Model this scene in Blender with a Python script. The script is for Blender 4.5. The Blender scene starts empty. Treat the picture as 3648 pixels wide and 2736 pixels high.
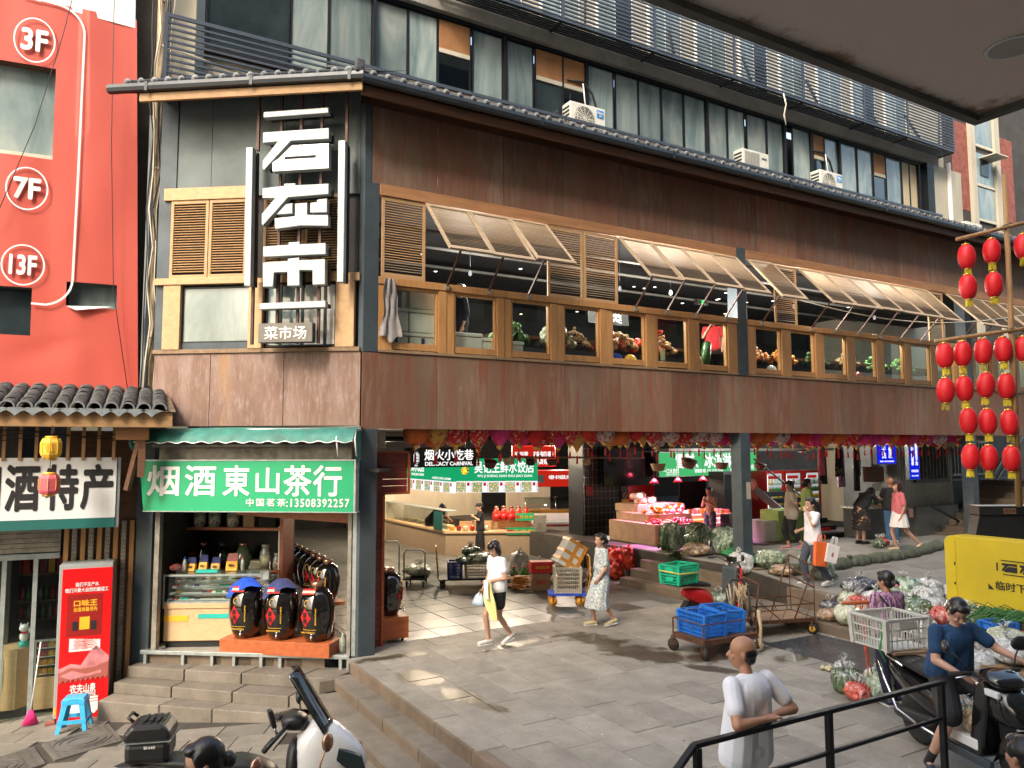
import bpy, math, random
from mathutils import Matrix, Vector, Euler
from mathutils import noise as mnoise
random.seed(7)
sc = bpy.context.scene
COL = sc.collection
R = math.radians
from math import sin, cos, pi
# ------------------------------------------------------------------ camera, sky, sun, exposure
CAM_F, CAM_P, CAM_R, CAM_Y = 0.75037, 4.8326, -0.1565, 59.5675
def cam_axes():
    p, r, y = R(CAM_P), R(CAM_R), R(CAM_Y)
    F = Vector((cos(y), sin(y), 0)); Rt = Vector((sin(y), -cos(y), 0)); U = Vector((0, 0, 1))
    F2 = F*cos(p) + U*sin(p); U2 = U*cos(p) - F*sin(p)
    R2 = Rt*cos(r) + U2*sin(r); U3 = U2*cos(r) - Rt*sin(r)
    return R2, U3, F2
_r, _u, _f = cam_axes()
cam = bpy.data.objects.new('camera', bpy.data.cameras.new('camera')); COL.objects.link(cam)
cam.matrix_world = Matrix(((_r.x, _u.x, -_f.x, 0), (_r.y, _u.y, -_f.y, 0), (_r.z, _u.z, -_f.z, 3.1), (0, 0, 0, 1)))
cam.data.sensor_width = 36; cam.data.lens = 36*CAM_F; cam.data.clip_start = 0.05; cam.data.clip_end = 500
sc.camera = cam
SUN_DIR = Vector((-0.80, -0.60, 0.95)).normalized()      # from the ground towards the sun
sun_az = math.atan2(SUN_DIR.x, SUN_DIR.y); sun_el = math.asin(SUN_DIR.z)
w = bpy.data.worlds.new('World'); sc.world = w; w.use_nodes = True
nt = w.node_tree; nt.nodes.clear()
sky = nt.nodes.new('ShaderNodeTexSky'); sky.sky_type = 'NISHITA'; sky.sun_disc = False
sky.sun_elevation = sun_el; sky.sun_rotation = sun_az; sky.air_density = 1.6; sky.dust_density = 6.0; sky.ozone_density = 1.0
bg = nt.nodes.new('ShaderNodeBackground'); bg.inputs[1].default_value = 0.15
wo = nt.nodes.new('ShaderNodeOutputWorld')
nt.links.new(sky.outputs[0], bg.inputs[0]); nt.links.new(bg.outputs[0], wo.inputs[0])
sun = bpy.data.objects.new('sun', bpy.data.lights.new('sun', 'SUN')); COL.objects.link(sun)
sun.data.energy = .80; sun.data.angle = R(10.0); sun.data.color = (1.0, 0.94, 0.84)
sun.rotation_euler = SUN_DIR.to_track_quat('Z', 'Y').to_euler()
sc.view_settings.view_transform = 'Standard'; sc.view_settings.look = 'None'
sc.view_settings.exposure = 1.75; sc.view_settings.gamma = 1.0; sc.view_settings.use_curve_mapping = False
sc.cycles.use_denoising = True
sc.cycles.max_bounces = 8; sc.cycles.diffuse_bounces = 4; sc.cycles.transparent_max_bounces = 16
sc.cycles.sample_clamp_indirect = 6.0
# ------------------------------------------------------------------ materials
MATS = {}
def _n(t, k, **kw):
    n = t.nodes.new(k)
    for a, b in kw.items(): setattr(n, a, b)
    return n
def newmat(name):
    m = bpy.data.materials.new(name); m.use_nodes = True; m.node_tree.nodes.clear()
    t = m.node_tree; out = _n(t, 'ShaderNodeOutputMaterial'); b = _n(t, 'ShaderNodeBsdfPrincipled')
    t.links.new(b.outputs[0], out.inputs[0]); MATS[name] = m
    return m, t, b, out
def coord(t, scale=(1, 1, 1), kind='world'):
    if kind == 'world': s = _n(t, 'ShaderNodeNewGeometry').outputs['Position']
    else: s = _n(t, 'ShaderNodeTexCoord').outputs['Object']
    mp = _n(t, 'ShaderNodeMapping'); mp.inputs['Scale'].default_value = scale
    t.links.new(s, mp.inputs[0]); return mp.outputs[0]
def noise(t, vec, scale, detail=4, rough=.6, dist=0):
    n = _n(t, 'ShaderNodeTexNoise'); n.inputs['Scale'].default_value = scale; n.inputs['Detail'].default_value = detail
    n.inputs['Roughness'].default_value = rough; n.inputs['Distortion'].default_value = dist
    t.links.new(vec, n.inputs['Vector']); return n.outputs['Fac']
def ramp(t, fac, stops, interp='LINEAR'):
    r = _n(t, 'ShaderNodeValToRGB'); r.color_ramp.interpolation = interp
    e = r.color_ramp.elements
    while len(e) < len(stops): e.new(.5)
    for i, (p, c) in enumerate(stops):
        e[i].position = p; e[i].color = (*c, 1) if len(c) == 3 else c
    t.links.new(fac, r.inputs[0]); return r.outputs[0]
def mix(t, fac, a, b, mode='MIX'):
    m = _n(t, 'ShaderNodeMix', data_type='RGBA', blend_type=mode)
    if isinstance(fac, float): m.inputs[0].default_value = fac
    else: t.links.new(fac, m.inputs[0])
    for i, x in ((6, a), (7, b)):
        if isinstance(x, tuple): m.inputs[i].default_value = (*x[:3], 1)
        else: t.links.new(x, m.inputs[i])
    return m.outputs[2]
def bump(t, b, h, strength=.3, dist=.01):
    n = _n(t, 'ShaderNodeBump'); n.inputs['Strength'].default_value = strength; n.inputs['Distance'].default_value = dist
    t.links.new(h, n.inputs['Height']); t.links.new(n.outputs[0], b.inputs['Normal'])
def maprange(t, v, a, b, c, d):
    n = _n(t, 'ShaderNodeMapRange'); t.links.new(v, n.inputs[0])
    for i, x in enumerate((a, b, c, d)): n.inputs[i+1].default_value = x
    return n.outputs[0]
def pm(name, col, rough=.6, metal=0., var=.12, scale=3., bmp=0., bscale=60., stretch=(1, 1, 1), emis=None, es=1., coat=0., spec=.5, kind='world', perobj=0., dirt=0., dirtcol=(.06, .05, .04), sss=0.):
    m, t, b, out = newmat(name)
    c = coord(t, stretch, kind)
    n1 = noise(t, c, scale, 6, .65)
    lo = tuple(max(0, x*(1-var*1.6)) for x in col); hi = tuple(min(1, x*(1+var*1.4)) for x in col)
    colr = ramp(t, n1, [(.3, lo), (.7, hi)])
    if dirt:
        d = noise(t, c, scale*.35, 8, .7)
        f = maprange(t, d, .5, .68, 0, dirt); colr = mix(t, f, colr, dirtcol)
    if perobj:
        oi = _n(t, 'ShaderNodeObjectInfo'); v = maprange(t, oi.outputs['Random'], 0, 1, 1-perobj, 1+perobj)
        hs = _n(t, 'ShaderNodeHueSaturation'); t.links.new(v, hs.inputs['Value']); t.links.new(colr, hs.inputs['Color']); colr = hs.outputs[0]
    t.links.new(colr, b.inputs['Base Color'])
    b.inputs['Metallic'].default_value = metal
    t.links.new(maprange(t, n1, .3, .7, min(1, rough*1.12), rough*.88), b.inputs['Roughness'])
    b.inputs['Specular IOR Level'].default_value = spec
    if coat: b.inputs['Coat Weight'].default_value = coat; b.inputs['Coat Roughness'].default_value = .06
    if sss: b.inputs['Subsurface Weight'].default_value = sss; b.inputs['Subsurface Radius'].default_value = (.02, .008, .004)
    if bmp: bump(t, b, noise(t, c, bscale, 4, .6), bmp, .006)
    if emis: b.inputs['Emission Color'].default_value = (*emis, 1); b.inputs['Emission Strength'].default_value = es
    return m
def G(name): return MATS[name]
def corten(name, dark):
    m, t, b, out = newmat(name)
    g = _n(t, 'ShaderNodeNewGeometry').outputs['Position']
    mp = _n(t, 'ShaderNodeMapping'); mp.inputs['Scale'].default_value = (1, 1, .10); t.links.new(g, mp.inputs[0]); v = mp.outputs[0]
    mp2 = _n(t, 'ShaderNodeMapping'); mp2.inputs['Scale'].default_value = (1, 1, .3); t.links.new(g, mp2.inputs[0]); v2 = mp2.outputs[0]
    big = noise(t, v2, .9, 8, .6)
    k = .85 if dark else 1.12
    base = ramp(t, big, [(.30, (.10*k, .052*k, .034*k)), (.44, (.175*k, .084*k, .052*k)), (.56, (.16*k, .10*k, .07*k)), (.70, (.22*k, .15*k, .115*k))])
    st = noise(t, v, 8, 9, .68)
    base = mix(t, maprange(t, st, .50, .62, 0, .85), base, (.19*k, .066*k, .038*k))       # red-brown run marks
    st2 = noise(t, v, 14, 9, .7)
    gr = noise(t, v2, 1.3, 5, .6)
    f = _n(t, 'ShaderNodeMath', operation='MULTIPLY')
    t.links.new(maprange(t, st2, .44, .60, 0, .9), f.inputs[0]); t.links.new(maprange(t, gr, .46, .62, .05, .55), f.inputs[1])
    base = mix(t, f.outputs[0], base, (.27*k, .20*k, .155*k))                     # grey bloom
    sp = noise(t, v2, 16, 8, .75)
    f2 = _n(t, 'ShaderNodeMath', operation='MULTIPLY')
    t.links.new(maprange(t, sp, .56, .72, 0, .7), f2.inputs[0]); t.links.new(maprange(t, noise(t, v2, 2.3, 4), .5, .6, 0, .8), f2.inputs[1])
    base = mix(t, f2.outputs[0], base, (.42*k, .27*k, .16*k))                     # pale speckle
    oi = _n(t, 'ShaderNodeObjectInfo'); hs = _n(t, 'ShaderNodeHueSaturation')
    t.links.new(maprange(t, oi.outputs['Random'], 0, 1, .8, 1.2), hs.inputs['Value']); t.links.new(base, hs.inputs['Color'])
    t.links.new(hs.outputs[0], b.inputs['Base Color'])
    t.links.new(maprange(t, big, .3, .7, .5, .75), b.inputs['Roughness']); b.inputs['Specular IOR Level'].default_value = .35
    bump(t, b, noise(t, v2, 60, 6, .7), .25, .004)
corten('corten_shaded', True); corten('corten', False)
def corten_face():      # paler panels of the short face: pinkish grey with ochre runs
    m, t, b, out = newmat('corten_pale')
    g = _n(t, 'ShaderNodeNewGeometry').outputs['Position']
    mp = _n(t, 'ShaderNodeMapping'); mp.inputs['Scale'].default_value = (1, 1, .22); t.links.new(g, mp.inputs[0]); v = mp.outputs[0]
    base = ramp(t, noise(t, v, 3.2, 9, .65), [(.3, (.14, .075, .052)), (.5, (.20, .118, .088)), (.7, (.27, .19, .165))])
    base = mix(t, maprange(t, noise(t, v, 17, 9, .75), .5, .68, 0, .6), base, (.36, .28, .27))
    base = mix(t, maprange(t, noise(t, v, 1.5, 5, .6), .56, .66, 0, .75), base, (.30, .16, .06))
    t.links.new(base, b.inputs['Base Color']); b.inputs['Roughness'].default_value = .6
    bump(t, b, noise(t, g, 55, 6, .7), .25, .004)
corten_face()
def stone(name, c0, c1, wet=(), rough=.8, per=.14, scale=2.2, spots=True):
    m, t, b, out = newmat(name)
    g = _n(t, 'ShaderNodeNewGeometry').outputs['Position']
    n1 = noise(t, g, scale, 9, .68)
    base = ramp(t, n1, [(.3, c0), (.7, c1)])
    base = mix(t, maprange(t, noise(t, g, scale*11, 7, .75), .45, .75, 0, .35), base, tuple(x*.55 for x in c0))
    base = mix(t, maprange(t, noise(t, g, .7, 4, .6), .52, .68, 0, .4), base, tuple(x*.72 for x in c0))
    if spots:
        vo = _n(t, 'ShaderNodeTexVoronoi'); vo.inputs['Scale'].default_value = 7.; t.links.new(g, vo.inputs['Vector'])
        base = mix(t, maprange(t, vo.outputs['Distance'], .0, .055, .7, 0), base, (.5, .47, .42))
    oi = _n(t, 'ShaderNodeObjectInfo'); hs = _n(t, 'ShaderNodeHueSaturation')
    t.links.new(maprange(t, oi.outputs['Random'], 0, 1, 1-per, 1+per), hs.inputs['Value']); t.links.new(base, hs.inputs['Color']); col = hs.outputs[0]
    ro = maprange(t, n1, .3, .7, rough, rough*.85)
    if wet:
        sx = _n(t, 'ShaderNodeSeparateXYZ'); t.links.new(g, sx.inputs[0])
        dis = noise(t, g, 2.4, 7, .7); mx = None
        for (x, y, rx, ry, a) in wet:
            def m2(op, p, q):
                n = _n(t, 'ShaderNodeMath', operation=op)
                for i, z in ((0, p), (1, q)):
                    if isinstance(z, (int, float)): n.inputs[i].default_value = z
                    else: t.links.new(z, n.inputs[i])
                return n.outputs[0]
            dx = m2('SUBTRACT', sx.outputs[0], x); dy = m2('SUBTRACT', sx.outputs[1], y)
            ca, sa = cos(a), sin(a)
            e1 = m2('DIVIDE', m2('ADD', m2('MULTIPLY', dx, ca), m2('MULTIPLY', dy, sa)), rx)
            e2 = m2('DIVIDE', m2('SUBTRACT', m2('MULTIPLY', dy, ca), m2('MULTIPLY', dx, sa)), ry)
            d = m2('SUBTRACT', 1.0, m2('SQRT', m2('ADD', m2('MULTIPLY', e1, e1), m2('MULTIPLY', e2, e2)), 0))
            mx = d if mx is None else m2('MAXIMUM', mx, d)
        k = m2('ADD', mx, m2('MULTIPLY', m2('SUBTRACT', dis, .5), 2.6))
        f = maprange(t, k, .0, .3, 0, 1)
        wc = mix(t, 1.0, col, (.30, .27, .22), 'MULTIPLY'); col = mix(t, f, col, wc)
        rr = _n(t, 'ShaderNodeMix'); t.links.new(f, rr.inputs[0]); t.links.new(ro, rr.inputs[2]); rr.inputs[3].default_value = .36; ro = rr.outputs[0]
    t.links.new(col, b.inputs['Base Color']); t.links.new(ro, b.inputs['Roughness'])
    bump(t, b, noise(t, g, 38, 7, .75), .35, .006)
WET = [(4.4, 11.1, .55, .16, 0), (4.35, 9.9, .55, .3, -1.3), (4.5, 9.0, .55, .22, -1.3), (4.6, 8.4, .3, .12, -1.2), (6.4, 10.8, .6, .15, 0.2),
       (7.65, 10.4, .9, .35, -1.4), (7.8, 9.3, 1.0, .45, -1.2), (8.9, 8.75, 1.1, .42, 0.1), (9.6, 8.0, .6, .2, .1), (8.1, 8.1, .8, .16, -1.1), (7.3, 10.9, .4, .1, 0), (6.9, 6.3, .5, .3, .3), (9.6, 7.0, .35, .18, 0)]
stone('plaza_stone', (.19, .172, .145), (.30, .278, .24), WET)
stone('step_stone', (.13, .112, .088), (.23, .20, .165))
stone('street_stone', (.135, .122, .10), (.22, .20, .165))
stone('kerb_brown', (.11, .08, .055), (.19, .145, .105), spots=False)
stone('deck_stone', (.19, .182, .16), (.27, .26, .23), per=.08)
stone('hall_tile', (.085, .09, .085), (.13, .135, .128), rough=.36, per=.3, spots=False)
stone('hall_tile_pale', (.22, .225, .22), (.30, .305, .30), rough=.36, per=.1, spots=False)
stone('joint', (.035, .03, .025), (.06, .052, .042), spots=False)
stone('wet_mat', (.035, .04, .045), (.07, .078, .088), rough=.3, spots=False)
stone('concrete', (.20, .19, .165), (.33, .315, .28), scale=1.2, spots=False)
stone('concrete_dark', (.085, .085, .08), (.15, .15, .14), scale=1.2, spots=False)
stone('cover_iron', (.07, .065, .055), (.12, .11, .095), rough=.6, spots=False)
def wood(name, c0, c1, rough=.6, axis=0, per=.08, kind='world'):
    m, t, b, out = newmat(name)
    s = [9, 9, 9]; s[axis] = .8
    v = coord(t, tuple(s), kind)
    n1 = noise(t, v, 1.6, 8, .6, .6)
    base = ramp(t, n1, [(.3, c0), (.7, c1)])
    base = mix(t, maprange(t, noise(t, v, 9, 5, .6), .55, .75, 0, .35), base, tuple(x*.6 for x in c0))
    oi = _n(t, 'ShaderNodeObjectInfo'); hs = _n(t, 'ShaderNodeHueSaturation')
    t.links.new(maprange(t, oi.outputs['Random'], 0, 1, 1-per, 1+per), hs.inputs['Value']); t.links.new(base, hs.inputs['Color'])
    t.links.new(hs.outputs[0], b.inputs['Base Color']); b.inputs['Roughness'].default_value = rough
    bump(t, b, n1, .12, .003)
wood('frame_wood', (.34, .165, .058), (.46, .25, .10), .5, 2)
wood('beam_wood', (.25, .115, .048), (.40, .20, .09), .6, 0)
wood('pale_wood', (.44, .27, .13), (.56, .36, .19), .6, 0, .05)
wood('shutter_wood', (.36, .215, .10), (.48, .30, .155), .6, 0, .07)
wood('shutter_weathered', (.15, .115, .08), (.30, .225, .15), .75, 0, .25)
wood('awning_wood', (.31, .23, .15), (.41, .31, .21), .7, 0, .06)
wood('awning_weathered', (.11, .09, .07), (.28, .22, .16), .8, 0, .25)
wood('dark_wood', (.08, .035, .018), (.14, .065, .034), .6, 0)
wood('rafter_wood', (.11, .05, .028), (.19, .09, .05), .65, 1)
wood('grey_wood', (.17, .11, .065), (.30, .20, .12), .75, 0)
wood('pole_wood', (.22, .12, .05), (.36, .21, .095), .7, 2)
wood('eave_wood', (.26, .15, .065), (.38, .225, .105), .65, 0)
wood('red_wood', (.30, .07, .02), (.44, .115, .035), .42, 0)
wood('shelf_wood', (.32, .085, .03), (.44, .13, .05), .45, 0)
wood('light_laminate', (.55, .36, .19), (.64, .44, .25), .45, 0)
wood('counter_beige', (.34, .25, .165), (.40, .30, .20), .5, 0)
pm('steel_grey', (.055, .075, .09), .5, .2, .18, 1.5, .1, 30, dirt=.35, dirtcol=(.12, .11, .10))
pm('rail_black', (.012, .013, .015), .38, .3, .3, 8, .15, 50)
pm('slat_metal', (.07, .088, .12), .45, .3, .15, 3)
pm('black_metal', (.012, .014, .018), .45, .3, .2, 4)
pm('panel_slate', (.085, .11, .115), .55, .1, .2, .8, dirt=.3, dirtcol=(.05, .055, .05))
pm('gutter', (.03, .036, .042), .4, .3, .15, 3)
pm('roof_tile_dark', (.05, .055, .06), .65, 0, .3, 8, .2, 60, perobj=.25)
pm('roof_tile', (.045, .045, .045), .6, 0, .3, 9, .2, 60, perobj=.35)
pm('tile_cap', (.16, .17, .175), .7, 0, .3, 12, .3, 60, perobj=.25)
pm('steel_brown', (.085, .045, .035), .6, .3, .25, 6)
pm('rust', (.10, .045, .025), .75, .2, .35, 9, .3, 60)
pm('galv', (.36, .40, .40), .45, .6, .15, 8)
pm('galv_dirty', (.27, .25, .215), .6, .3, .25, 6, dirt=.4)
pm('chrome', (.75, .75, .76), .14, 1, .03, 4)
pm('stainless', (.5, .5, .5), .28, .9, .08, 4)
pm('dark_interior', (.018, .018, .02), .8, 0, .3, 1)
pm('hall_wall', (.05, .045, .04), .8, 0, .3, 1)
pm('black_plastic', (.016, .017, .018), .42, 0, .15, 8)
pm('black_gloss', (.008, .008, .009), .12, 0, .1, 3, coat=.6)
pm('rubber', (.018, .018, .018), .8, 0, .2, 20)
pm('white_panel', (.66, .66, .64), .35, .2, .04, 3, dirt=.12, dirtcol=(.4, .38, .34))
pm('ac_white', (.62, .62, .57), .45, 0, .06, 3, dirt=.25, dirtcol=(.35, .33, .28))
pm('white', (.72, .72, .72), .5, 0, .04, 4)
pm('white_gloss', (.68, .70, .72), .22, 0, .03, 4, coat=.5)
pm('poster_white', (.66, .68, .70), .4, 0, .03, 1)
pm('sign_green', (.010, .34, .15), .38, 0, .06, .8)
pm('sign_dkgreen', (.015, .12, .11), .45, 0, .08, 1)
pm('awning_green', (.025, .165, .135), .6, 0, .22, 4, dirt=.3, dirtcol=(.08, .12, .10))
pm('banner_red', (.45, .066, .046), .62, 0, .10, .6, dirt=.18, dirtcol=(.66, .13, .05), stretch=(1, 1, .25))
pm('red', (.55, .01, .012), .4, 0, .06, 3)
pm('vend_red', (.62, .006, .008), .3, 0, .04, 2)
pm('vend_dark_red', (.26, .012, .01), .35, 0, .12, 3)
pm('gold', (.75, .42, .03), .4, 0, .1, 6)
pm('yellow_vinyl', (.56, .42, .018), .42, 0, .08, 1.2, .25, 9, dirt=.2, dirtcol=(.45, .33, .03))
pm('vend_grey', (.30, .33, .34), .4, .1, .05, 3)
pm('blue_stool', (.04, .36, .64), .38, 0, .06, 5)
pm('blue_crate', (.02, .17, .62), .4, 0, .1, 5, dirt=.15)
pm('blue_crate_dark', (.015, .05, .26), .45, 0, .12, 5)
pm('green_crate', (.01, .42, .24), .4, 0, .08, 5)
pm('white_crate', (.50, .50, .46), .5, 0, .08, 6, dirt=.4, dirtcol=(.30, .28, .23))
pm('tan_crate', (.42, .38, .31), .55, 0, .1, 6, dirt=.4, dirtcol=(.25, .2, .15))
pm('strap_yellow', (.55, .55, .12), .5)
pm('foam_white', (.74, .74, .71), .8, 0, .05, 5, dirt=.2, dirtcol=(.5, .46, .38))
pm('tape_orange', (.70, .30, .05), .4, 0, .15, 9)
pm('cardboard', (.34, .22, .13), .8, 0, .12, 5, perobj=.15)
pm('cardboard_red', (.60, .03, .025), .5, 0, .08, 5)
pm('soil', (.12, .09, .06), .9, 0, .3, 12, .4)
pm('sandbag', (.085, .10, .07), .85, 0, .2, 5, .5, 70, dirt=.35, dirtcol=(.16, .15, .12))
pm('brick_red', (.19, .028, .02), .45, 0, .25, 3, .3, 24, perobj=.18)
pm('brick_wall', (.27, .085, .062), .75, 0, .2, 4, .3, 40)
pm('wall_cream', (.42, .39, .31), .75, 0, .12, 1, dirt=.4, dirtcol=(.22, .21, .18), stretch=(1, 1, .3))
pm('board_orange', (.30, .14, .055), .7, 0, .15, 2)
pm('frame_cream', (.50, .47, .38), .6, 0, .1, 3)
pm('cigarette_teal', (.02, .42, .36), .4)
pm('purple_floor', (.17, .12, .16), .4, 0, .15, 1)
pm('plastic_pipe', (.38, .28, .17), .6, 0, .3, 3, dirt=.3, dirtcol=(.5, .45, .36))
pm('cable', (.02, .02, .022), .6)
pm('rope', (.42, .34, .22), .9, 0, .2, 30)
pm('corrugated', (.33, .34, .32), .5, .3, .1, 2, dirt=.3)
pm('lantern_red', (.66, .008, .016), .5, 0, .05, 6, stretch=(1, 1, 1))
pm('lantern_gold', (.70, .45, .10), .3, .7, .1, 6)
pm('tassel_yellow', (.62, .50, .03), .8, 0, .2, 30)
pm('tassel_red', (.55, .02, .02), .8, 0, .2, 30)
pm('ceramic_black', (.006, .005, .005), .06, 0, .1, 3, coat=1.)
pm('ceramic_green', (.09, .13, .08), .15, 0, .15, 3, coat=.6)
pm('copper_lid', (.42, .24, .16), .25, .8, .1, 4)
pm('glass_jar', (.30, .32, .28), .1, 0, .3, 14, coat=.8)
pm('orange_bag', (.75, .36, .03), .35, 0, .2, 9)
pm('navy_cloth', (.03, .04, .13), .9, 0, .2, 12)
pm('blue_cloth', (.01, .07, .55), .9, 0, .2, 12)
pm('grey_cloth', (.27, .25, .25), .9, 0, .15, 8)
pm('fruit_orange', (.75, .28, .03), .45, 0, .1, 9)
pm('fruit_red', (.60, .02, .015), .3, 0, .15, 9)
pm('melon', (.55, .48, .30), .6, 0, .15, 9)
pm('watermelon_flesh', (.70, .02, .05), .35, 0, .12, 12)
pm('rind', (.02, .07, .015), .3, 0, .3, 12)
pm('bottle_green', (.03, .26, .04), .15, 0, .2, 6, coat=.5)
pm('bottle_red', (.45, .03, .012), .2, 0, .2, 6, coat=.5)
pm('onion_net', (.62, .07, .03), .55, 0, .18, 7, .5, 45)
pm('leaf_dark', (.03, .085, .02), .6, 0, .5, 14, .6, 40)
pm('leaf_green', (.07, .20, .04), .55, 0, .4, 14, .6, 40)
pm('scallion', (.05, .17, .045), .5, 0, .35, 20, .4, 50, stretch=(3, 3, .6))
pm('veg_white', (.55, .55, .38), .5, 0, .15, 9)
pm('ginger', (.45, .30, .16), .8, 0, .2, 12)
pm('beans', (.50, .45, .27), .6, 0, .2, 25)
def emit(name, col, s):
    m, t, b, out = newmat(name)
    e = _n(t, 'ShaderNodeEmission'); e.inputs[0].default_value = (*col, 1); e.inputs[1].default_value = s
    t.links.new(e.outputs[0], out.inputs[0]); return m
emit('lit_white', (1, .98, .95), .36); emit('lit_green', (.012, .40, .15), .29); emit('lit_green2', (.06, .42, .14), .36)
emit('lit_blue', (.004, .012, .55), .40); emit('lit_red', (.55, .02, .01), .28); emit('lamp_white', (1, .97, .9), 2.); emit('lamp_warm', (1, .72, .4), 2.5)
emit('lamp_pink', (1, .35, .75), 8.); emit('fridge_led', (1, 1, 1), 1.2); emit('lit_dim_white', (.75, .74, .8), .28); emit('exit_green', (.0, .7, .15), 1.2)
emit('menu_white', (.85, .80, .88), .40)
def menu_food():
    m, t, b, out = newmat('menu_food'); g = coord(t)
    vo = _n(t, 'ShaderNodeTexVoronoi'); vo.inputs['Scale'].default_value = 13.; t.links.new(g, vo.inputs['Vector'])
    c = ramp(t, vo.outputs['Distance'], [(.0, (.75, .62, .38)), (.35, (.6, .42, .2)), (.6, (.12, .25, .08)), (.8, (.7, .68, .6))])
    e = _n(t, 'ShaderNodeEmission'); t.links.new(c, e.inputs[0]); e.inputs[1].default_value = .38; t.links.new(e.outputs[0], out.inputs[0])
menu_food()
def glass(name, tint, refl=.08, frost=None):
    m, t, b, out = newmat(name)
    tr = _n(t, 'ShaderNodeBsdfTransparent'); tr.inputs[0].default_value = (*tint, 1)
    gl = _n(t, 'ShaderNodeBsdfGlossy'); gl.inputs['Roughness'].default_value = .02
    fr = _n(t, 'ShaderNodeLayerWeight'); fr.inputs[0].default_value = .5
    mxs = _n(t, 'ShaderNodeMixShader'); ad = _n(t, 'ShaderNodeMath', operation='ADD'); ad.inputs[1].default_value = refl
    t.links.new(maprange(t, fr.outputs[1], .35, 1., .04, .45), ad.inputs[0]); t.links.new(ad.outputs[0], mxs.inputs[0]); t.links.new(tr.outputs[0], mxs.inputs[1]); t.links.new(gl.outputs[0], mxs.inputs[2])
    t.links.new(mxs.outputs[0], out.inputs[0])
glass('glass', (.86, .90, .88), -.015); glass('glass_dim', (.5, .58, .56), .05)
def frosted():       # old sliding panes, greenish with a dirty film, mirror-like over it
    m, t, b, out = newmat('pane_frosted'); g = _n(t, 'ShaderNodeNewGeometry').outputs['Position']
    c = ramp(t, noise(t, coord(t, (1.4, 1, .35)), 1.3, 5, .6, .8), [(.3, (.10, .145, .155)), (.5, (.20, .26, .265)), (.72, (.36, .40, .38))])
    oi = _n(t, 'ShaderNodeObjectInfo'); hs = _n(t, 'ShaderNodeHueSaturation')
    t.links.new(maprange(t, oi.outputs['Random'], 0, 1, .7, 1.3), hs.inputs['Value']); t.links.new(c, hs.inputs['Color'])
    t.links.new(hs.outputs[0], b.inputs['Base Color']); b.inputs['Roughness'].default_value = .05
    b.inputs['Specular IOR Level'].default_value = .9
    bump(t, b, noise(t, coord(t, (1, 1, .6)), 2.2, 2, .4), .35, .02)
frosted()
def veg_bag(name, c0, c1, glint=.5):
    m, t, b, out = newmat(name)
    v = coord(t, (1, 1, .7), 'object')
    n1 = noise(t, v, 9, 3, .55, 1.5)
    base = ramp(t, n1, [(.34, c0), (.62, c1)])
    base = mix(t, maprange(t, noise(t, coord(t, (1, 1, .3), 'object'), 9, 4, .6, 2.0), .52, .62, 0, glint), base, (.70, .72, .72))  # white highlights of the plastic film painted into the base colour
    t.links.new(base, b.inputs['Base Color']); b.inputs['Roughness'].default_value = .25
    b.inputs['Coat Weight'].default_value = .7; b.inputs['Coat Roughness'].default_value = .12
    bump(t, b, noise(t, v, 9, 3, .6, 2.5), 1., .05)
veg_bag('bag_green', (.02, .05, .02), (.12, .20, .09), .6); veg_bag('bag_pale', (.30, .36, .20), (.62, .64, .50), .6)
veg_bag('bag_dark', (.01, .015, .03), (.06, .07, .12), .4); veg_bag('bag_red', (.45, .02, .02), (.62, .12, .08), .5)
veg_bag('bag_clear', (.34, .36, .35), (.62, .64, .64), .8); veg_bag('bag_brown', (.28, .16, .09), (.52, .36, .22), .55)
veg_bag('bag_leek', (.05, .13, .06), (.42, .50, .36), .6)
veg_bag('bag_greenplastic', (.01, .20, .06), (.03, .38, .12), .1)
def cloth(name, col, rough=.85, var=.1):
    pm(name, col, rough, 0, var, 5, .3, 90)
cloth('skin', (.46, .26, .18), .5, .05); MATS['skin'].node_tree.nodes['Principled BSDF'].inputs['Subsurface Weight'].default_value = .0
cloth('skin_tan', (.40, .20, .12), .5, .06); cloth('hair', (.012, .010, .010), .35, .3); cloth('hair_red', (.05, .012, .012), .35, .3)
cloth('lip', (.36, .10, .08), .5); cloth('eye_white', (.6, .58, .55), .3); cloth('shirt_white', (.72, .73, .78), .85, .03)
cloth('black_cloth', (.012, .012, .014), .8); cloth('polo_blue', (.008, .045, .12), .8); cloth('jeans', (.05, .12, .24), .85)
cloth('slate_trousers', (.055, .065, .09), .8); cloth('navy_trousers', (.012, .014, .04), .8); cloth('beige_shirt', (.42, .37, .29), .85, .05)
cloth('lime_shirt', (.30, .45, .14), .85); cloth('pink_shirt', (.50, .13, .15), .85); cloth('white_skirt', (.66, .66, .66), .8, .04)
cloth('khaki', (.33, .28, .20), .85); cloth('yellow_cloth', (.72, .66, .28), .7, .05); cloth('pale_blue_cloth', (.42, .52, .66), .7, .06)
cloth('orange_cloth', (.72, .13, .02), .7, .05); cloth('shoe_white', (.66, .66, .64), .5); cloth('shoe_dark', (.02, .025, .05), .6); cloth('brown_leather', (.16, .10, .09), .5)
cloth('red_shirt', (.55, .02, .03), .8)
def print_cloth(name, c0, c1, scale, stretch=(1, 1, 1), thr=(.46, .54), c2=None):
    m, t, b, out = newmat(name); v = coord(t, stretch, 'object')
    base = ramp(t, noise(t, v, scale, 3, .6, .8), [(thr[0], c0), (thr[1], c1)])
    if c2: base = mix(t, maprange(t, noise(t, v, scale*1.3, 2), .6, .64, 0, .8), base, c2)
    t.links.new(base, b.inputs['Base Color']); b.inputs['Roughness'].default_value = .85
print_cloth('floral_dress', (.60, .62, .58), (.22, .30, .42), 26, thr=(.44, .56), c2=(.55, .50, .22))
print_cloth('purple_print', (.50, .28, .38), (.07, .03, .12), 13, (3, 3, .55), (.44, .56))
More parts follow.
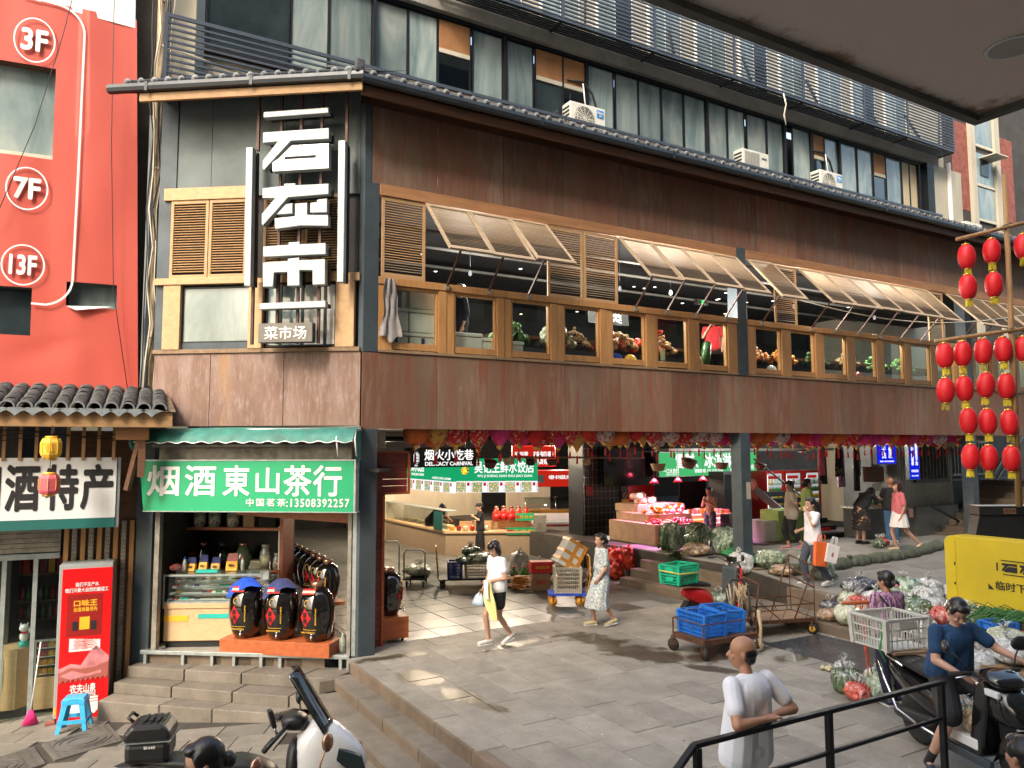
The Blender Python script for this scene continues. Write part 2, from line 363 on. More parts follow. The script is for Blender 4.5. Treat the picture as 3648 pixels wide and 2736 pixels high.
print_cloth('floral_black', (.015, .012, .015), (.45, .26, .14), 9, thr=(.58, .62))
print_cloth('camo_shorts', (.02, .022, .03), (.12, .12, .13), 16)
# ------------------------------------------------------------------ geometry helpers
def MX(loc=(0, 0, 0), rz=0., rx=0., ry=0.):
    return Matrix.Translation(Vector(loc)) @ Euler((R(rx), R(ry), R(rz)), 'XYZ').to_matrix().to_4x4()
I4 = Matrix.Identity(4)
WM = {}          # world matrix of every object made here
def link(o, parent=None, M=None):
    M = (M or I4).copy(); COL.objects.link(o); WM[o.name] = M
    if parent is not None:
        o.parent = parent; o.matrix_basis = WM[parent.name].inverted() @ M
    else: o.matrix_basis = M
    return o
def thing(name, label, cat, loc=(0, 0, 0), rz=0, group=None, M=None):
    o = bpy.data.objects.new(name, None); o.empty_display_size = .1
    link(o, None, M if M is not None else MX(loc, rz)); o['label'] = label; o['category'] = cat
    if group: o['group'] = group
    return o
def tag(o, label, cat, group=None):
    o['label'] = label; o['category'] = cat
    if group: o['group'] = group
    return o
def wm(o): return WM[o.name]
class MB:
    def __init__(s): s.v = []; s.f = []; s.m = []; s.T = None; s.smooth = []
    def add(s, vs, fs, m=0, sm=False):
        n = len(s.v)
        for p in vs:
            p = Vector(p)
            if s.T is not None: p = s.T @ p
            s.v.append(tuple(p))
        for f in fs: s.f.append(tuple(n+i for i in f)); s.m.append(m); s.smooth.append(sm)
        return s
    def box(s, x0, x1, y0, y1, z0, z1, m=0):
        return s.add([(x0, y0, z0), (x1, y0, z0), (x1, y1, z0), (x0, y1, z0), (x0, y0, z1), (x1, y0, z1), (x1, y1, z1), (x0, y1, z1)],
                     [(0, 3, 2, 1), (4, 5, 6, 7), (0, 1, 5, 4), (1, 2, 6, 5), (2, 3, 7, 6), (3, 0, 4, 7)], m)
    def bar(s, a, b, w, h, m=0, up=(0, 0, 1)):
        a = Vector(a); b = Vector(b); d = (b-a).normalized(); u = Vector(up)
        if abs(d.dot(u)) > .98: u = Vector((0, 1, 0))
        r = d.cross(u).normalized()*w/2; u2 = r.cross(d).normalized()*h/2
        c = [a-r-u2, a+r-u2, a+r+u2, a-r+u2, b-r-u2, b+r-u2, b+r+u2, b-r+u2]
        return s.add(c, [(0, 3, 2, 1), (4, 5, 6, 7), (0, 1, 5, 4), (1, 2, 6, 5), (2, 3, 7, 6), (3, 0, 4, 7)][:6], m)
    def tube(s, pts, r, n=8, m=0, closed=False, cap=True, sq=1., sm=True):
        pts = [Vector(p) for p in pts]; k = len(pts); rs = r if isinstance(r, (list, tuple)) else [r]*k
        vs = []; fs = []; ref = None
        for i, p in enumerate(pts):
            if closed: d = pts[(i+1) % k]-pts[i-1]
            else: d = pts[min(i+1, k-1)]-pts[max(i-1, 0)]
            d = d.normalized() if d.length > 1e-9 else Vector((0, 0, 1))
            if ref is None: ref = Vector((0, 0, 1)) if abs(d.z) < .9 else Vector((1, 0, 0))
            a = (ref-d*ref.dot(d)).normalized(); ref = a; b = d.cross(a)
            for j in range(n):
                t = 2*pi*j/n; vs.append(p+a*cos(t)*rs[i]+b*sin(t)*rs[i]*sq)
        for i in range(k if closed else k-1):
            for j in range(n):
                a0 = i*n+j; a1 = i*n+(j+1) % n; b0 = ((i+1) % k)*n+j; b1 = ((i+1) % k)*n+(j+1) % n
                fs.append((a0, a1, b1, b0))
        if cap and not closed: fs.append(tuple(range(n-1, -1, -1))); fs.append(tuple(range((k-1)*n, k*n)))
        return s.add(vs, fs, m, sm)
    def lathe(s, prof, n=16, c=(0, 0, 0), m=0, sm=True, sx=1., sy=1., M=None):
        vs = []; fs = []; k = len(prof)
        for (r, z) in prof:
            for j in range(n):
                t = 2*pi*j/n; p = Vector((r*cos(t)*sx, r*sin(t)*sy, z))
                if M is not None: p = M @ p
                vs.append(p+Vector(c))
        for i in range(k-1):
            for j in range(n): fs.append((i*n+j, i*n+(j+1) % n, (i+1)*n+(j+1) % n, (i+1)*n+j))
        if prof[0][0] > 1e-6: fs.append(tuple(range(n-1, -1, -1)))
        if prof[-1][0] > 1e-6: fs.append(tuple(range((k-1)*n, k*n)))
        return s.add(vs, fs, m, sm)
    def prism(s, poly, a0, a1, axis='y', m=0, sm=False):
        # poly in the plane across the axis, extruded from a0 to a1
        def P(u, v, a): return (u, a, v) if axis == 'y' else ((a, u, v) if axis == 'x' else (u, v, a))
        n = len(poly); vs = [P(u, v, a0) for u, v in poly]+[P(u, v, a1) for u, v in poly]
        area = sum(poly[i][0]*poly[(i+1) % n][1]-poly[(i+1) % n][0]*poly[i][1] for i in range(n))
        flip = (area < 0) ^ (a1 < a0) ^ (axis == 'y')
        fr = tuple(range(n-1, -1, -1)); bk = tuple(range(n, 2*n))
        fs = [fr, bk]+[(i, (i+1) % n, n+(i+1) % n, n+i) for i in range(n)]
        if flip: fs = [tuple(reversed(f)) for f in fs]
        return s.add(vs, fs, m, sm)
    def ell(s, c, r, M=None, nu=12, nv=8, m=0):
        r = r if isinstance(r, (tuple, list)) else (r, r, r)
        vs = []; fs = []
        for i in range(nv+1):
            ph = pi*i/nv-pi/2
            for j in range(nu):
                t = 2*pi*j/nu; p = Vector((r[0]*cos(ph)*cos(t), r[1]*cos(ph)*sin(t), r[2]*sin(ph)))
                if M is not None: p = M @ p
                vs.append(p+Vector(c))
        for i in range(nv):
            for j in range(nu): fs.append((i*nu+j, i*nu+(j+1) % nu, (i+1)*nu+(j+1) % nu, (i+1)*nu+j))
        return s.add(vs, fs, m, True)
    def mesh(s, name, mats):
        me = bpy.data.meshes.new(name); me.from_pydata(s.v, [], s.f)
        for k in (mats if isinstance(mats, (list, tuple)) else [mats]): me.materials.append(G(k) if isinstance(k, str) else k)
        me.polygons.foreach_set('material_index', s.m); me.polygons.foreach_set('use_smooth', s.smooth); me.update()
        return me
    def B(s, name, mats, parent=None, M=None, bv=0, kind=None, label=None):
        o = bpy.data.objects.new(name, s.mesh(name, mats)); link(o, parent, M)
        if bv:
            b = o.modifiers.new('edge', 'BEVEL'); b.width = bv; b.segments = 2; b.limit_method = 'ANGLE'; b.angle_limit = R(40)
        if kind: o['kind'] = kind
        if label: o['label'] = label
        return o
def inst(me, name, parent, M): return link(bpy.data.objects.new(name, me), parent, M)
def bx(name, mat, x0, x1, y0, y1, z0, z1, parent=None, M=None, bv=0, kind=None, label=None):
    return MB().box(x0, x1, y0, y1, z0, z1).B(name, mat, parent, M, bv, kind, label)
def copy_tree(root, M, label=None):
    def rec(o, par):
        c = o.copy(); COL.objects.link(c)
        if par is None: c.parent = None; c.matrix_basis = M; WM[c.name] = M.copy()
        else: c.parent = par; c.matrix_basis = o.matrix_basis.copy(); WM[c.name] = WM[par.name] @ o.matrix_basis
        for ch in KIDS.get(o.name, []): rec(ch, c)
        return c
    KIDS = {}
    for o in COL.objects:
        if o.parent: KIDS.setdefault(o.parent.name, []).append(o)
    c = rec(root, None)
    if label: c['label'] = label
    return c
TMP = bpy.data.scenes.new('tmp')
def evalmesh(o):
    TMP.collection.objects.link(o)
    TMP.view_layers[0].update(); dg = TMP.view_layers[0].depsgraph
    me = bpy.data.meshes.new_from_object(o.evaluated_get(dg), depsgraph=dg)
    TMP.collection.objects.unlink(o)
    return me
TXT = {}
def text(body, mat, w, h, M, parent=None, name='lettering', bold=.0, ext=.003, keep=False, vert=False, space=1.):
    """lettering that fills a w x h box centred on M, standing in M's local XZ plane and facing -Y"""
    k = (body, vert, space)
    if k not in TXT:
        cu = bpy.data.curves.new('lettering', 'FONT'); cu.body = '\n'.join(body) if vert else body
        cu.size = 1; cu.extrude = .5; cu.align_x = 'CENTER'; cu.space_line = .9 if vert else 1; cu.space_character = space
        cu.resolution_u = 3
        o = bpy.data.objects.new('t', cu); me = evalmesh(o); bpy.data.objects.remove(o)
        TXT[k] = [v.co.copy() for v in me.vertices], [tuple(p.vertices) for p in me.polygons]
        bpy.data.meshes.remove(me)
    vs, fs = TXT[k]
    x0 = min(v.x for v in vs); x1 = max(v.x for v in vs); y0 = min(v.y for v in vs); y1 = max(v.y for v in vs)
    sx = w/(x1-x0); sy = h/(y1-y0)
    if keep: sx = sy = min(sx, sy)
    mb = MB(); rb = bold*1.1
    for q, (dx, dy) in enumerate([(0, 0)] if not bold else [(0, 0), (rb, 0), (-rb, 0), (0, rb), (0, -rb), (rb*.7, rb*.7), (-rb*.7, -rb*.7), (rb*.7, -rb*.7), (-rb*.7, rb*.7)]):
        mb.add([((v.x+dx-(x0+x1)/2)*sx, -(ext+q*.0002)*(1 if v.z > 0 else 0), (v.y+dy-(y0+y1)/2)*sy) for v in vs], fs)
    return mb.B(name, mat, parent, M)
def remesh(mb, name, mat, parent, M, voxel=.012, smooth=3, factor=.5, decim=0, kind=None):
    me = mb.mesh(name, mat); o = bpy.data.objects.new('t', me)
    r = o.modifiers.new('r', 'REMESH'); r.mode = 'VOXEL'; r.voxel_size = voxel; r.use_smooth_shade = True
    if smooth: s = o.modifiers.new('s', 'SMOOTH'); s.iterations = smooth; s.factor = factor
    if decim: d = o.modifiers.new('d', 'DECIMATE'); d.ratio = decim
    e = evalmesh(o); bpy.data.objects.remove(o)
    e.materials.clear(); e.materials.append(G(mat)); e.name = name
    for p in e.polygons: p.use_smooth = True
    ob = bpy.data.objects.new(name, e); link(ob, parent, M)
    if kind: ob['kind'] = kind
    return ob
def capsule(mb, p0, p1, r0, r1, n=12, flat=1., up=None):
    """tapered limb with rounded ends; flat < 1 squashes it along `up`"""
    p0 = Vector(p0); p1 = Vector(p1); d = p1-p0; L = d.length
    if L < 1e-6: d = Vector((0, 0, 1)); L = 1e-6
    d = d.normalized(); u = Vector(up) if up else (Vector((0, 1, 0)) if abs(d.y) < .9 else Vector((1, 0, 0)))
    b = (u-d*u.dot(d)).normalized(); a = b.cross(d)
    rings = []
    for i in range(4): t = pi/2*i/4; rings.append((p0-d*r0*cos(t), r0*sin(t)))
    for i in range(5): t = i/4; rings.append((p0+d*L*t, r0+(r1-r0)*t))
    for i in range(1, 5): t = pi/2*i/4; rings.append((p1+d*r1*sin(t), r1*cos(t)))
    vs = []; fs = []
    for c, r in rings:
        r = max(r, 1e-4)
        for j in range(n): t = 2*pi*j/n; vs.append(c+a*cos(t)*r+b*sin(t)*r*flat)
    k = len(rings)
    for i in range(k-1):
        for j in range(n): fs.append((i*n+j, i*n+(j+1) % n, (i+1)*n+(j+1) % n, (i+1)*n+j))
    fs.append(tuple(range(n-1, -1, -1))); fs.append(tuple(range((k-1)*n, k*n)))
    return mb.add(vs, fs, 0, True)
# ------------------------------------------------------------------ frames of the place
YF = 11.43                                            # plane of the long facade
LF = MX((4.0, YF, 0), -36.5)                          # short facade: local x runs towards the corner, y into the building
RB = MX((1.1, 13.6, 0), -7)                           # red-clad neighbour
def zst(x, y): return -.48+.0446*(x-3.24)-.0466*(y-9)     # sloping street
def zup(y): return .72 if y > 11.4 else max(.3, .72-.125*(11.4-y))
def struct(o): o['kind'] = 'structure'; return o
rnd = random.Random(3); ru = rnd.uniform; rc = rnd.choice; rr0 = rnd.random
# far ground
mb = MB(); mb.add([(-60, -60, -2.0), (90, -60, -2.0), (90, 90, -2.0), (-60, 90, -2.0)], [(0, 1, 2, 3)])
struct(mb.B('ground', 'concrete'))
# sloping street
st = MB(); XS = [-14, 3.26]; YS = [-6, 16]
st.add([(x, y, zst(x, y)-.02) for x, y in ((XS[0], YS[0]), (XS[1], YS[0]), (XS[1], YS[1]), (XS[0], YS[1]))], [(0, 1, 2, 3)])
street = struct(st.B('street', 'joint'))
def slab(parent, poly, zf, mat, name='paving_stone', th=.05, lift=None, M=None):
    lift = ru(-.003, .003) if lift is None else lift
    n = len(poly); g = .009; cx = sum(p[0] for p in poly)/n; cy = sum(p[1] for p in poly)/n
    q = []
    for x, y in poly:
        d = math.hypot(x-cx, y-cy); k = 1-g*1.3/max(d, .1); q.append((cx+(x-cx)*k, cy+(y-cy)*k))
    top = [(x, y, zf(x, y)+lift) for x, y in q]; e = .006
    mid = [(cx+(x-cx)*1.012, cy+(y-cy)*1.012, z-e) for x, y, z in top]; bot = [(x, y, z-th) for x, y, z in mid]
    fs = [tuple(range(n))]+[(n+i, n+(i+1) % n, (i+1) % n, i) for i in range(n)]+[(2*n+i, 2*n+(i+1) % n, n+(i+1) % n, n+i) for i in range(n)]
    return MB().add(top+mid+bot, fs).B(name, mat, parent, M)
# street slabs, laid askew
ang = R(-28); ca, sa = cos(ang), sin(ang)
covers = [((-.05, 12.24), (.76, 12.57), (.88, 11.61), (.11, 11.38)), ((-1.15, 11.75), (-.13, 12.2), (.02, 11.33), (-1.0, 10.9))]
for i in range(-9, 16):
    for j in range(-7, 12):
        a0 = i*.62; b0 = j*.46; off = .31*(j % 2)
        c = [(1.4+(a0+off+da)*ca-(b0+db)*sa, 10.6+(a0+off+da)*sa+(b0+db)*ca) for da, db in ((0, 0), (.62, 0), (.62, .46), (0, .46))]
        cx = sum(p[0] for p in c)/4; cy = sum(p[1] for p in c)/4
        if max(p[0] for p in c) > 3.22 or cy > 13.9+(-.12)*(cx-1.1) or cx < -3.4 or cy < 6.6: continue
        if any(abs(cx-sum(p[0] for p in q)/4) < .45 and abs(cy-sum(p[1] for p in q)/4) < .45 for q in covers): continue
        if cx > .65 and cy > 12.6-(cx-.65)*.85: continue
        slab(street, c, zst, 'street_stone')
# strip along the kerb foot
for k in range(8):
    slab(street, [(2.86, 5.2+k*.72), (3.24, 5.2+k*.72), (3.24, 5.92+k*.72), (2.86, 5.92+k*.72)], lambda x, y: zst(x, y)+.004, 'street_stone')
for q, lb in zip(covers, ('iron manhole cover with ring pattern beside the blue stool', 'iron manhole cover cut by the picture edge, without stool near it')):
    t = MB(); cx = sum(p[0] for p in q)/4; cy = sum(p[1] for p in q)/4
    mc = thing('manhole_cover', lb, 'manhole cover', (cx, cy, zst(cx, cy)))
    slab(mc, list(q), lambda x, y: zst(x, y)+.012, 'cover_iron', 'plate')
    rr = MB()
    for r_ in (.16, .25, .31):
        rr.tube([(cx+r_*1.1*cos(a*R(15)), cy+r_*sin(a*R(15)), zst(cx+r_*1.1*cos(a*R(15)), cy+r_*sin(a*R(15)))+.016) for a in range(24)], .008, 4, closed=True)
    rr.B('ring', 'cover_iron', mc)
    st_ = MB()
    for a in range(9):
        for b in range(7):
            u, v_ = (a+.8)/9.6, (b+.8)/7.6
            x = (q[0][0]*(1-u)+q[1][0]*u)*v_+(q[3][0]*(1-u)+q[2][0]*u)*(1-v_); y = (q[0][1]*(1-u)+q[1][1]*u)*v_+(q[3][1]*(1-u)+q[2][1]*u)*(1-v_)
            if math.hypot(x-cx, y-cy) < .33: continue
            st_.box(x-.018, x+.018, y-.018, y+.018, zst(x, y)+.008, zst(x, y)+.018)
    st_.B('studs', 'cover_iron', mc, kind='stuff')
# plaza: block, slabs, kerb steps down to the street
plaza = struct(bx('plaza', 'joint', 3.84, 11.2, -3, 11.36, -.6, -.03))
y = None
for i in range(16):
    x0 = 3.83+.30 if i else 3.83; x0 = 3.83 if i == 0 else 4.16+(i-1)*.468; x1 = 4.16+i*.468 if i else 4.16
    x1 = min(x1, 11.2)
    if x0 >= 11.19: continue
    off = ru(0, 1.0); yy = 11.36
    while yy > 3.2:
        L = rc((.82, .95, 1.1)) if yy < 11.3 else ru(.5, 1.)
        slab(plaza, [(x0, max(3.0, yy-L)), (x1, max(3.0, yy-L)), (x1, yy), (x0, yy)], lambda x, y: 0, 'plaza_stone'); yy -= L
bx('wet_strip', 'wet_mat', 9.75, 11.05, 6.2, 8.75, .0, .008, plaza)
steps = struct(bx('plaza_steps', 'joint', 3.26, 3.83, -3, 11.1, -.7, -.36))
for k, (xa, xb, z1, z0_) in enumerate(((3.52, 3.83, -.16, -.36), (3.21, 3.52, -.32, -.60))):
    yy = 11.05 - k*.1
    while yy > 3.5:
        L = ru(.85, 1.1); p = slab(steps, [(xa, yy-L), (xb+.01, yy-L), (xb+.01, yy), (xa, yy)], lambda x, y, z1=z1: z1, 'step_stone', 'step_block', .04); bx('riser', 'kerb_brown', xa+.004, xa+.05, yy-L+.01, yy-.01, z1-.16, z1-.035, steps); yy -= L
yy = 11.18
while yy > 3.5:
    L = ru(.9, 1.1); bx('kerb_stone', 'kerb_brown', 3.80, 3.95, yy-L+.008, yy, -.165, -.002, steps, bv=.012); yy -= L
bx('step_stone', 'step_stone', 3.3, 3.82, 11.02, 11.16, -.34, -.17, steps, bv=.01)
# corner stairs up to the wine shop, in world coordinates (left/right ends measured on the treads)
stair = struct(MB().prism([(1.35, 13.6), (3.9, 11.55), (3.62, 11.35), (1.2, 13.4)], -.9, -.22, 'z').B('shop_steps', 'joint'))
def poly_block(poly, z0_, z1, mat, name='step_block', parent=None, bv=.012):
    return MB().prism(poly, z0_, z1, 'z').B(name, mat, parent, None, bv)
def lerp(a, b, t): return tuple(a[i]+(b[i]-a[i])*t for i in range(len(a)))
rows = [((1.02, 13.34), (3.52, 11.10), (1.32, 13.62), (4.0, 11.42), -.18, -.345, (0, .29, .57, .84, 1)),
        ((.83, 13.15), (3.22, 10.84), (1.05, 13.40), (3.6, 11.2), -.34, -.505, (0, .30, .60, .87, 1)),
        ((.62, 12.88), (2.68, 11.01), (.90, 13.25), (3.15, 11.15), -.50, -.95, (0, .36, .66, 1))]
for fl, fr_, bl, br, z1, z0_, ts in rows:
    for a, b in zip(ts[:-1], ts[1:]):
        g = .003
        poly_block([lerp(fl, fr_, a+g), lerp(fl, fr_, b-g), lerp(bl, br, b-g), lerp(bl, br, a+g)], z0_+ru(0, .004), z1+ru(-.004, .004), 'step_stone', 'step_block', stair)
# market hall floor with paving tiles
hall = struct(bx('market_floor', 'joint', 3.9, 14.0, 11.34, 31, -.3, -.03))
yb = [11.34, 11.88, 12.46]+[12.46+.62*k for k in range(1, 16)]
for r_ in range(len(yb)-1):
    off = 0 if r_ else .3
    for c in range(-1, 13):
        x0 = 4.36+.625*c+off; x1 = x0+.625
        x0 = max(x0, 4.25); x1 = min(x1, 11.15 if yb[r_] < 14.2 else 12.2)
        if x1-x0 < .1: continue
        pale = (r_ == 1 and c in (1, 2, 4, 7)) or (r_ == 2 and c in (2, 3, 5)) or (r_ == 1 and c == 9)
        slab(hall, [(x0, yb[r_]), (x1, yb[r_]), (x1, yb[r_+1]), (x0, yb[r_+1])], lambda x, y: .002, 'hall_tile_pale' if pale else ('plaza_stone' if r_ == 0 else 'hall_tile'), 'floor_tile')
bx('floor_far', 'hall_tile', 4.2, 13.9, yb[-1], 31, -.02, .0, hall)
# raised walkway with its steps
walk = struct(MB().add([(12.02, 11.4, .69), (40, 11.4, .69), (40, 31, .69), (12.02, 31, .69), (12.02, 8.0, .27), (40, 8.0, .27), (40, 3, .27), (12.02, 3, .27),
      (12.02, 11.4, -.2), (12.02, 31, -.2), (12.02, 8.0, -.2), (12.02, 3, -.2)], [(0, 1, 2, 3), (4, 5, 1, 0), (7, 6, 5, 4), (3, 9, 8, 0), (0, 8, 10, 4), (4, 10, 11, 7)]).B('walkway', 'joint'))
lw = struct(bx('lower_walk', 'joint', 11.32, 12.02, 3, 14.3, -.2, .13))
for row in range(9):
    ya = 10.75-row*.46; yb_ = ya-.46; x = 12.04+(.4 if row % 2 else 0)-.4
    while x < 19:
        x1 = x+rc((.8, .95, 1.1)); xa = max(x, 12.04)
        if x1 > xa+.1: slab(walk, [(xa, yb_), (x1, yb_), (x1, ya), (xa, ya)], lambda x, y: zup(y)-.005+.02*0, 'deck_stone')
        x = x1
for row in range(6):
    ya = 10.75+row*.75; x = 12.04+(.5 if row % 2 else 0)-.5
    while x < 22:
        x1 = x+1.2; xa = max(x, 12.04)
        slab(walk, [(xa, ya), (x1, ya), (x1, ya+.75), (xa, ya+.75)], lambda x, y: zup(y)-.004, 'deck_stone' if ya < 14 else 'purple_floor', 'floor_tile'); x = x1
yy = 14.2
while yy > 3.2:      # kerb and the lower tread
    L = ru(.9, 1.15)
    bx('kerb_stone', 'kerb_brown', 11.18, 11.40, yy-L+.008, yy, -.02, .165, lw, bv=.012)
    bx('tread', 'step_stone', 11.405, 12.0, yy-L+.008, yy, .06, .158, lw)
    if yy < 11.0: bx('kerb_stone', 'kerb_brown', 11.93, 12.12, yy-L+.008, yy, .0, zup(yy-L/2)-.0, lw, bv=.012)
    yy -= L
for k, (xa, z1) in enumerate(((11.5, .34), (11.8, .52), (12.08, .70))):
    yy = 14.2
    while yy > 11.2:
        L = ru(.9, 1.15); bx('step_block', 'kerb_brown', xa, xa+.34, max(11.0, yy-L+.008), yy, z1-.2, z1, lw, bv=.012); yy -= L
# ================================================================== MARKET BUILDING
bld = thing('market_building', 'two storey market hall faced in rusted steel with timber shutters and a louvred balcony', 'building', (4.0, YF, 0))
XR = 26.6
# structural slabs and dark shell
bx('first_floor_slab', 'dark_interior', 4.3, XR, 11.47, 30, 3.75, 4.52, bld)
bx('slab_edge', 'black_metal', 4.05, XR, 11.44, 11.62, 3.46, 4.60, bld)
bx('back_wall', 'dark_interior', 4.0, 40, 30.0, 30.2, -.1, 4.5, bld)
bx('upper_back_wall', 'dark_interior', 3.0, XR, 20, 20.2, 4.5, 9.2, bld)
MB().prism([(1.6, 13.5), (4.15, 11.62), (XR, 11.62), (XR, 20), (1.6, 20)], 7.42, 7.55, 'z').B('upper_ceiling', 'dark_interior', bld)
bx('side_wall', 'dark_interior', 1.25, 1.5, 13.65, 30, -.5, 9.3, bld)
# corten panels of the long face
sX = [4.0]+[5.275+1.268*k for k in range(0, 18)]
for i in range(len(sX)-1):
    g = .004
    bx('corten_panel', 'corten', sX[i]+g, sX[i+1]-g, YF-.03, YF+.0, 3.42, 4.62, bld, bv=.003)
    bx('corten_panel', 'corten_shaded' if sX[i] < 9.5 else 'corten', sX[i]+g+(.12 if i == 0 else 0), sX[i+1]-g, YF-.02, YF+.0, 7.335, 8.60, bld, bv=.003)  # near upper panels get a darker rust tone in place of their shade
for a, b in ((-3.40, -2.45), (-2.45, -1.24), (-1.24, -.004)):
    bx('corten_panel', 'corten_pale', a+.004, b-.004, -.03, 0, 3.47, 4.62, bld, LF, bv=.003)
bx('band_backing', 'black_metal', -3.42, -.05, .01, .2, 3.5, 4.6, bld, LF)
for a, b in ((-3.13, -2.55), (-2.55, -1.3), (-1.3, -.06)):
    bx('slate_panel', 'panel_slate', a+.004, b-.004, .0, .03, 7.18 if b < -1 else 7.15, 8.95, bld, LF)
# pillars
def pillar(pts, z0_, z1, mat='steel_grey'):
    return MB().prism(pts, z0_, z1, 'z').B('pillar', mat, bld, None, .008)
pillar([(3.99, 11.385), (4.26, 11.385), (4.26, 11.66), (4.05, 11.66), (3.93, 11.47)], -.1, 3.42)
pillar([(4.0, 11.39), (4.25, 11.39), (4.25, 11.66), (4.05, 11.66), (3.95, 11.46)], 4.62, 7.34)
pillar([(4.0, 11.40), (4.12, 11.40), (4.12, 11.6), (3.95, 11.47)], 7.34, 8.62)
for x in (12.2, 20.72):
    pillar([(x, 11.40), (x+.28, 11.40), (x+.28, 11.68), (x, 11.68)], .6, 3.42)
    pillar([(x, 11.38), (x+.28, 11.38), (x+.28, 11.66), (x, 11.66)], 4.62, 7.36)
bx('paint_patch', 'wall_cream', 12.33, 12.45, 11.394, 11.399, 2.05, 2.4, bld)
bx('pillar', 'steel_grey', -3.42, -3.13, -.02, .25, 4.62, 8.9, bld, LF, bv=.006)
bx('pillar', 'steel_grey', -3.62, -3.34, .0, .25, -.3, 3.45, bld, LF, bv=.006)
# timber beams
for a, b in ((4.25, 9.3), (9.3, 12.19), (12.49, 16.4), (16.4, 20.7), (21.0, XR)):
    bx('timber_beam', 'beam_wood', a+.003, b-.003, YF-.07, YF+.05, 7.145, 7.33, bld, bv=.006)
bx('timber_beam', 'pale_wood', -3.31, -1.9, -.07, .0, 7.125, 7.325, bld, LF, bv=.006)
# window row
def window_row(x_first, n, pitch=1.102, X0=4.25, X1=12.19):
    segs = []
    for i in range(n):
        a = x_first+i*pitch; b = a+.81; segs.append((a, b))
        m = MB(); m.box(a, b, YF-.02, YF+.06, 4.69, 4.80); m.box(a, b, YF-.02, YF+.06, 5.66, 5.71)
        m.box(a-.0, a+.035, YF-.015, YF+.06, 4.80, 5.66); m.box(b-.035, b, YF-.015, YF+.06, 4.80, 5.66)
        wdw = m.B('window', 'frame_wood', bld, bv=.004)
        bx('pane', 'glass', a+.035, b-.035, YF+.03, YF+.036, 4.80, 5.66, wdw)
    ed = [X0]+[v for s in segs for v in s]+[X1]
    for a, b in zip(ed[0::2], ed[1::2]):
        if b-a > .03:
            c = (a+b)/2 if b-a > .25 else None
            if c: bx('post_board', 'frame_wood', a+.002, c-.002, YF-.045, YF+.04, 4.66, 5.70, bld, bv=.004); bx('post_board', 'frame_wood', c+.002, b-.002, YF-.035, YF+.04, 4.66, 5.70, bld, bv=.004)
            else: bx('post_board', 'frame_wood', a+.002, b-.002, YF-.04, YF+.04, 4.66, 5.70, bld, bv=.004)
    bx('window_head', 'frame_wood', X0, X1, YF-.055, YF+.06, 5.712, 5.83, bld, bv=.005)
    x = X0
    while x < X1-.05:
        L = min(ru(2.2, 3.2), X1-x); bx('sill_board', 'grey_wood', x+.003, x+L-.003, YF-.05, YF+.05, 4.625, 4.672+ru(-.006, .006), bld, bv=.004); x += L
window_row(4.485, 7)
window_row(12.73, 7, 1.11, 12.49, 20.7)
window_row(21.15, 4, 1.11, 21.0, XR)
# louvred shutter leaves
SW, SH = .79, 1.31
def slat_mesh(w_, name='slat'):
    return MB().bar((.05, 0, 0), (w_-.05, 0, 0), .038, .008, up=(0, -.5, .87)).mesh(name, 'shutter_wood')
SLATS = {}
nslat = 0
def leaf(M, w_=SW, h=SH, aw=False, weather=0, rows=27):
    global nslat
    mt = 'awning_wood' if aw else 'shutter_wood'; mw = 'awning_weathered' if aw else 'shutter_weathered'
    m = MB(); m.box(.003, .052, -.018, .018, -h, 0); m.box(w_-.052, w_-.003, -.018, .018, -h, 0); m.box(.052, w_-.052, -.018, .018, -.06, 0); m.box(.052, w_-.052, -.018, .018, -h, -h+.085)
    lf = m.B('shutter', mt, bld, M, .003)
    z = -.085; dz = (h-.19)/rows; single = nslat < 285
    if single:
        key = (round(w_, 2), aw)
        if key not in SLATS:
            SLATS[key] = [MB().bar((.054, 0, 0), (w_-.054, 0, 0), .036, .008, up=(0, -.55, .83)).mesh('slat', k) for k in (mt, mw)]
    j = MB()
    for r_ in range(rows):
        zz = -.085-dz*(r_+.2)
        bad = weather and (r_ > rows-2-weather*ru(.6, 1.2))
        if single: inst(SLATS[key][1 if bad else 0], 'slat', lf, M @ MX((0, 0, zz), rx=0)); nslat += 1
        else: j.bar((.054, 0, zz), (w_-.054, 0, zz), .036, .008, 1 if bad else 0, up=(0, -.55, .83))
    if not single: j.B('slats', [mt, mw], lf, M, kind='stuff')
    return lf
for x in (-3.19, -2.54): leaf(LF @ MX((x, -.03, 7.125)), .645, 1.31)
for x in (-1.64, -.96): leaf(LF @ MX((x, .0, 7.15)), .68, 1.33)
leaf(MX((4.29, YF-.03, 7.14)), .76, 1.32, weather=4)
def awning(x0, n, w_=.79, rows=25):
    for k in range(n):
        a = -44+ru(-1.6, 1.6)
        leaf(MX((x0+k*w_, YF-.06, 7.12)) @ MX(rx=a), w_-.004, 1.31, True, 7, rows)
        xc = x0+(k+.5)*w_
        MB().bar((xc, YF-.06, 5.79), (xc+.02, YF-.68, 6.44), .028, .028).B('strut', 'steel_brown', bld)
        bx('bracket', 'galv', xc-.03, xc+.03, YF-.085, YF-.055, 5.74, 5.81, bld)
awning(5.04, 3)
for x in (7.44, 8.24): leaf(MX((x, YF-.03, 7.13)), .79, 1.33, weather=8)
awning(9.04, 4); awning(12.52, 1, .80)
leaf(MX((13.36, YF-.03, 7.12)), .72, 1.36, weather=3)
awning(14.1, 6, .825)
leaf(MX((19.08, YF-.03, 7.12)), .66, 1.34)
awning(19.85, 7, .80)
